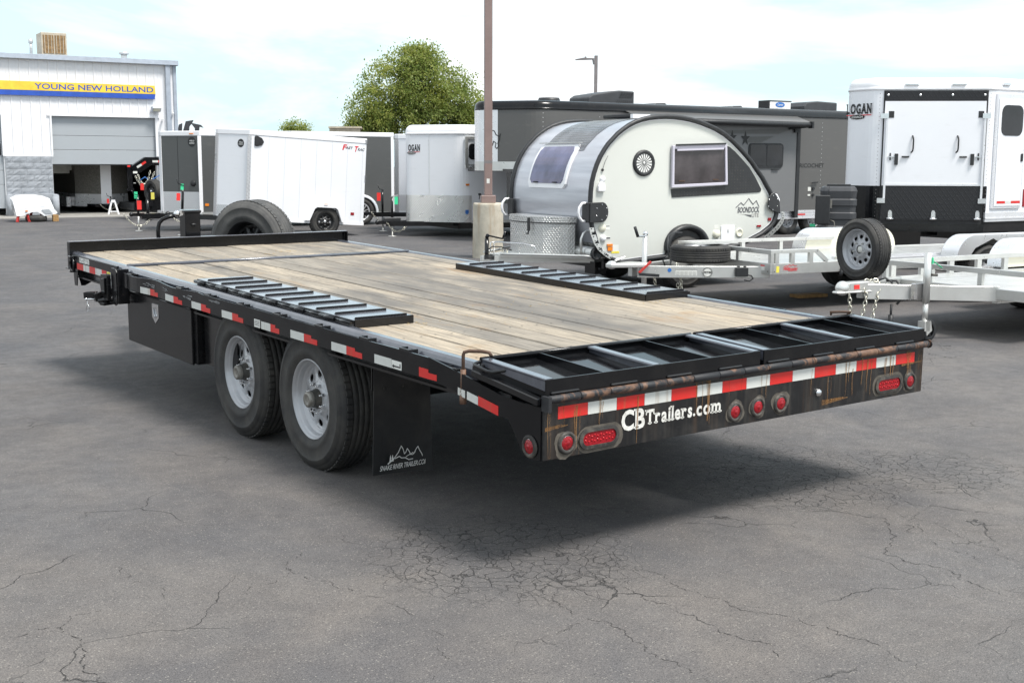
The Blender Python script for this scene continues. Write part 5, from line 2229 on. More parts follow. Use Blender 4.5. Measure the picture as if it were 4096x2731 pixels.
# roof equipment
m = MB()
m.prism([(-5.72, 2.98), (-5.72, 3.12), (-5.60, 3.19), (-5.1, 3.27), (-4.85, 3.30), (-4.42, 3.29), (-4.42, 2.98)], 1, .7, 1.5)
ac = m.build('air_conditioner', 'plastic_charcoal', T, .03, seg=2)
m = MB()
for k in range(5):
    for j in range(4):
        m.box(-4.80 + k * .075 - j * .02, -4.75 + k * .075 - j * .02, .692, .70, 3.24 - j * .035, 3.255 - j * .035)
for k in range(8):
    m.bar((-4.95 + k * .06, .695, 3.0), (-4.90 + k * .06, .695, 3.08), .004, .012)
m.build('cooling_slots', 'print_black', ac)
m = MB()
m.prism([(1.02, 2.98), (1.02, 3.10), (1.10, 3.20), (1.5, 3.24), (2.2, 3.22), (2.2, 2.98)], 1, .7, 1.5)
m.build('air_conditioner', 'plastic_charcoal', T, .03, seg=2)
m = MB()
m.lathe([(2.98, .26), (3.04, .25), (3.09, .23), (3.10, .0)], (-6.6, 1.0, 0), (0, 0, 1), 18)
m.build('roof_vent', 'plastic_black', T)
for uu in (-3.6, -1.2):
    m = MB()
    m.prism([(uu - .28, 2.97), (uu - .10, 3.05), (uu + .18, 3.06), (uu + .3, 2.97)], 1, .8, 1.3)
    m.build('roof_vent', 'plastic_charcoal', T, .015)
m = MB()
m.cyl((.73, -.01, 1.02), (.73, -.03, 1.02), .04)
m.cyl((.73, -.01, .86), (.73, -.03, .86), .035)
m.bar((.66, -.04, 1.16), (.86, -.04, 1.18), .02, .03)
m.build('outlet_cover', 'plastic_black', T)
m = MB()
m.box(.55, .65, -.01, 0, .96, 1.06)
m.box(.55, .64, -.01, 0, .84, .88)
m.build('outlet_sticker', 'paper_white', T)
m = MB()
m.box(.22, .48, -.020, -.014, .36, .40)
m.build('reflector_tape', 'tape_red', T)
# coupler post, gusset and chains below the neck
m = MB()
m.box(-7.50, -7.30, 1.15, 1.35, .80, 1.46)
m.box(-7.54, -7.26, 1.12, 1.38, .72, .84)
cpst = m.build('coupler_post', 'black_steel', T)
m = MB()
m.prism([(-7.40, 1.46), (-6.3, 1.46), (-7.15, 1.06), (-7.40, .98)], 1, 1.22, 1.28)
m.build('neck_gusset', 'black_steel', cpst)
m = MB()
chain_mesh(m, [(-6.86, 1.0, 1.32), (-6.87, 1.0, .70), (-6.80, 1.0, .62), (-6.76, 1.0, .80), (-6.76, 1.0, 1.20)], .07, .009, .022)
chain_mesh(m, [(-7.02, 1.0, 1.05), (-7.03, 1.0, .55)], .07, .009, .022)
m.build('safety_chain', 'chain_zinc', T)
tag_hang(T, (-6.74, .98, 1.14), 'tag_green', .10)
m = MB()
m.box(-7.09, -7.04, 1.14, 1.15, .92, 1.05)
m.build('warning_sticker', 'paper_yellow', cpst)
m = MB()
m.box(-7.0, -6.6, 1.0, 1.01, 1.34, 1.39)
m.build('neck_sticker', 'paper_white', T)
for uu in (-.02, .88, 1.78):
    make_wheel(T, (uu, .18, .255), (0, -1, 0), .376, .21, .24, n=24, holes=8, dish=.03, hub='none', detail=False)
# boxed roof unit printed with its maker's oval
bx = MB(G0)
bx.box(.0, .74, .9, 1.25, 2.985, 3.22)
cbx = tag(bx.build('carton', 'carrier_white', None, .004), 'white box with a blue oval badge standing on the gooseneck trailer roof', 'box')
m = MB(G0)
m.box(-.03, .0, .88, 1.27, 2.985, 3.23)
m.box(-.03, .77, .88, 1.27, 2.98, 3.0)
m.box(-.0, .76, .893, .899, 3.205, 3.23)
m.build('box_edging', 'plastic_black', cbx)
CM = G0 @ frame((0, .898, 0), (1, 0, 0), (0, 0, 1))
m = MB()
disc(m, CM, .37, 3.125, .16, .065, t=.002)
bd = m.build('oval_badge', 'print_blue', cbx)
m = MB()
put_text(m, 'Carrier', CM, .27, 3.10, .20, .05, bold=.02, shear=.2, t=.004)
m.build('badge_print', 'print_white', bd)

# ------------------------------------------------------------------ white trailer with a side ramp, at the right
M_ = rowframe(14.04, 7.05, -5)
T = thing('horse_trailer', 'white trailer with a black-based ramp door on its angled nose, at the right', 'horse trailer', M=M_)
pk = Vector((-1.27, 1.15, 0))
pu, pv = pk.dot(e1), pk.dot(e2)
n_ = 5


def bl(p, q, r_, k, n=5):
    p, q, r_ = Vector(p), Vector(q), Vector(r_)
    d1, d2 = (p - q).normalized() * k, (r_ - q).normalized() * k
    return [tuple((q + d1) * (1 - s) ** 2 + q * 2 * s * (1 - s) + (q + d2) * s * s) for s in [i / n for i in range(n + 1)]]


Wd = 2 * pv + .55
A_, B_, C_, D_ = (0, 0), (pu, pv), (pu, pv + .55), (0, Wd)
fp = bl((5, 0), A_, B_, .05) + bl(A_, B_, C_, .16) + bl(B_, C_, D_, .16) + bl(C_, D_, (5, Wd), .05) + [(5.2, Wd), (5.2, 0)]
m = MB()
m.prism(fp, 2, 1.30, 2.76)
m.build('upper_body', 'white_panel', T)
m = MB()
m.prism(inset(fp, -.004), 2, .72, 1.30)
m.build('lower_body', 'black_paint', T)
m = MB()
m.box(.03, 5.2, -.003, .05, .90, 1.30)
m.build('lower_side', 'white_panel', T)
roof_cap(T, fp, 2.75, 2.94, 'white_gloss', .13)
m = MB()
m.prism(inset([(0.02, 0.02), (pu + .02, pv + .02), (pu + .02, pv + .53), (.02, Wd - .02), (5.2, Wd - .02), (5.2, .02)], .01), 2, .60, .72)
m.build('chassis', 'black_steel', T)
m = MB()
m.box(.0, 5.2, -.02, .02, .76, .90)
m.box(.0, 5.2, -.03, .02, .80, .82)
m.build('running_rail', 'aluminium_bright', T)
fd = Vector((pu, pv, 0))
FL = fd.length
FM = frame((pu, pv, 0), (-pu, -pv, 0), (0, 0, 1))     # x runs from P2 to P3


def fx(u):      # measured offsets run from P3 (0) back to P2 (-1.8): shift to FM
    return FL + u * FL / 1.80


m = MB(FM)
m.box(fx(-1.66), fx(-.04), .72, 2.74, .002, .012)
dr = m.build('ramp_door_seal', 'print_black', T)
m = MB(FM)
m.box(fx(-1.64), fx(-.07), 1.32, 2.58, .012, .035)
m.build('ramp_door', 'white_panel', T)
m = MB(FM)
m.box(fx(-1.64), fx(-.07), .78, 1.305, .012, .034)
m.build('ramp_lower_panel', 'diamond_black', T)
m = MB(FM)
m.box(fx(-1.64), fx(-.07), 1.305, 1.335, .012, .042)
m.build('ramp_strip', 'aluminium_bright', T)
m = MB(FM)
m.box(fx(-1.64), fx(-.07), 2.585, 2.73, .012, .034)
m.build('ramp_top_panel', 'diamond_black', T)
m = MB(FM)
for k in range(34):
    disc(m, FM, fx(-1.72), .78 + k * .058, .006, t=.004, n=6)
    disc(m, FM, fx(.0), .78 + k * .058, .006, t=.004, n=6)
stuff(m.build('rivets', 'pole_grey', T))
for u_ in (-1.60, -1.10, -.60, -.10):
    m = MB(FM)
    m.sphere((fx(u_), 2.67, .036), .022, 10, 6, (1, 1, .7))
    m.build('latch_knob', 'chrome', T)
for u_, s in ((-1.60, 1), (-.08, -1)):
    m = MB(FM)
    m.box(fx(u_) - .016, fx(u_) + .016, 1.06, 2.40, .036, .06)
    br = m.build('cam_bar', 'aluminium_bright', T)
    for zz_ in (2.36, 1.08):
        m = MB(FM)
        m.box(fx(u_) - .075 - (.03 if s > 0 else -.03), fx(u_) + .045 - (.03 if s > 0 else -.03), zz_ - .04, zz_ + .035, .036, .07)
        m.build('cam_keeper', 'chrome', br)
    m = MB(FM)
    m.box(fx(u_) + s * .02, fx(u_) + s * .10, 2.33, 2.43, .034, .040) if s > 0 else m.box(fx(u_) - .10, fx(u_) - .02, 2.33, 2.43, .034, .040)
    m.build('keeper_plate', 'plastic_black', br)
    m = MB(FM)
    a, b = fx(u_) + s * .03, fx(u_) + s * .15
    m.box(min(a, b), max(a, b), 1.735, 1.75, .04, .055)
    m.build('latch_arm', 'chrome', br)
    m = MB(FM)
    c_ = fx(u_) + s * .16
    m.box(c_ - .025, c_ + .025, 1.62, 1.79, .036, .065)
    a, b = fx(u_) + s * .24, fx(u_) + s * .35
    m.box(min(a, b), max(a, b), 1.73, 1.755, .04, .06)
    m.box(fx(u_) + (s * .06 if s > 0 else -.08), fx(u_) + (s * .06 + .02 if s > 0 else -.06), 1.69, 1.80, .036, .05)
    m.build('latch_handle', 'plastic_black', br, .004)
for u_ in (-1.18, -.48):
    m = MB(FM)
    m.tube([(fx(u_) - .01, 2.06, .036), (fx(u_) - .005, 2.04, .06), (fx(u_), 2.0, .07), (fx(u_), 1.87, .07), (fx(u_) - .005, 1.83, .06), (fx(u_) - .02, 1.81, .036)], .012, 8)
    m.build('grab_handle', 'plastic_black', T)
for u_ in (-1.49, -.81, -.12):
    m = MB(FM)
    m.prism([(fx(u_) - .03, .79), (fx(u_) + .035, .79), (fx(u_) + .03, .90), (fx(u_) + .01, .93), (fx(u_) - .015, .93), (fx(u_) - .03, .90)], 2, .034, .055)
    m.cyl((fx(u_) - .05, .80, .055), (fx(u_) + .05, .80, .055), .018)
    m.build('ramp_hinge', 'chrome', T)
for u_ in (-1.23, -.50):
    m = MB(FM)
    m.box(fx(u_) - .11, fx(u_) + .11, 2.815, 2.845, .01, .03)
    m.build('light_bar', 'chrome', T, .008)
NM = frame((pu, pv + .55, 0), (0, -1, 0), (0, 0, 1))
m = MB()
slab_word(m, 'LOGAN', NM, .00, 2.405, .50, .15, bold=.04, t=.012)
m.build('nose_lettering', 'print_black', T)
m = MB()
m.M = NM
m.add([(.0, 2.372, .011), (.50, 2.372, .011), (.50, 2.386, .011), (.0, 2.386, .011)], [(0, 1, 2, 3)])
m.build('nose_underline', 'print_red', T)
m = MB()
disc(m, NM, .22, 2.352, .15, .036, t=.012)
bd = m.build('oval_badge', 'print_black', T)
m = MB()
put_text(m, 'COACH', NM, .11, 2.335, .22, .034, bold=.02, t=.014)
m.build('badge_print', 'print_white', bd)
# tack room door on the side
m = MB()
m.box(.12, .82, -.035, 0, .96, 2.70)
df = m.build('door_frame', 'aluminium_bright', T, .004)
m = MB()
m.box(.16, .78, -.045, -.035, 1.0, 2.62)
dd = m.build('door', 'white_panel', df)
m = MB()
m.prism(rrect(.225, .73, 2.07, 2.53, .11), 1, -.052, -.045)
m.build('door_window', 'glass_dark', dd)
m = MB()
m.box(.73, .78, -.06, -.045, 1.68, 1.80)
m.build('door_handle', 'plastic_black', dd, .006)
for ta, tb_, mt in ((.22, .42, 'tape_red'), (.42, .56, 'tape_white'), (.56, .78, 'tape_red')):
    m = MB()
    m.box(ta, tb_, -.047, -.045, 1.035, 1.075)
    m.build('reflector_tape', mt, dd)
m = MB()
m.box(.90, .96, -.012, 0, .98, 1.25)
m.build('side_light', 'lens_red', T)
m = MB()
m.box(.13, .19, -.012, 0, 1.55, 1.61)
m.build('side_light', 'lens_amber', T)
m = MB()
m.box(.25, .42, -.03, 0.0, 2.82, 2.86)
m.build('light_bar', 'chrome', T, .008)
m = MB()
m.prism([(2.0, 2.94), (2.2, 3.0), (2.7, 3.0), (2.9, 2.94)], 1, .9, 1.6)
m.build('roof_vent', 'plastic_charcoal', T)
m = MB()
m.box(1.0, 5.0, .3, Wd - .3, .40, .62)
m.box(-.9, -.1, 1.1, 1.5, .36, .62)
m.build('under_frame', 'black_steel', T)
m = MB()
m.prism([(pu - .5, .6), (.4, .6), (.4, .48), (pu - .5, .52)], 1, pv + .15, pv + .27)
m.prism([(pu - .5, .6), (.4, .6), (.4, .48), (pu - .5, .52)], 1, pv + .35, pv + .47)
m.box(pu - .08, pu + .10, pv - .05, pv + .10, .62, .74)
m.build('tongue', 'black_steel', T)
m = MB(FM)
m.box(-.10, .16, .62, .72, -.1, .02)
m.build('step_cap', 'aluminium_bright', T)
# propane cover standing on the tongue
pc = M_.inverted() @ frame((11.80, 8.22, 0), (.66, -.75, 0), (0, 0, 1))
m = MB(pc)
zs = [.60, .70, .715, .80, .815, .90, .915, 1.0, 1.015, 1.10, 1.115, 1.23, 1.28, 1.30]
rs = [.0, .0, -.014, -.014, .0, .0, -.014, -.014, 0, 0, -.014, .0, -.02, -.05]
base = rrect(-.12, .42, -.30, .02, .10, 4)
allv, n = [], len(base)
for z, d in zip(zs, rs):
    allv += [(a, z, b) for a, b in inset(base, d)]
m.add(allv, [(k * n + i, k * n + (i + 1) % n, (k + 1) * n + (i + 1) % n, (k + 1) * n + i) for k in range(len(zs) - 1) for i in range(n)], False)
m.add(allv[-n:], [tuple(range(n))])
pcov = m.build('tank_cover', 'plastic_charcoal', T)
m = MB(pc)
m.box(-.02, .32, 1.30, 1.33, -.24, -.06)
m.box(.0, .006, .60, 1.30, .018, .026)
m.build('tank_lid', 'plastic_black', pcov, .006)
m = MB(pc)
m.box(-.19, .02, .74, 1.17, .05, .22)
m.build('jack_motor_box', 'plastic_black', T, .012)
m = MB(pc)
m.box(.02, .05, .98, 1.10, .06, .14)
m.tube([(.03, .80, .12), (.09, .78, .13), (.10, .70, .12), (.05, .62, .12)], .008, 6)
m.build('socket', 'hub_cap', T)
m = MB(pc)
m.box(-.26, -.18, .70, .74, .1, .16)
m.build('hang_tag', 'tag_green', T)
m = MB(M_)
for uu in (2.2, 3.1):
    make_wheel(T, (uu, .2, .36), (0, -1, 0), .36, .21, .24, n=24, holes=8, dish=.03, hub='none', detail=False)

# ------------------------------------------------------------------ teardrop camper
CMX = rowframe(8.40, 7.80, -8)
T = thing('teardrop_camper', 'silver and cream teardrop camper trailer with a tread plate storage box on its tongue', 'camper', M=CMX)
CW = 2.06
OUT = [(-.98, .345), (-1.13, .39), (-1.22, .435), (-1.31, .50), (-1.38, .61), (-1.42, .73), (-1.46, .84), (-1.475, .93), (-1.49, 1.04), (-1.49, 1.15), (-1.485, 1.28), (-1.47, 1.40), (-1.44, 1.51), (-1.40, 1.62), (-1.35, 1.72), (-1.29, 1.81), (-1.23, 1.885), (-1.16, 1.95), (-1.09, 2.015),
       (-1.01, 2.07), (-.92, 2.125), (-.82, 2.17), (-.71, 2.205), (-.59, 2.23), (-.46, 2.245), (-.33, 2.25), (-.21, 2.248), (-.09, 2.24), (.06, 2.22), (.20, 2.19), (.35, 2.148), (.49, 2.10), (.63, 2.035), (.75, 1.96), (.87, 1.87), (.99, 1.77), (1.10, 1.67), (1.20, 1.56), (1.29, 1.465), (1.36, 1.37),
       (1.43, 1.28), (1.48, 1.20), (1.53, 1.11), (1.555, 1.03), (1.565, .95), (1.55, .89), (1.515, .82), (1.46, .76), (1.30, .66), (1.08, .57), (.87, .515), (.3, .45), (-.3, .40), (-.62, .375)]


def offset_poly(P, d):
    """move a closed outline inwards by d"""
    n = len(P)
    area = sum(P[i][0] * P[(i + 1) % n][1] - P[(i + 1) % n][0] * P[i][1] for i in range(n))
    s = 1 if area > 0 else -1
    out = []
    for i in range(n):
        a, b, c = Vector(P[i - 1]), Vector(P[i]), Vector(P[(i + 1) % n])
        t = ((b - a).normalized() + (c - b).normalized()).normalized()
        out.append(tuple(b + Vector((-t.y, t.x)) * d * s))
    return out


IN1 = offset_poly(OUT, .045)
IN2 = offset_poly(OUT, .062)
n = len(OUT)
# outer skin between the two sides
m = MB()
vs = [(a, -.002, b) for a, b in IN1] + [(a, CW + .002, b) for a, b in IN1]
m.add(vs, [(i, (i + 1) % n, n + (i + 1) % n, n + i) for i in range(4, 47)], True)
m.build('curved_skin', 'silver_skin', T)
m = MB()
m.add(vs, [(i, (i + 1) % n, n + (i + 1) % n, n + i) for i in list(range(0, 4))], True)
m.add(vs, [(i, (i + 1) % n, n + (i + 1) % n, n + i) for i in list(range(47, n))], True)
m.build('front_apron', 'diamond_plate', T)
for side, y0, y1 in ((0, .0, .02), (1, CW - .02, CW)):
    m = MB()
    m.prism(IN2, 1, y0, y1)
    m.build('side_wall', 'cream_panel', T)
for side, yy in ((0, -.012), (1, CW + .012)):
    # black rubber edge moulding: half-round section following the outline
    m = MB()
    path = OUT
    k = 8
    vs = []
    mid = offset_poly(OUT, .028)
    for i in range(n):
        a, b = Vector(OUT[i]), Vector(mid[i])
        dn = (a - b).normalized()
        for j in range(k):
            t = 2 * PI * j / k
            p = b + dn * (.030 * math.cos(t))
            vs.append((p.x, yy + .034 * math.sin(t), p.y))
    m.add(vs, [(i * k + j, i * k + (j + 1) % k, ((i + 1) % n) * k + (j + 1) % k, ((i + 1) % n) * k + j) for i in range(n) for j in range(k)], True)
    m.build('edge_moulding', 'plastic_black', T)
    # white pinstripe inside the moulding
m = MB()
P2_ = offset_poly(OUT, .067)
SMX = frame((0, -.001, 0), (1, 0, 0), (0, 0, 1))
polyline_flat(m, P2_, .010, SMX, t=.002, closed=True)
m.build('pinstripe', 'white_gloss', T)
# front window with frame on the curved skin


def skin_strip(z0, z1, off, n_=8):
    """points on the front curve between two heights, pushed outward by off"""
    pts = [p for p in IN1[4:27]]
    out = []
    for k in range(n_ + 1):
        z = z0 + (z1 - z0) * k / n_
        for a, b in zip(pts, pts[1:]):
            if a[1] <= z <= b[1]:
                t = (z - a[1]) / (b[1] - a[1] + 1e-9)
                x_ = a[0] + (b[0] - a[0]) * t
                d = (Vector(b) - Vector(a)).normalized()
                out.append((x_ - d.y * off, z + d.x * off))
                break
    return out


def skin_panel(name, mat, z0, z1, v0, v1, o0, o1, parent, n_=8, r_=0.06):
    a, b = skin_strip(z0, z1, o0, n_), skin_strip(z0, z1, o1, n_)
    m = MB()
    k = len(a)
    vs = []
    for i in range(k):
        t = i / (k - 1)
        e = max(0, 1 - t * n_ / 1.2, 1 - (1 - t) * n_ / 1.2)
        dv = r_ * e * e
        vs += [(a[i][0], v0 + dv, a[i][1]), (a[i][0], v1 - dv, a[i][1]), (b[i][0], v1 - dv, b[i][1]), (b[i][0], v0 + dv, b[i][1])]
    m.add(vs, [(i * 4 + q, i * 4 + (q + 1) % 4, i * 4 + 4 + (q + 1) % 4, i * 4 + 4 + q) for i in range(k - 1) for q in range(4)] + [(0, 1, 2, 3), (k * 4 - 1, k * 4 - 2, k * 4 - 3, k * 4 - 4)], False)
    return m.build(name, mat, parent)


fw_ = skin_panel('front_window_frame', 'white_gloss', 1.30, 1.86, .62, 1.60, .0, .030, T, 10, .05)
skin_panel('window_pane', 'glass_violet', 1.36, 1.82, .68, 1.54, .030, .040, fw_, 10, .05)
m = MB()
a = skin_strip(1.86, 1.88, .045, 1)
m.bar((a[0][0], .60, a[0][1]), (a[0][0], 1.68, a[0][1]), .03, .012)
m.build('window_hinge_rail', 'aluminium', fw_)
for vv in (.86, 1.36):
    m = MB()
    a = skin_strip(1.372, 1.39, .045, 1)
    m.box(a[0][0] - .01, a[0][0] + .01, vv - .05, vv + .05, a[0][1] - .008, a[0][1] + .008)
    m.build('window_catch', 'plastic_black', fw_)
# solar film over the brow
a = [(p[0] - .002, p[1] + .004) for p in IN1[15:27]]
m = MB()
vs = []
for p in a:
    vs += [(p[0], .50, p[1]), (p[0], 1.56, p[1])]
m.add(vs, [(2 * i, 2 * i + 1, 2 * i + 3, 2 * i + 2) for i in range(len(a) - 1)], True)
sf = m.build('solar_panel', 'solar_film', T)
for i in range(1, len(a) - 1):
    for s in (0.0, .5):
        q0, q1 = Vector(a[i]), Vector(a[i + 1])
        p = q0.lerp(q1, s)
        m = MB()
        m.box(p.x - .002, p.x + .002, .52, 1.54, p.y, p.y + .003)
        m.build('busbar', 'aluminium', sf)
# roof fan box
m = MB()
m.box(.35, .62, .95, 1.5, 2.16, 2.27)
m.box(-.36, -.05, .75, 1.45, 2.235, 2.285)
m.build('roof_fan', 'plastic_black', T, .01)
m = MB()
m.box(-.38, -.10, .68, .74, 2.22, 2.275)
m.build('fan_base', 'white_gloss', T)


def scirc(name, mat, u, z, r_, t0=.0, t1=.012, parent=None, n=24, prof=None):
    m = MB()
    m.lathe(prof or [(t0, r_), (t1, r_ * .94), (t1 + .002, .001)], (u, 0, z), (0, -1, 0), n)
    return m.build(name, mat, parent or T)


# round pinwheel porthole
pr = scirc('porthole', 'plastic_black', -.66, 1.63, .165, prof=[(0, .168), (.012, .168), (.026, .150), (.026, .132), (.012, .118), (.012, .001)])
m = MB()
for k in range(18):
    t = 2 * PI * (k + .5) / 18
    w_ = .110
    m.add([(-.66 + .018 * math.cos(t), -.0135, 1.63 + .018 * math.sin(t)), (-.66 + .118 * math.cos(t - w_), -.0135, 1.63 + .118 * math.sin(t - w_)), (-.66 + .118 * math.cos(t + w_), -.0135, 1.63 + .118 * math.sin(t + w_))], [(0, 1, 2)])
m.build('pinwheel_print', 'print_white', pr)
m = MB()
m.sphere((-.66, -.014, 1.63), .02, 10, 6, (1, .4, 1))
m.build('hub_knob', 'aluminium', pr)
# side window over a black backing panel
m = MB()
m.prism([(-.21, 1.19), (1.22, 1.245), (1.255, 1.255), (1.262, 1.29), (1.16, 1.44), (1.05, 1.575), (.93, 1.68), (.80, 1.785), (.71, 1.845), (.66, 1.86), (.62, 1.86), (.62, 1.34), (-.23, 1.30)], 1, -.010, 0)
bp = m.build('backing_panel', 'plastic_black', T)
m = MB()
for i in range(30):
    for j in range(16):
        uu, zz_ = -.16 + i * .048, 1.22 + j * .040
        if uu < .66 and zz_ > 1.30:
            continue
        if zz_ > 1.27 + (1.22 - uu) * 1.08 - max(0, (.85 - uu)) * .6 or uu > 1.2 - (zz_ - 1.25) * .85 or zz_ < 1.205 + uu * .035:
            continue
        m.box(uu - .006, uu + .006, -.014, -.010, zz_ - .004, zz_ + .004)
stuff(m.build('raised_studs', 'hub_steel', bp))
m = MB()
o4 = [(-.245, 1.315), (.665, 1.350), (.635, 1.885), (-.245, 1.855)]
i4 = [(-.205, 1.355), (.625, 1.385), (.60, 1.835), (-.21, 1.81)]
m.add([(a, -.012, b) for a, b in o4] + [(a, -.050, b) for a, b in o4] + [(a, -.050, b) for a, b in i4] + [(a, -.020, b) for a, b in i4],
      [(q + 4 * r_, (q + 1) % 4 + 4 * r_, 4 + (q + 1) % 4 + 4 * r_, 4 + q + 4 * r_) for r_ in range(3) for q in range(4)])
wf = m.build('side_window_frame', 'window_frame_grey', T, .006)
m = MB()
m.add([(a, -.030, b) for a, b in i4], [(0, 1, 2, 3)])
m.build('window_pane', 'glass_brown', wf)
m = MB()
m.bar((-.20, -.06, 1.862), (.60, -.06, 1.888), .02, .022)
m.build('window_top_rail', 'plastic_black', wf)
m = MB()
m.bar((-.18, -.055, 1.80), (.57, -.055, 1.825), .015, .025)
m.build('window_inner_rail', 'window_frame_grey', wf)
for uu in (-.08, .47):
    m = MB()
    m.box(uu - .045, uu + .045, -.040, -.030, 1.398 + uu * .03, 1.412 + uu * .03)
    m.build('window_catch', 'rust', wf)
# corner plates with grab handles
for (uu, zz_, w_, h_, s, yy, sg) in ((-1.335, 1.02, .125, .125, -1, -.012, -1), (1.455, 1.105, .115, .125, 1, -.012, -1), (-1.335, 1.02, .125, .125, -1, CW + .012, 1)):
    m = MB()
    if s < 0:
        poly = [(uu - .155, zz_ - .13), (uu + .03, zz_ - h_)] + [(uu + .03 + .09 * math.cos(R(a)), zz_ + h_ * math.sin(R(a))) for a in range(-80, 81, 20)] + [(uu + .03, zz_ + h_), (uu - .155, zz_ + .12)]
    else:
        poly = [(uu + .12, zz_ - .15), (uu + .10, zz_ + .02), (uu + .02, zz_ + h_)] + [(uu - .0 + .105 * math.cos(R(a)), zz_ + .01 + h_ * math.sin(R(a))) for a in range(100, 261, 20)] + [(uu + .02, zz_ - h_)]
    m.prism(poly, 1, min(yy + sg * .03, yy + sg * .045), max(yy + sg * .03, yy + sg * .045))
    pp = m.build('corner_plate', 'plastic_black', T, .006)
    m = MB()
    if s < 0:
        vin = .10 if sg < 0 else -.10
        m.box(uu - .175, uu - .14, min(yy, yy + vin) - .03, max(yy, yy + vin) + .02, zz_ - .13, zz_ + .12)
        m.build('corner_wrap', 'plastic_black', pp, .006)
        m = MB()
        vv = yy + (.04 if sg < 0 else -.0)
        m.tube([(uu - .16, vv, zz_ + .115), (uu - .22, vv, zz_ + .11), (uu - .262, vv, zz_ + .06), (uu - .275, vv, zz_), (uu - .262, vv, zz_ - .06), (uu - .22, vv, zz_ - .11), (uu - .16, vv, zz_ - .115)], .017, 10)
    else:
        m.tube([(uu + .05, .03, zz_ + .115), (uu + .11, .03, zz_ + .10), (uu + .15, .03, zz_ + .04), (uu + .15, .03, zz_ - .04), (uu + .11, .03, zz_ - .10)], .017, 10)
    m.build('grab_handle', 'white_gloss', pp)
    m = MB()
    for k in range(6):
        t = R(60 * k + 30)
        m.sphere((uu + .02 * -s + .085 * math.cos(t), yy + sg * .046, zz_ + .095 * math.sin(t)), .008, 6, 4)
    m.build('screw_heads', 'chrome', pp)
# small fittings on the cream side
scirc('vent_dome', 'white_gloss', -1.28, 1.43, .042, prof=[(0, .042), (.012, .038), (.024, .02), (.026, .001)])
m = MB()
m.prism([(-1.36, 1.275), (-1.255, 1.275), (-1.255, 1.345), (-1.275, 1.385), (-1.307, 1.40), (-1.34, 1.385), (-1.36, 1.345)], 1, -.045, 0)
m.build('cable_hatch', 'white_gloss', T, .01)
scirc('round_hatch', 'cream_plastic', -1.275, .82, .055)
scirc('water_inlet', 'white_gloss', -1.26, .69, .040, prof=[(0, .045), (.02, .04), (.035, .025), (.036, .001)])
scirc('power_inlet', 'cream_plastic', .525, .70, .055, prof=[(0, .058), (.03, .052), (.045, .035), (.046, .001)])
scirc('gas_inlet', 'cream_plastic', .915, .71, .056, prof=[(0, .060), (.014, .058), (.014, .040), (.006, .034), (.006, .001)])
m = MB()
m.box(.60, .83, -.014, 0, .62, .81)
m.build('service_hatch', 'white_gloss', T, .006)
m = MB()
m.box(.70, .73, -.018, -.014, .72, .76)
m.build('hatch_latch', 'aluminium', T)
m = MB()
m.box(1.40, 1.455, -.012, 0, .86, .90)
m.box(1.21, 1.28, -.014, 0, .78, .805)
m.build('side_light', 'lens_red', T)
m = MB()
m.box(-1.20, -1.12, -.018, 0, .59, .615)
m.build('clearance_light', 'lens_amber', T)
m = MB()
m.box(-1.19, -1.12, -.014, 0, .53, .58)
m.build('side_reflector', 'lens_amber', T)
m = MB()
for q4 in ((-1.11, -1.02, .52, .60), (-1.225, -1.16, .795, .85), (-1.22, -1.15, .67, .71), (.49, .56, .77, .82)):
    m = MB()
    m.box(q4[0], q4[1], -.002, 0, q4[2], q4[3])
    m.build('sticker', 'paper_white', T)
m = MB()
m.box(-1.13, -1.01, -.003, 0, .495, .52)
m.build('yellow_sticker', 'paper_yellow', T)
m = MB()
m.box(-1.218, -1.152, -.003, -.002, .68, .70)
m.box(-1.222, -1.163, -.003, -.002, .835, .845)
m.build('sticker_print', 'print_grey', T)
m = MB()
m.sphere((-1.285, -.012, 1.545), .018, 8, 6)
m.tube([(-1.285, -.012, 1.55), (-1.255, -.02, 1.65), (-1.215, -.02, 1.72)], .003, 5)
m.build('antenna', 'plastic_black', T)
# logo
m = MB()
polyline_flat(m, [(.845, 1.045), (.93, 1.11), (.975, 1.075), (1.06, 1.165), (1.135, 1.085), (1.19, 1.135), (1.235, 1.06)], .011, SMX, t=.003)
put_text(m, 'BOONDOCK', SMX, .875, .975, .37, .078, bold=.02, shear=.12, t=.003)
m.add([(.88, -.003, .958), (1.11, -.003, .945), (1.11, -.003, .915), (.99, -.003, .948)], [(0, 1, 2, 3)])
m.build('logo_print', 'print_grey', T)
m = MB()
put_text(m, 'LITE', SMX, 1.12, .915, .12, .048, t=.003)
m.build('logo_print', 'pole_grey', T)
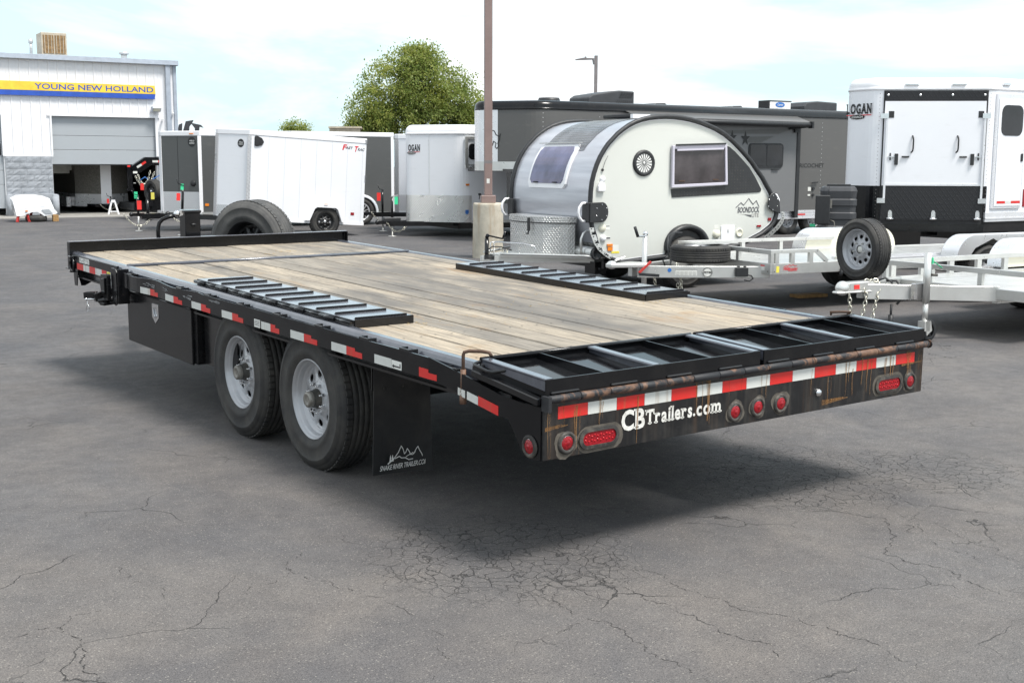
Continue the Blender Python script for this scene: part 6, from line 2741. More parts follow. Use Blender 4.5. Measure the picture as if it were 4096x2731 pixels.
# perforated skid plates on the corners
m = MB()
SK = [(-1.50, .83), (-1.475, .74), (-1.425, .63), (-1.36, .545), (-1.27, .475), (-1.18, .425)]
for a, b in zip(SK, SK[1:]):
    m.add([(a[0], -.058, a[1]), (b[0], -.058, b[1]), (b[0] + .055, -.052, b[1] + .045), (a[0] + .075, -.052, a[1] + .0), (a[0], -.050, a[1]), (b[0], -.050, b[1]), (b[0] + .055, -.044, b[1] + .045), (a[0] + .075, -.044, a[1])], [(0, 1, 2, 3), (7, 6, 5, 4), (0, 4, 5, 1), (2, 6, 7, 3)])
m.build('skid_plate', 'aluminium', T)
m = MB()
SK2 = [(1.585, .985), (1.60, .93), (1.575, .86), (1.50, .78), (1.40, .71), (1.30, .645)]
for a, b in zip(SK2, SK2[1:]):
    m.add([(a[0], -.058, a[1]), (b[0], -.058, b[1]), (b[0] + .035, -.052, b[1] - .055), (a[0] + .065, -.052, a[1] - .02), (a[0], -.050, a[1]), (b[0], -.050, b[1]), (b[0] + .035, -.044, b[1] - .055), (a[0] + .065, -.044, a[1] - .02)], [(0, 1, 2, 3), (7, 6, 5, 4), (0, 4, 5, 1), (2, 6, 7, 3)])
m.build('skid_plate', 'aluminium', T)
m = MB()
for a, b in list(zip(SK, SK[1:])) + list(zip(SK2, SK2[1:])):
    for s in (.3, .8):
        p = Vector(a).lerp(Vector(b), s)
        q = 1 if p.x < 0 else -1
        m.cyl((p.x + .025, -.0605, p.y + .012 * q), (p.x + .025, -.052, p.y + .012 * q), .008, n=8)
m.build('skid_plate_holes', 'print_black', T)
# wheel arch with black flare
m = MB()
AR = arc((.035, 0, .60), 1, 0, PI, 1)
k = 18
vs = []
for i in range(k + 1):
    t = R(-12) + R(204) * i / k
    cx_, cz = math.cos(t), math.sin(t)
    vs += [(.035 + .355 * cx_, -.002, .56 + .285 * cz), (.035 + .345 * cx_, -.060, .56 + .275 * cz), (.035 + .300 * cx_, -.075, .56 + .235 * cz), (.035 + .260 * cx_, -.030, .56 + .205 * cz), (.035 + .255 * cx_, .0, .56 + .20 * cz)]
m.add(vs, [(i * 5 + q, i * 5 + q + 1, i * 5 + q + 6, i * 5 + q + 5) for i in range(k) for q in range(4)], True)
m.build('wheel_flare', 'plastic_black', T)
m = MB()
m.prism([(.035 + .30 * math.cos(R(a)), .56 + .24 * math.sin(R(a))) for a in range(-30, 211, 15)], 1, -.006, -.002)
m.build('wheel_well', 'print_black', T)
for vv, ax in ((.06, -1), (1.72, 1)):
    make_wheel(T, (.02, vv, .345), (0, ax, 0), .345, .20, .215, n=40, holes=8, dish=.03, hub='none', detail=True)
m = MB()
m.box(-1.1, 1.3, .22, CW - .22, .28, .44)
m.cyl((.02, .1, .345), (.02, 1.7, .345), .035)
m.box(-1.15, -.98, .35, .60, .20, .36)
m.cyl((-1.05, .30, .27), (-1.05, .52, .27), .05)
m.build('chassis', 'black_steel', T)
# tongue deck with storage box, hoops, hose tube and jack
m = MB()
m.bar((-2.45, 1.03, .40), (-.95, .42, .38), .06, .08)
m.bar((-2.45, 1.03, .40), (-.95, 1.64, .38), .06, .08)
tg = m.build('tongue', 'aluminium', T)
m = MB()
m.prism([(-1.95, .66), (-1.38, .10), (-1.15, .10), (-1.15, 1.96), (-1.38, 1.96), (-1.95, 1.40), (-2.25, 1.20), (-2.25, .86)], 2, .425, .455)
m.build('tongue_platform', 'aluminium', tg, .004)
m = MB()
bxp = []
for i in range(15):
    t = PI / 2 + PI * i / 14
    bxp.append((-1.47 + .42 * math.cos(t), 1.03 + .70 * math.sin(t)))
m.prism(bxp, 2, .455, .87)
sb = m.build('storage_box', 'diamond_plate', T)
m = MB()
bq = inset(bxp, .014)
m.prism(bq, 2, .875, .945)
m.build('box_lid', 'diamond_plate', sb)
m = MB()
m.prism(inset(bxp, .008), 2, .862, .876)
m.build('box_seal', 'plastic_black', sb)
m = MB()
lt = -1.47 - .432
m.box(lt - .02, lt + .01, 1.00 - .25, 1.03 - .25, .76, .93)
m.tube([(lt + .0, .765, .76), (lt - .02, .765, .73), (lt - .02, .73, .725), (lt - .02, .80, .725)], .009, 6)
m.build('box_latch', 'plastic_black', sb)
for (v0, u0, u1) in ((.13, -1.50, -1.28), (1.93, -1.50, -1.28)):
    m = MB()
    m.tube([(u0, v0, .45), (u0, v0, .68), (u0 + .03, v0, .745), (u0 + .08, v0, .775), (u1 - .08, v0, .775), (u1 - .03, v0, .735), (u1, v0, .66), (u1, v0, .45)], .018, 10)
    m.build('hoop_rail', 'aluminium', T)
m = MB()
m.tube([(-2.30, .80, .47), (-1.95, .52, .47), (-1.50, .06, .47), (-1.42, .02, .46), (-1.22, .02, .45)], .016, 8)
m.tube([(-2.30, 1.26, .47), (-1.95, 1.54, .47), (-1.50, 2.0, .47)], .016, 8)
m.build('edge_tube', 'aluminium', T)
m = MB()
m.tube([(-2.30, .98, .46), (-2.30, .98, .60), (-2.27, .95, .615), (-2.0, .72, .60), (-1.90, .62, .57), (-1.88, .60, .46)], .008, 6)
m.tube([(-2.30, 1.08, .46), (-2.30, 1.08, .60), (-2.20, 1.10, .61), (-2.0, 1.3, .60), (-1.95, 1.35, .46)], .008, 6)
m.build('wire_rack', 'chrome', T)
m = MB()
m.cyl((-1.42, .55, .52), (-1.36, .02, .50), .075, n=16)
m.build('hose_tube', 'aluminium', T)
m = MB()
m.lathe([(0, .078), (.02, .082), (.045, .080), (.045, .06), (.02, .055), (.02, .001)], (-1.36, .02, .50), (.1, -1, -.03), 16)
m.build('tube_cap', 'plastic_black', T)
j = jack_parts(T, -2.38, 1.03, .66, 0, crank=False)
m = MB()
m.cyl((-2.38, 1.03, .67), (-2.38, 1.0, .705), .024)
m.tube([(-2.38, .99, .70), (-2.20, .93, .655), (-2.195, .93, .66), (-2.165, .93, .745)], .011, 8)
m.cyl((-2.193, .93, .655), (-2.160, .93, .760), .016)
m.build('jack_crank', 'black_paint', j)
m = MB()
for k in range(3):
    m.tube([(-2.36 + .07 * math.cos(t), 1.0 + .07 * math.sin(t), .40 + k * .018 + .006 * math.sin(2 * t)) for t in [2 * PI * q / 16 for q in range(16)]], .009, 6, closed=True)
m.tube([(-2.42, .97, .50), (-2.35, .93, .56), (-2.22, .93, .55), (-2.12, .95, .52), (-2.05, .97, .50)], .009, 6)
m.build('coiled_cable', 'plastic_black', T)
m = MB()
chain_mesh(m, [(-2.12, .95, .52), (-2.14, .93, .45), (-2.12, .92, .40), (-2.05, .92, .37)], .05, .005, .014)
chain_mesh(m, [(-2.2, .97, .53), (-2.17, .95, .46), (-2.10, .93, .42)], .05, .005, .014)
m.build('safety_chain', 'chain_zinc', T)

# ------------------------------------------------------------------ open aluminium trailers


def fender(T, u0, u1, v0, v1, zb, zt, name='fender', inner=True):
    """flat-topped rounded fender between u0..u1, v0..v1"""
    m = MB()
    R_ = (zt - zb)
    pts = [(u0 + R_ * 1.05 * (1 - math.cos(t)), zb + R_ * math.sin(t)) for t in [PI / 2 * i / 8 for i in range(9)]]
    pts += [(u1 - R_ * 1.05 * (1 - math.cos(t)), zb + R_ * math.sin(t)) for t in [PI / 2 * (1 - i / 8) for i in range(9)]]
    k = len(pts)
    c = Vector(((u0 + u1) / 2, zb))
    vs = []
    for p in pts:
        vs += [(p[0], v0, p[1]), (p[0], v1, p[1]), (p[0], v1, p[1] - .004), (p[0], v0, p[1] - .004)]
    m.add(vs, [(i * 4, i * 4 + 1, i * 4 + 5, i * 4 + 4) for i in range(k - 1)] + [(i * 4 + 3, i * 4 + 2, i * 4 + 6, i * 4 + 7) for i in range(k - 1)], True)
    f = m.build(name, 'aluminium_bright', T)
    return f, pts


def open_trailer(name, label, M, Wd, L_, zb, zdk, zr, f0, f1, wheel_u, coup, ztong):
    T = thing(name, label, 'utility trailer', M=M)
    m = MB()
    m.box(-.02, L_, 0, .04, zb, zdk + .01)
    m.box(-.02, L_, Wd - .04, Wd, zb, zdk + .01)
    m.box(-.045, 0, 0, Wd, zb, zdk + .01)
    m.build('frame', 'aluminium', T, .003)
    nb = 12
    for k in range(nb):
        m = MB()
        v0 = .04 + (Wd - .08) * k / nb
        m.box(0, L_, v0 + .002, v0 + (Wd - .08) / nb - .002, zdk - .03, zdk)
        m.build('deck_plank', 'aluminium', T)
    # rails: front, near side stub and far side
    m = MB()
    m.box(-.045, .005, -.0, Wd, zr - .05, zr)
    m.build('front_rail', 'aluminium', T, .003)
    for k in range(4):
        v0 = .0 + (Wd - .05) * k / 3
        m = MB()
        m.box(-.04, .0, v0, v0 + .05, zdk + .01, zr - .05)
        m.build('rail_post', 'aluminium', T)
    return T


HA = -9.8
HM = rowframe(7.35, 5.32, HA)
HW = 1.80
T = open_trailer('utility_trailer', 'open aluminium trailer with a tyre lying flat on its tongue, before the camper', HM, HW, 5.6, .42, .53, .69, 2.5, 4.4, 3.1, None, .42)
m = MB()
m.box(.0, .62, -.0, .045, .65, .69)
m.build('side_rail', 'aluminium', T, .003)
for uu in (.02, .24, .50):
    m = MB()
    m.box(uu, uu + .05, .0, .04, .54, .65)
    m.build('rail_post', 'aluminium', T)
m = MB()
m.bar((.60, .02, .67), (.76, .02, .545), .04, .04)
m.build('rail_brace', 'aluminium', T)
m = MB()
m.box(.0, 2.4, HW - .045, HW, .65, .69)
m.build('side_rail', 'aluminium', T, .003)
m = MB()
m.box(.95, 5.5, -.01, .03, .535, .56)
m.box(.9, 2.6, .05, .10, .555, .585)
m.build('edge_rail', 'aluminium_bright', T)
for k in range(3):
    m = MB()
    m.box(.3 + k * .6, .35 + k * .6, HW - .04, HW, .54, .65)
    m.build('rail_post', 'aluminium', T)
# fenders, near pair and far pair
f, pts = fender(T, 2.48, 4.75, -.26, .0, .53, .805)
m = MB()
out_ = [(a, b) for a, b in pts]
tyc = [(3.06, .36), (3.93, .36)]
vs, k = [], len(out_)


def near_panel(pts, wheels, R_, zb):
    """side skirt whose lower edge scoops over the wheels"""
    m = MB()
    vs = []
    for (a, b) in pts:
        low = zb
        for (wu, wz) in wheels:
            dx = abs(a - wu)
            if dx < R_:
                low = max(low, wz + math.sqrt(R_ * R_ - dx * dx))
        vs.append((a, b, min(low, b - .02)))
    return vs


dense = []
for (a, b), (c, d) in zip(out_, out_[1:]):
    for s in range(6):
        t = s / 6
        dense.append((a + (c - a) * t, b + (d - b) * t))
dense.append(out_[-1])
np_ = near_panel(dense, [(3.04, .36), (3.96, .36)], .40, .53)
m = MB()
vv_ = []
for a, b, l_ in np_:
    vv_ += [(a, -.262, b), (a, -.262, l_), (a, -.258, l_), (a, -.258, b)]
m.add(vv_, [(i * 4 + q, i * 4 + (q + 1) % 4, i * 4 + 4 + (q + 1) % 4, i * 4 + 4 + q) for i in range(len(np_) - 1) for q in range(4)])
m.build('fender_skirt', 'aluminium_bright', f)
m = MB()
m.prism([(a, b) for a, b in out_], 1, -.004, .0)
m.build('fender_back', 'aluminium', f)
f, pts = fender(T, 1.95, 3.50, HW, HW + .26, .53, .79)
m = MB()
m.prism(pts, 1, HW, HW + .004)
m.build('fender_back', 'cream_plastic', f)
for uu, vv, ax in ((3.04, -.14, -1), (3.96, -.14, -1), (2.72, HW + .14, 1)):
    make_wheel(T, (uu, vv, .345), (0, ax, 0), .345, .205, .205, n=40, holes=8, dish=.03, hub='none', detail=(ax < 0))
m = MB()
for vv in (.45, HW - .45):
    m.box(.0, 5.5, vv - .03, vv + .03, .38, .50)
for uu in (3.04, 3.96):
    m.box(uu - .04, uu + .04, -.05, HW + .05, .31, .39)
m.build('under_frame', 'aluminium', T)
tc_ = Vector((-1.30, .86, 0))
m = MB()
m.bar((-1.26, .80, .435), (.05, .14, .435), .055, .13)
m.build('tongue_beam', 'aluminium', T, .004)
m = MB()
m.bar((-1.26, .95, .435), (.05, 1.62, .435), .055, .13)
m.build('tongue_beam', 'aluminium', T, .004)
m = MB()
m.prism([(-1.62, .84), (-1.60, .80), (-1.52, .79), (-1.20, .70), (-1.12, .80), (-1.12, .96), (-1.20, 1.04), (-1.52, .93), (-1.60, .92), (-1.62, .88)], 2, .485, .53)
m.sphere((-1.555, .86, .515), .06, 12, 8, (1, 1, .8))
m.bar((-1.52, .86, .56), (-1.38, .86, .60), .03, .02)
cpl = m.build('coupler', 'aluminium', T, .008)
m = MB()
m.bar((-1.30, .70, .43), (-1.15, .70, .55), .025, .02)
m.build('brake_lever', 'red_paint', cpl)
m = MB()
m.bar((-1.30, .70, .415), (-1.10, .60, .40), .02, .03)
m.build('breakaway_switch', 'plastic_black', cpl)
j = MB()
j.cyl((-1.13, .86, .10), (-1.13, .86, .825), .030, n=14)
jk = j.build('jack', 'aluminium', T)
m = MB()
m.cyl((-1.13, .86, .0), (-1.13, .86, .12), .05, .03)
m.build('jack_foot', 'aluminium', jk)
m = MB()
m.tube([(-1.13, .84, .845), (-1.17, .78, .83), (-1.28, .75, .828), (-1.31, .745, .835)], .011, 8)
m.sphere((-1.13, .85, .85), .03, 10, 6)
m.build('jack_crank', 'chrome', jk)
m = MB()
m.cyl((-1.295, .745, .825), (-1.34, .74, .935), .017)
m.build('crank_grip', 'plastic_black', jk)
m = MB()
m.tube([(-.92, .74, .47), (-.99, .70, .56), (-.93, .70, .60), (-.88, .70, .55), (-.92, .66, .47), (-.80, .60, .42)], .009, 8)
m.tube([(-.93, .66, .57), (-.96, .66, .70), (-.90, .74, .83), (-.75, .84, .855), (-.62, .88, .85)], .008, 8)
m.build('wiring_cable', 'plastic_black', T)
m = MB()
chain_mesh(m, [(-.86, .62, .53), (-.83, .61, .45), (-.81, .60, .34), (-.80, .60, .22), (-.82, .62, .18), (-.84, .62, .30)], .05, .005, .015)
chain_mesh(m, [(-1.04, .80, .38), (-1.02, .78, .24), (-1.05, .76, .16)], .05, .005, .015)
m.build('safety_chain', 'chain_zinc', T)
make_wheel(T, (-.36, .88, .605), (0, 0, 1), .345, .20, .20, n=60, holes=8, dish=.04, hub='none')
m = MB()
m.box(-.50, .10, .78, .98, .715, .725)
m.box(-.55, -.1, .86, .90, .49, .52)
m.build('spare_bracket', 'aluminium', T)
# stickers and the black junction box on the tongue beam
bd_ = (Vector((.05, .14, 0)) - Vector((-1.26, .80, 0))).normalized()
bn = Vector((bd_.y, -bd_.x, 0))
if bn.y > 0:
    bn = -bn
BO = Vector((-1.26, .80, .37)) + bn * .0295
BMx = frame(BO, bd_, (0, 0, 1))
m = MB()
m.M = BMx
m.box(.42, .66, .025, .095, .0, .001)
m.M = Matrix()
m.build('data_sticker', 'paper_white', T)
m = MB()
for k in range(5):
    for q in range(3):
        polyline_flat(m, [(.43 + k * .046, .035 + q * .014), (.465 + k * .046, .035 + q * .014)], .003, BMx, t=.002)
polyline_flat(m, [(.42, .092), (.66, .092)], .005, BMx, t=.002)
m.build('sticker_print', 'print_grey', T)
m = MB()
disc(m, BMx, .775, .062, .060, t=.001)
rb_ = m.build('warranty_sticker', 'paper_white', T)
m = MB()
put_text(m, 'LIFETIME', BMx, .715, .050, .120, .024, bold=.03, t=.003)
for k in range(14):
    t0 = R(22 + k * 10.5)
    for sg in (1, -1):
        polyline_flat(m, [(.775 + .045 * math.cos(t0), .062 + sg * .045 * math.sin(t0)), (.775 + .057 * math.cos(t0), .062 + sg * .057 * math.sin(t0))], .005, BMx, t=.0025)
m.build('sticker_print', 'print_black', rb_)
m = MB()
disc(m, BMx, .355, .085, .022, t=.001)
m.build('round_sticker', 'print_blue', T)
m = MB()
m.M = BMx
m.box(1.08, 1.22, .02, .12, .001, .06)
m.box(1.10, 1.13, .12, .135, .01, .05)
m.box(1.17, 1.20, .12, .135, .01, .05)
m.M = Matrix()
m.build('junction_box', 'plastic_black', T, .005)
m = MB()
m.tube([tuple(BMx @ Vector(p)) for p in ((1.20, .04, .03), (1.26, .03, .03), (1.28, .0, .03), (1.24, -.03, .03), (1.18, -.02, .03))], .008, 6)
m.build('box_cable', 'plastic_black', T)
# near side markings
SM = frame((0, -.0005, 0), (1, 0, 0), (0, 0, 1))
m = MB()
m.M = SM
m.box(.035, .075, .44, .51, 0, .001)
m.M = Matrix()
m.build('side_reflector', 'paper_yellow', T)
m = MB()
polyline_flat(m, [(.14, .50), (.17, .512), (.19, .505), (.215, .522), (.24, .508), (.265, .522), (.29, .505), (.32, .51)], .006, SM, t=.0015)
put_text(m, 'HIGH', SM, .135, .462, .085, .036, bold=.03, shear=.1, t=.0015)
put_text(m, 'COUNTRY', SM, .200, .450, .130, .036, bold=.03, shear=.1, t=.003)
m.build('side_lettering', 'print_red', T)
m = MB()
m.add([(-.0465, .10, .46), (-.0465, .17, .46), (-.0465, .17, .52), (-.0465, .10, .52)], [(0, 1, 2, 3)])
m.build('front_sticker', 'paper_white', T)
m = MB()
m.add([(-.0475, .10, .505), (-.0475, .17, .505), (-.0475, .17, .52), (-.0475, .10, .52)], [(0, 1, 2, 3)])
m.build('front_sticker_header', 'print_red', T)
for (uu, vv) in ((.015, -.002), (-.0, .0)):
    pass
m = MB()
m.sphere((.012, -.002, .455), .008, 8, 5)
m.sphere((-.047, .045, .455), .008, 8, 5)
m.build('frame_bolt', 'hub_cap', T)
m = MB()
m.tube([(.92, .02, .66), (.96, .0, .60), (.97, -.01, .50), (.965, -.01, .44)], .012, 4)
st_ = m.build('ratchet_strap', 'strap_yellow', T)
m = MB()
m.tube([(.965, -.01, .46), (.955, -.02, .42), (.93, -.03, .38)], .022, 6)
m.build('strap_end', 'plastic_black', st_)
m = MB(rowframe(8.95, 6.15, HA))
m.box(-.22, .22, -.10, .10, 0, .04)
tag(m.build('wood_block', 'wood_post', None, .004), 'reddish plank lying on the asphalt below the tyre of the front aluminium trailer', 'wood block')

# second open trailer, cut by the right edge of the picture
IA = -5
IM = rowframe(7.45, 2.28, IA)
IW = 1.78
T = open_trailer('utility_trailer', 'open aluminium trailer with an upright spare wheel, nearest at the right edge', IM, IW, 5.6, .38, .47, .66, 2.5, 4.4, 3.1, None, .4)
m = MB()
m.box(.0, 3.2, IW - .045, IW, .61, .66)
m.build('side_rail', 'aluminium', T, .003)
for k in range(7):
    m = MB()
    m.box(.05 + k * .45, .12 + k * .45, IW - .04, IW, .48, .61)
    m.build('rail_post', 'aluminium', T)
m = MB()
m.box(.0, 2.0, .0, .045, .61, .66)
m.build('side_rail', 'aluminium', T, .003)
for k in range(4):
    m = MB()
    m.box(.15 + k * .5, .21 + k * .5, .0, .04, .48, .61)
    m.build('rail_post', 'aluminium', T)
f, pts = fender(T, 1.95, 3.9, IW, IW + .26, .50, .80)
m = MB()
m.prism(pts, 1, IW, IW + .004)
m.build('fender_back', 'cream_plastic', f)
f, pts = fender(T, 1.95, 3.9, -.26, 0, .50, .80)
for uu in (2.5, 3.35):
    make_wheel(T, (uu, -.14, .345), (0, -1, 0), .345, .205, .205, n=32, holes=8, dish=.03, hub='none', detail=False)
make_wheel(T, (2.5, IW + .14, .345), (0, 1, 0), .345, .205, .205, n=32, holes=8, dish=.03, hub='none', detail=False)
m = MB()
for vv in (.45, IW - .45):
    m.box(.0, 5.5, vv - .03, vv + .03, .34, .45)
for uu in (2.5, 3.35):
    m.box(uu - .04, uu + .04, -.05, IW + .05, .30, .37)
m.build('under_frame', 'aluminium', T)
ci = IM.inverted() @ Vector((6.20, 3.42, 0))
cu, cv = ci.x, ci.y
m = MB()
m.bar((cu + .22, cv - .03, .46), (.0, .42, .43), .055, .14)
m.build('tongue_beam', 'aluminium', T, .004)
m = MB()
m.bar((cu + .22, cv + .05, .46), (.0, IW - .20, .43), .055, .14)
m.build('tongue_beam', 'aluminium', T, .004)
m = MB()
m.prism([(cu - .16, -.035 + cv), (cu - .10, cv - .06), (cu + .30, cv - .08), (cu + .34, cv), (cu + .30, cv + .08), (cu - .10, cv + .06), (cu - .16, cv + .035)], 2, .455, .475)
m.box(cu - .02, cu + .32, cv - .055, cv + .055, .475, .555)
m.sphere((cu - .06, cv, .50), .075, 14, 8, (1, .8, .9))
cpl = m.build('coupler', 'aluminium', T, .01)
m = MB()
m.box(cu + .03, cu + .10, cv - .058, cv - .056, .49, .53)
m.build('coupler_sticker', 'tag_red', cpl)
m = MB()
cc_ = [(cu + .34, cv - .08, .55), (cu + .30, cv - .10, .45), (cu + .27, cv - .09, .30), (cu + .24, cv - .09, .16), (cu + .20, cv - .08, .05)]
chain_mesh(m, cc_, .05, .0055, .016)
chain_mesh(m, [(cu + .14, cv - .08, .50), (cu + .15, cv - .10, .42), (cu + .12, cv - .09, .26), (cu + .08, cv - .09, .10), (cu + .05, cv - .09, .03)], .05, .0055, .016)
chain_mesh(m, [(cu - .02, cv - .05, .45), (cu - .01, cv - .06, .30), (cu + .03, cv - .06, .12), (cu + .05, cv - .06, .03)], .05, .0055, .016)
chain_mesh(m, [(cu + .20, cv - .03, .56), (cu + .28, cv - .04, .565), (cu + .34, cv - .07, .56)], .05, .0055, .016)
m.build('safety_chain', 'chain_zinc', T)
m = MB()
m.tube([(cu + .34, cv - .03, .55), (cu + .42, cv - .07, .58), (cu + .46, cv - .12, .54), (cu + .44, cv - .14, .46), (cu + .38, cv - .13, .41)], .011, 8)
m.tube([(cu + .46, cv - .05, .55), (cu + .54, cv - .10, .55), (cu + .56, cv - .16, .48), (cu + .54, cv - .18, .40), (cu + .48, cv - .17, .34)], .011, 8)
m.tube([(cu + .44, cv - .14, .34), (cu + .44, cv - .14, .20)], .012, 6)
m.cyl((cu + .44, cv - .14, .10), (cu + .44, cv - .14, .24), .024)
m.build('wiring_cable', 'plastic_black', T)
ji = IM.inverted() @ Vector((6.84, 3.07, 0))
m = MB()
m.cyl((ji.x, ji.y - .05, .36), (ji.x, ji.y - .05, .82), .033, n=16)
m.cyl((ji.x, ji.y - .05, .17), (ji.x, ji.y - .05, .37), .026, n=16)
jk = m.build('swivel_jack', 'aluminium', T)
m = MB()
m.box(ji.x - .045, ji.x + .03, ji.y - .09, ji.y - .01, .10, .19)
m.prism([(ji.x - .01, .06), (ji.x + .06, .10), (ji.x + .04, .19), (ji.x - .03, .19)], 1, ji.y - .09, ji.y - .08)
m.build('caster_fork', 'aluminium', jk)
m = MB()
m.lathe([(-.02, .06), (-.025, .085), (-.015, .10), (.015, .10), (.025, .085), (.02, .06)], (ji.x + .05, ji.y - .05, .10), (0, 1, 0), 24)
for k in range(6):
    t = 2 * PI * k / 6
    m.bar((ji.x + .05 + .01 * math.cos(t), ji.y - .05, .10 + .01 * math.sin(t)), (ji.x + .05 + .07 * math.cos(t), ji.y - .05, .10 + .07 * math.sin(t)), .012, .015)
m.build('caster_wheel', 'plastic_black', jk)
m = MB()
m.box(ji.x - .12, ji.x + .05, ji.y - .02, ji.y + .03, .39, .54)
m.build('jack_bracket', 'chrome', T, .004)
m = MB()
m.cyl((ji.x + .03, ji.y - .07, .62), (ji.x + .09, ji.y - .09, .615), .012)
m.build('jack_pin', 'hub_steel', jk)
m = MB()
m.box(ji.x + .02, ji.x + .03, ji.y - .09, ji.y - .03, .72, .78)
m.bar((ji.x + .03, ji.y - .08, .75), (ji.x + .16, ji.y - .08, .68), .015, .004)
m.build('zip_tag', 'tag_green', jk)
si = IM.inverted() @ Vector((6.97, 3.85, 0))
sd = IM.to_3x3().inverted() @ Vector((-.988, .15, 0))
make_wheel(T, (si.x, si.y, .80), sd, .300, .200, .20, n=60, holes=10, dish=.045, hub='flat')
m = MB()
m.box(si.x + .06, si.x + .14, si.y - .05, si.y + .05, .46, .80)
m.build('spare_mount', 'aluminium', T)

# ------------------------------------------------------------------ light poles
PM = rowframe(9.28, 13.50, -53 + 22)
T = thing('light_pole', 'brown square light pole bolted to a tall round concrete base', 'light pole', M=PM)
m = MB()
prof = [(0, .27), (.25, .268), (.6, .262), (.9, .262), (.93, .258), (.945, .245), (.945, .0)]
m.lathe(prof, (0, 0, 0), (0, 0, 1), 36)
m.build('concrete_base', 'concrete', T)
m = MB()
m.box(-.125, .125, -.125, .125, .945, 1.075)
m.build('base_cover', 'pole_brown', T, .008)
m = MB()
m.box(-.068, .068, -.068, .068, 1.075, 7.2)
m.build('pole', 'pole_brown', T, .008)
m = MB()
m.box(-.0690, .0690, -.0690, .0690, 1.62, 1.67)
m.build('pale_tape', 'pole_grey', T)
m = MB()
m.box(-.03, .02, -.0695, -.068, 1.28, 1.36)
m.build('sticker_scrap', 'paper_white', T)
m = MB()
m.box(-.10, .10, -.9, -.0, 7.05, 7.15)
m.build('lamp_head', 'pole_brown', T, .01)
q = Vector((26.22, 30.7, 0))
T = thing('light_pole', 'distant slim light pole with one flat arm reaching left', 'light pole', M=rowframe(q.x, q.y, -30))
m = MB()
m.box(-.055, .055, -.055, .055, 0, 5.5)
m.build('pole', 'pole_grey', T)
m = MB()
m.prism([(-.75, 5.33), (-.12, 5.36), (-.09, 5.18), (-.09, 5.40), (-.5, 5.41), (-.75, 5.36)], 1, -.12, .12)
m.box(-.42, -.36, -.03, .03, 5.41, 5.46)
m.build('lamp_head', 'pole_grey', T)

# ------------------------------------------------------------------ dealership building
BMX = rowframe(7.95, 34.72, -5)
T = thing('dealership_building', 'white metal service building with grey block base, sign band and half-open door', 'building', M=BMX)
UL, UR, DP = -9.0, 3.86, 16.0
D0, D1 = .02, 3.20          # right door opening
L0, L1 = -6.0, -1.36        # left door opening
m = MB()
m.box(UL, UR, DP, DP + .2, 0, 4.6)
m.box(UL, UL + .2, .2, DP, 0, 4.6)
m.box(UR - .2, UR, .2, DP, 0, 4.6)
m.box(UL, UR, .2, DP, 4.55, 4.65)
m.build('shell_walls', 'white_wall', T)
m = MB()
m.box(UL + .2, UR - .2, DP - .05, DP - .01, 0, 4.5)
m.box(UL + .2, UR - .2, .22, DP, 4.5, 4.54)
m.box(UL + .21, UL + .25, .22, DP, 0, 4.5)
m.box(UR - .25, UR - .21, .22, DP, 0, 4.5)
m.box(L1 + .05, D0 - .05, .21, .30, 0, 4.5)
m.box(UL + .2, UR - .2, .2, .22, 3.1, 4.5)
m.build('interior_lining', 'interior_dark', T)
m = MB()
m.box(UL, UR, -.05, DP, .0, .012)
m.build('floor_slab', 'concrete_slab', T)


def ribs_between(u0, u1, z0, z1):
    n_ = max(1, round((u1 - u0) / .262))
    w_ = (u1 - u0) / n_
    for k in range(n_):
        m = MB()
        a = u0 + k * w_
        poly = [(a, 0), (a + .008, -.028), (a + .028, -.028), (a + .036, -.004), (a + w_ * .36, -.004), (a + w_ * .37, -.010), (a + w_ * .41, -.010), (a + w_ * .42, -.004), (a + w_ * .66, -.004), (a + w_ * .67, -.010), (a + w_ * .71, -.010), (a + w_ * .72, -.004), (a + w_, -.004), (a + w_, .02), (a, .02)]
        m.prism(poly, 2, z0, z1)
        m.build('wall_panel', 'white_wall', T)


ribs_between(-6.3, L1 - .0, 3.02, 4.66)
ribs_between(L1, D0, 1.80, 4.66)
ribs_between(D0, D1, 3.03, 4.66)
ribs_between(D1, UR - .02, 1.80, 4.66)
m = MB()
m.box(L1, D0, .0, .2, .0, 4.6)
m.box(D1, UR, .0, .2, .0, 4.6)
m.box(D0 - .1, D1 + .1, .0, .2, 3.03, 4.6)
m.box(-6.3, L1, .0, .2, 3.03, 4.6)
m.build('wall_core', 'white_wall', T)
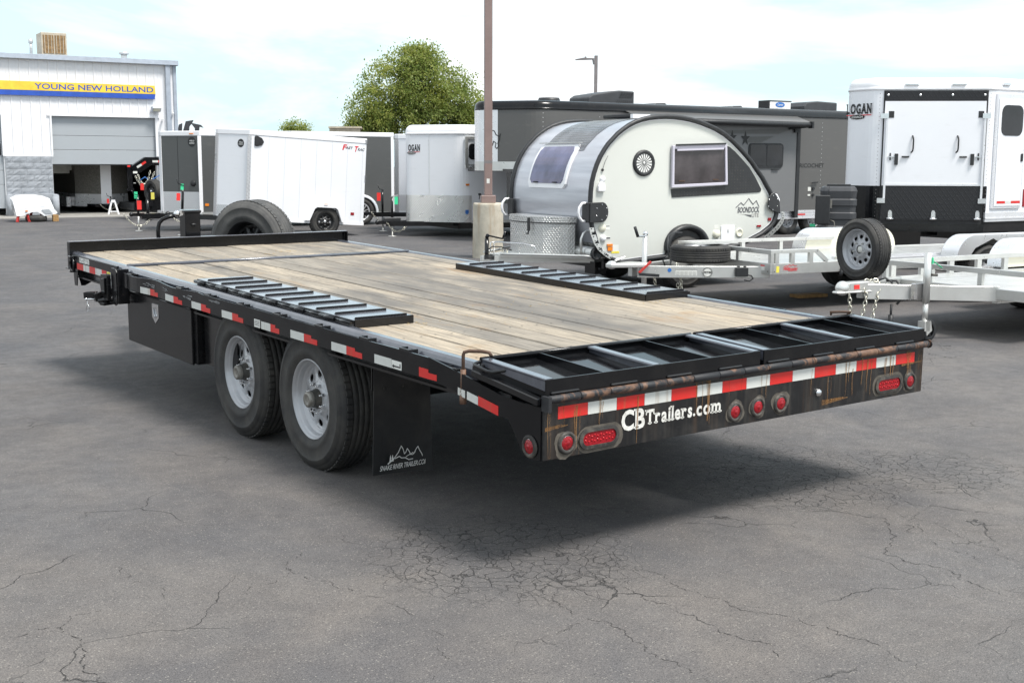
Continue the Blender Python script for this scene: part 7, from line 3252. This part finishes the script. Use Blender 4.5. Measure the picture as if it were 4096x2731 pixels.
# split-faced blocks
for (ua, ub, z0, z1) in ((L1 + .03, D0 - .01, .66, 1.78), (D1 + .02, UR - .03, .0, 1.78)):
    rows = round((z1 - z0) / .2)
    hh = (z1 - z0) / rows
    for r_ in range(rows):
        a = ua - (.2 if r_ % 2 else 0)
        while a < ub - .01:
            x0, x1 = max(a, ua), min(a + .4, ub)
            a += .4
            if x1 - x0 < .03:
                continue
            m = MB()
            nx_, nz = 5, 3
            vs = []
            for jz in range(nz + 1):
                for ix in range(nx_ + 1):
                    uu = x0 + .0015 + (x1 - x0 - .003) * ix / nx_
                    zz_ = z0 + r_ * hh + .003 + (hh - .006) * jz / nz
                    e = ix in (0, nx_) or jz in (0, nz)
                    vs.append((uu, -.045 - (rnd.uniform(-.002, .002) if e else rnd.uniform(.0, .018)), zz_))
            fs = [(jz * (nx_ + 1) + ix, jz * (nx_ + 1) + ix + 1, (jz + 1) * (nx_ + 1) + ix + 1, (jz + 1) * (nx_ + 1) + ix) for jz in range(nz) for ix in range(nx_)]
            m.add(vs, fs)
            zA, zB = z0 + r_ * hh + .0015, z0 + (r_ + 1) * hh - .0015
            m.add([(x0 + .0015, -.045, zA), (x1 - .0015, -.045, zA), (x1 - .0015, -.045, zB), (x0 + .0015, -.045, zB), (x0 + .003, -.002, zA), (x1 - .003, -.002, zA), (x1 - .003, -.002, zB), (x0 + .003, -.002, zB)],
                  [(0, 1, 5, 4), (1, 2, 6, 5), (2, 3, 7, 6), (3, 0, 4, 7)])
            m.build('block', 'block_grey', T)
m = MB()
m.box(L1 + .02, D0, -.12, -.001, 0, .66)
m.build('plinth', 'block_grey', T, .01)
for uu, r_ in ((L1 + .06, .10), (D0 - .01, .10)):
    m = MB()
    m.cyl((uu, -.28, 0), (uu, -.28, .60), r_)
    m.sphere((uu, -.28, .60), r_, 14, 8, (1, 1, .5))
    m.build('bollard', 'block_grey', T)
# trims
m = MB()
m.box(L1 - .02, D0 + .03, -.04, 0, 1.775, 1.81)
m.build('base_flashing', 'white_gloss', T)
for (a, b, z0, z1, nm) in ((D0 - .10, D1 + .12, 3.0, 3.05, 'door_header'), (-6.3, L1 + .05, 3.0, 3.05, 'door_header'), (D0 - .02, D0 + .03, 1.8, 3.0, 'door_jamb'), (D1 - .02, D1 + .06, 1.8, 3.0, 'door_jamb'), (L1 - .03, L1 + .03, 1.8, 3.0, 'door_jamb')):
    m = MB()
    m.box(a, b, -.045, 0, z0, z1)
    m.build(nm, 'white_gloss', T)
m = MB()
m.prism([(-.18, 4.66), (.0, 4.64), (.0, 4.82), (-.16, 4.80)], 0, -9.0, 3.95)
m.build('eave_gutter', 'trim_grey', T)
m = MB()
m.prism([(-.16, 4.80), (16.3, 5.3), (16.3, 5.24), (-.0, 4.74)], 0, -9.0, 3.93)
m.build('roof', 'trim_grey', T)
m = MB()
m.box(3.54, 3.68, -.14, -.04, .05, 4.68)
m.build('downspout', 'trim_grey', T)
m = MB()
m.box(3.80, 3.90, -.05, .05, .0, 4.70)
m.build('corner_trim', 'trim_grey', T)
# door leaves
zs_ = [(2.42, 3.02), (1.99, 2.41), (1.545, 1.98)]
for za, zb in zs_:
    m = MB()
    m.box(D0 + .0, D1 - .0, .08, .12, za, zb)
    m.build('door_panel', 'door_grey', T, .006)
m = MB()
m.box(D0, D1, .07, .13, 1.52, 1.545)
m.build('door_weatherstrip', 'plastic_black', T)
for k, (za, zb) in enumerate(((2.61, 3.02), (2.20, 2.60), (1.78, 2.19), (1.36, 1.77), (.94, 1.35), (.22, .93))):
    m = MB()
    m.box(L0, L1, .08, .12, za, zb)
    dp_ = m.build('door_panel', 'door_grey', T, .006)
    if k == 2:
        m = MB()
        m.box(-2.3, L1 - .06, .074, .08, za + .03, zb - .03)
        m.build('door_window', 'glass_dark', dp_)
# sign band
m = MB()
m.prism([(-6.0, 3.74), (3.21, 3.74), (3.19, 4.0), (-6.0, 4.0)], 1, -.10, -.03)
sg_ = m.build('sign_band', 'sign_yellow', T)
m = MB()
m.prism([(-6.0, 3.585), (3.17, 3.585), (3.205, 3.735), (-6.0, 3.735)], 1, -.10, -.03)
m.build('sign_stripe', 'sign_blue', sg_)
SG = frame((0, -.101, 0), (1, 0, 0), (0, 0, 1))
m = MB()
put_text(m, 'YOUNG NEW HOLLAND', SG, -.40, 3.785, 3.54, .165, bold=.012, t=.003)
m.build('sign_lettering', 'sign_blue', sg_)
# wall light, cameras
m = MB()
m.prism([(-.05, 3.34), (-.25, 3.36), (-.28, 3.30), (-.20, 3.19), (-.05, 3.19)], 0, 3.06, 3.32)
wl = m.build('wall_light', 'trim_grey', T)
m = MB()
m.add([(3.08, -.283, 3.295), (3.30, -.283, 3.295), (3.30, -.208, 3.20), (3.08, -.208, 3.20)], [(0, 1, 2, 3)])
m.build('light_lens', 'cream_plastic', wl)
for uu, zz_ in ((3.42, 2.98), (3.76, 3.18)):
    m = MB()
    m.cyl((uu, -.04, zz_), (uu - .06, -.22, zz_ - .03), .03)
    m.build('security_camera', 'white_gloss', T)
# roof equipment
m = MB()
m.box(.08, .84, 1.1, 1.9, 4.9, 5.58)
cl = m.build('evaporative_cooler', 'tan_metal', T, .01)
for k in range(2):
    m = MB()
    m.box(.13 + k * .35, .44 + k * .35, 1.085, 1.1, 4.95, 5.50)
    pd = m.build('cooler_pad', 'cooler_pad', cl)
    for q in range(3):
        m = MB()
        m.box(.17 + k * .35 + q * .10, .185 + k * .35 + q * .10, 1.07, 1.085, 4.95, 5.50)
        m.build('louvre', 'tan_metal', pd)
m = MB()
m.cyl((-.25, 1.0, 4.85), (-.25, 1.0, 5.28), .045)
m.cyl((-.25, 1.0, 5.22), (-.25, 1.0, 5.33), .07)
m.build('vent_pipe', 'aluminium', T)
m = MB()
m.cyl((2.60, 1.2, 4.85), (2.60, 1.2, 5.03), .10)
m.cyl((2.60, 1.2, 5.03), (2.60, 1.2, 5.10), .16)
m.build('roof_vent', 'aluminium', T)
m = MB(BMX)
m.box(-9, 3.9, -2.0, -.05, -.02, .006)
struct(m.build('concrete_apron', 'concrete_slab'))
# shop interior
m = MB(BMX)
m.box(.25, 1.02, 2.2, 2.25, 1.35, 1.52)
m.box(.40, .95, 2.2, 2.5, 1.25, 1.35)
tag(m.build('ceiling_unit', 'paper_white'), 'white sheet hanging inside the open bay above the silver trailer', 'panel')
# white rolls of shelving deep inside are left to the shadow

# ------------------------------------------------------------------ silver V-nose trailer in the bay
KM = BMX @ Matrix.Translation((0, .95, 0))
T = thing('cargo_trailer', 'silver and white V-nose trailer standing in the open service bay', 'cargo trailer', M=KM)
fpk = [(1.02, .85), (1.67, .15), (2.0, .15), (2.68, .85), (2.68, 6.0), (1.02, 6.0)]
m = MB()
m.prism(fpk, 2, .20, 2.1)
m.build('body', 'hub_cap', T)
m = MB()
m.box(1.67, 2.0, .135, .149, .22, 2.05)
m.build('nose_strip', 'white_gloss', T)
m = MB()
gq = inset(fpk, .008)
m.prism(gq, 2, .20, .60)
m.build('stone_guard', 'aluminium_bright', T)
m = MB()
m.box(.86, 1.02, 1.5, 2.4, .15, .50)
m.build('fender', 'aluminium_bright', T, .02)
m = MB()
m.bar((1.84, -.45, .24), (1.2, .8, .24), .06, .09)
m.bar((1.84, -.45, .24), (2.5, .8, .24), .06, .09)
m.box(1.45, 2.3, .05, .12, .19, .29)
m.build('tongue', 'black_steel', T)
jack_parts(T, 1.86, -.30, .52, .0)
tag_hang(T, (1.76, -.35, .46), 'tag_red', .09)
m = MB()
chain_mesh(m, sag((1.55, -.2, .28), (2.1, -.2, .30), .18), .05, .006, .015)
m.build('safety_chain', 'chain_zinc', T)

# ------------------------------------------------------------------ black gooseneck hitch trailer before the bay
JM = rowframe(9.37, 30.74, -5)
T = thing('gooseneck_trailer', 'black gooseneck trailer neck with chains and a spare wheel, before the open bay', 'trailer', M=JM)
m = MB()
m.prism([(-.36, 1.50), (.04, 1.76), (1.6, 1.76), (1.6, 1.50), (.21, 1.53), (-.27, 1.22)], 1, -.10, .10)
m.build('neck_beam', 'black_paint', T, .01)
for (a, b, mt) in (((-.20, 1.47), (-.07, 1.55), 'tape_white'), ((-.07, 1.55), (.05, 1.63), 'tape_red')):
    m = MB()
    m.bar((a[0], -.102, a[1]), (b[0], -.102, b[1]), .003, .06)
    m.build('reflector_tape', mt, T)
for (a, b, mt) in ((.24, .40, 'tape_white'), (.40, .52, 'tape_red')):
    m = MB()
    m.box(a, b, -.104, -.101, 1.61, 1.67)
    m.build('reflector_tape', mt, T)
m = MB()
m.box(-.45, -.33, -.06, .06, .88, 1.54)
m.box(-.48, -.30, -.09, .09, .80, .88)
m.build('coupler_post', 'black_steel', T)
m = MB()
m.box(-.46, -.38, -.065, -.06, 1.48, 1.53)
m.build('post_reflector', 'tag_red', T)
m = MB()
m.box(-.32, -.20, -.105, -.10, 1.30, 1.36)
m.box(-.31, -.24, -.07, -.06, 1.02, 1.04)
m.build('sticker', 'paper_white', T)
m = MB()
m.box(-.5, 3.4, -.9, -.78, .28, .48)
m.box(-.5, 3.4, .78, .9, .28, .48)
m.box(-.5, -.38, -.9, .9, .28, .48)
m.box(.0, .9, -.88, -.82, .48, .62)
m.build('lower_frame', 'black_paint', T)
m = MB()
for uu in (.36, .52):
    m.box(uu, uu + .05, -.86, -.80, .48, .85)
m.box(.28, .58, -.86, -.80, .80, .86)
m.build('head_rack', 'black_steel', T)
m = MB()
m.box(-.12, -.02, -.95, -.87, .40, .80)
m.build('rack_post', 'black_steel', T)
make_wheel(T, (.12, -.55, .80), (-.94, -.34, 0), .34, .20, .22, n=32, rim_mat='rim_black', holes=8, dish=.03, hub='none')
m = MB()
chain_mesh(m, sag((-.26, -.12, 1.22), (.28, -.12, 1.35), .36, 14), .06, .011, .026)
chain_mesh(m, sag((-.20, -.14, 1.28), (.16, -.14, 1.38), .34, 14), .06, .011, .026)
m.build('safety_chain', 'chain_zinc', T)
m = MB()
m.tube([(-.15, -.15, 1.10), (0, -.15, 1.20), (.12, -.15, 1.08), (.25, -.15, 1.15), (.42, -.15, 1.25), (.48, -.15, 1.4)], .012, 6)
m.build('blue_cable', 'print_blue', T)
tag_hang(T, (-.10, -.18, 1.02), 'tag_red', .12)
tag_hang(T, (-.02, -.96, .78), 'strap_yellow', .12)
m = MB()
m.cyl((-.16, -.92, .0), (-.16, -.92, .60), .045)
m.cyl((-.16, -.92, .0), (-.16, -.92, .02), .10)
m.build('jack', 'black_steel', T)
# white axle stand on the threshold
q = MB(rowframe(9.55, 34.05, -5))
for s in (-1, 1):
    q.bar((s * .16, 0, 0), (s * .05, 0, .40), .04, .05)
q.bar((-.13, 0, .10), (.13, 0, .10), .03, .03)
q.box(-.06, .06, -.03, .03, .38, .46)
tag(q.build('axle_stand', 'white_gloss'), 'small white axle stand on the floor at the bay threshold', 'stand')

# ------------------------------------------------------------------ white bonnet on red trestles
HB = rowframe(6.49, 30.9, -5)
m = MB(HB)
front = [(-.66, .16), (-.73, .58), (-.56, .66), (-.30, .67), (-.0, .665), (.22, .63), (.27, .52), (.31, .36), (.40, .24), (.36, .20), (.05, .15), (-.02, .20), (-.12, .26), (-.25, .265), (-.38, .22), (-.48, .17)]
nf = len(front)
vs = [(a, -.35 + (.10 if b > .5 else 0), b) for a, b in front] + [(a * .92, .55, b + .05 if b > .4 else b + .10) for a, b in front]
m.add(vs, [(i, (i + 1) % nf, nf + (i + 1) % nf, nf + i) for i in range(nf)] + [tuple(range(nf))], False)
m.bar((-.55, -.37, .44), (.22, -.37, .50), .015, .015)
bn_ = m.build('bonnet', 'white_gloss', None, .015, seg=2)
tag(bn_, 'white vehicle bonnet resting on red trestles beside the grey block pier', 'bonnet')
m = MB(HB)
m.add([(-.03, -.362, .33), (.17, -.362, .34), (.27, -.362, .22), (.08, -.362, .21)], [(0, 1, 2, 3)])
m.build('headlight_opening', 'door_grey', bn_)
m = MB(HB)
m.box(-.44, -.37, -.375, -.35, .285, .315)
m.build('marker_lens', 'lens_amber', bn_)
m = MB(HB)
for uu, s in ((-.60, -.05), (-.38, .05)):
    m.bar((uu, -.28, .22), (uu + s, -.34, .0), .055, .055)
for uu, s in ((-.15, -.05), (.08, .06)):
    m.bar((uu, .35, .28), (uu + s, .42, .0), .05, .05)
m.bar((-.62, -.28, .22), (-.36, -.28, .22), .06, .05)
m.bar((-.18, .35, .27), (.12, .35, .27), .06, .05)
tag(m.build('trestle', 'red_paint'), 'red trestle legs holding up the white bonnet', 'trestle')
m = MB(HB)
m.prism([(.27, 0), (.42, 0), (.42, .18), (.27, .20)], 1, -.36, -.22)
tag(m.build('wood_post', 'wood_post', None, .006), 'short block of brown timber propping the right corner of the white bonnet', 'wood post')
m = MB()
m.lathe([(0, .14), (.0, .24), (.05, .28), (.13, .28), (.17, .24), (.17, .14), (.10, .12), (.05, .12)], (0, 0, 0), (0, 0, 1), 28)
o = m.build('loose_tyre', 'tyre_rubber')
o.location = HB @ Vector((-.13, -.15, 0))
tag(o, 'black tyre lying flat on the ground beneath the white bonnet', 'tyre')

# ------------------------------------------------------------------ machine arms showing above the charcoal trailer
AM = rowframe(13.25, 37.3, -30)
T = thing('machine_boom', 'black folded machine arms rising above the charcoal trailer roof', 'machine', M=AM)


def apx(x, y):
    """offsets read off the picture plane of the arms, metres"""
    return x, y


m = MB()
for poly in ([(-.30, 2.5), (-.22, 2.90), (-.12, 2.95), (-.16, 2.5)], [(-.14, 2.5), (.02, 3.02), (.26, 3.06), (.22, 2.98), (.12, 2.85), (.08, 2.5)], [(.18, 2.97), (.34, 2.94), (.52, 2.90), (.60, 2.80), (.46, 2.84), (.42, 2.5), (.30, 2.5), (.32, 2.78)]):
    m.prism(poly, 1, -.1, .1)
m.build('boom_arm', 'plastic_charcoal', T)
m = MB()
m.cyl((-.7, 0, 1.0), (.7, 0, 1.0), .5)
m.box(-1.0, 1.0, -.6, .6, 0.3, 2.4)
m.build('machine_body', 'plastic_charcoal', T)
m = MB(rowframe(33.0, 62.3, -30))
m.box(-.85, 1.0, 0, 4, 0, 3.70)
m.box(-.9, 1.1, -.1, 4.1, 3.70, 3.80)
tag(m.build('distant_building', 'tan_metal'), 'sliver of a low tan building left of the large tree', 'building')


# ------------------------------------------------------------------ trees
def make_tree(name, label, base, height, blobs, nleaf, lsize, seed, trunk_r=.28, group=None):
    rd = random.Random(seed)
    T = thing(name, label, 'tree', loc=base, group=group)
    m = MB()
    th = height * .30
    m.tube([(0, 0, 0), (.05, .02, th * .5), (0, 0, th)], [trunk_r, trunk_r * .8, trunk_r * .7], 10)
    tips = []
    for k in range(34):
        b = blobs[rd.randrange(len(blobs))]
        v = Vector((rd.gauss(0, 1), rd.gauss(0, 1), rd.gauss(0, 1))).normalized() * rd.uniform(.3, .95)
        tip = Vector((b[0] + v.x * b[3], b[1] + v.y * b[4], b[2] + v.z * b[5]))
        st = Vector((0, 0, th * rd.uniform(.75, 1.05)))
        mid = st.lerp(tip, .45) + Vector((rd.uniform(-.2, .2), rd.uniform(-.2, .2), rd.uniform(.0, .4)))
        m.tube([st, mid, st.lerp(tip, .75) + Vector((rd.uniform(-.15, .15), 0, .1)), tip], [trunk_r * .33, trunk_r * .20, trunk_r * .1, .01], 5)
    m.build('trunk', 'bark', T)
    vs, fs = [], []
    # twig clusters spread through the shells of the blobs
    clus = []
    for k in range(int(nleaf / 26)):
        b = blobs[rd.randrange(len(blobs))]
        v = Vector((rd.gauss(0, 1), rd.gauss(0, 1), rd.gauss(0, 1))).normalized()
        r_ = rd.random() ** .38
        r_ *= 1 + .13 * noise.noise(Vector((v.x * 2.3 + seed, v.y * 2.3, v.z * 2.3 + b[0])))
        if rd.random() < .06:
            r_ *= 1.12
        p = Vector((b[0] + v.x * b[3] * r_, b[1] + v.y * b[4] * r_, b[2] + v.z * b[5] * r_))
        if noise.noise(p * .85 + Vector((seed, 3, 5))) < -.10:
            continue
        clus.append((p, rd.uniform(.16, .36)))
    for p, s in clus:
        for q in range(26):
            o = Vector((rd.gauss(0, s), rd.gauss(0, s), rd.gauss(0, s * .62)))
            c = p + o
            a = Vector((rd.gauss(0, 1), rd.gauss(0, 1), rd.gauss(0, .45))).normalized()
            b_ = a.orthogonal().normalized()
            b_ = Matrix.Rotation(rd.uniform(0, 2 * PI), 3, a) @ b_
            l_ = lsize * rd.uniform(.6, 1.3)
            i = len(vs)
            vs += [c - b_ * l_ * .5, c + a * l_ * .30, c + b_ * l_ * .5, c - a * l_ * .30]
            fs.append((i, i + 1, i + 2, i + 3))
    me = bpy.data.meshes.new('crown')
    me.from_pydata([tuple(v) for v in vs], [], fs)
    me.materials.append(MATS['leaves'])
    o = bpy.data.objects.new('crown', me)
    col.objects.link(o)
    o.parent = T
    o['kind'] = 'stuff'
    return T


make_tree('large_tree', 'large round green tree rising behind the trailers left of the pole', (39.2, 64.5, 0), 9.5,
          [(.4, 0, 6.6, 2.9, 2.9, 2.6), (-.9, .6, 6.3, 2.4, 2.4, 2.3), (1.7, -1.0, 6.3, 2.3, 2.3, 2.2), (-1.7, 1.0, 4.9, 2.2, 2.2, 1.9), (2.6, -1.6, 5.0, 2.0, 2.0, 1.9), (.4, 0, 4.6, 3.3, 3.0, 1.5), (.5, -.2, 8.1, 1.4, 1.4, 1.15), (3.1, -1.9, 3.9, 1.5, 1.5, 1.3), (-2.2, 1.3, 3.9, 1.6, 1.5, 1.2)], 100000, .165, 5, .30)
make_tree('low_tree', 'low bushy tree spreading at the left foot of the large tree', (36.2, 67.0, 0), 4.6,
          [(.4, 0, 3.5, .9, .9, .8), (-.3, .2, 3.3, .7, .7, .6), (1.2, -.5, 3.7, 1.0, .9, 1.0)], 8000, .18, 9, .15)
make_tree('small_tree', 'small pale green tree top above the white cargo trailer', (37.0, 77.0, 0), 4.7,
          [(0, 0, 3.9, .6, .6, .75), (-.45, .2, 3.7, .45, .45, .6), (.5, -.2, 3.8, .45, .45, .65)], 4200, .15, 12, .10)
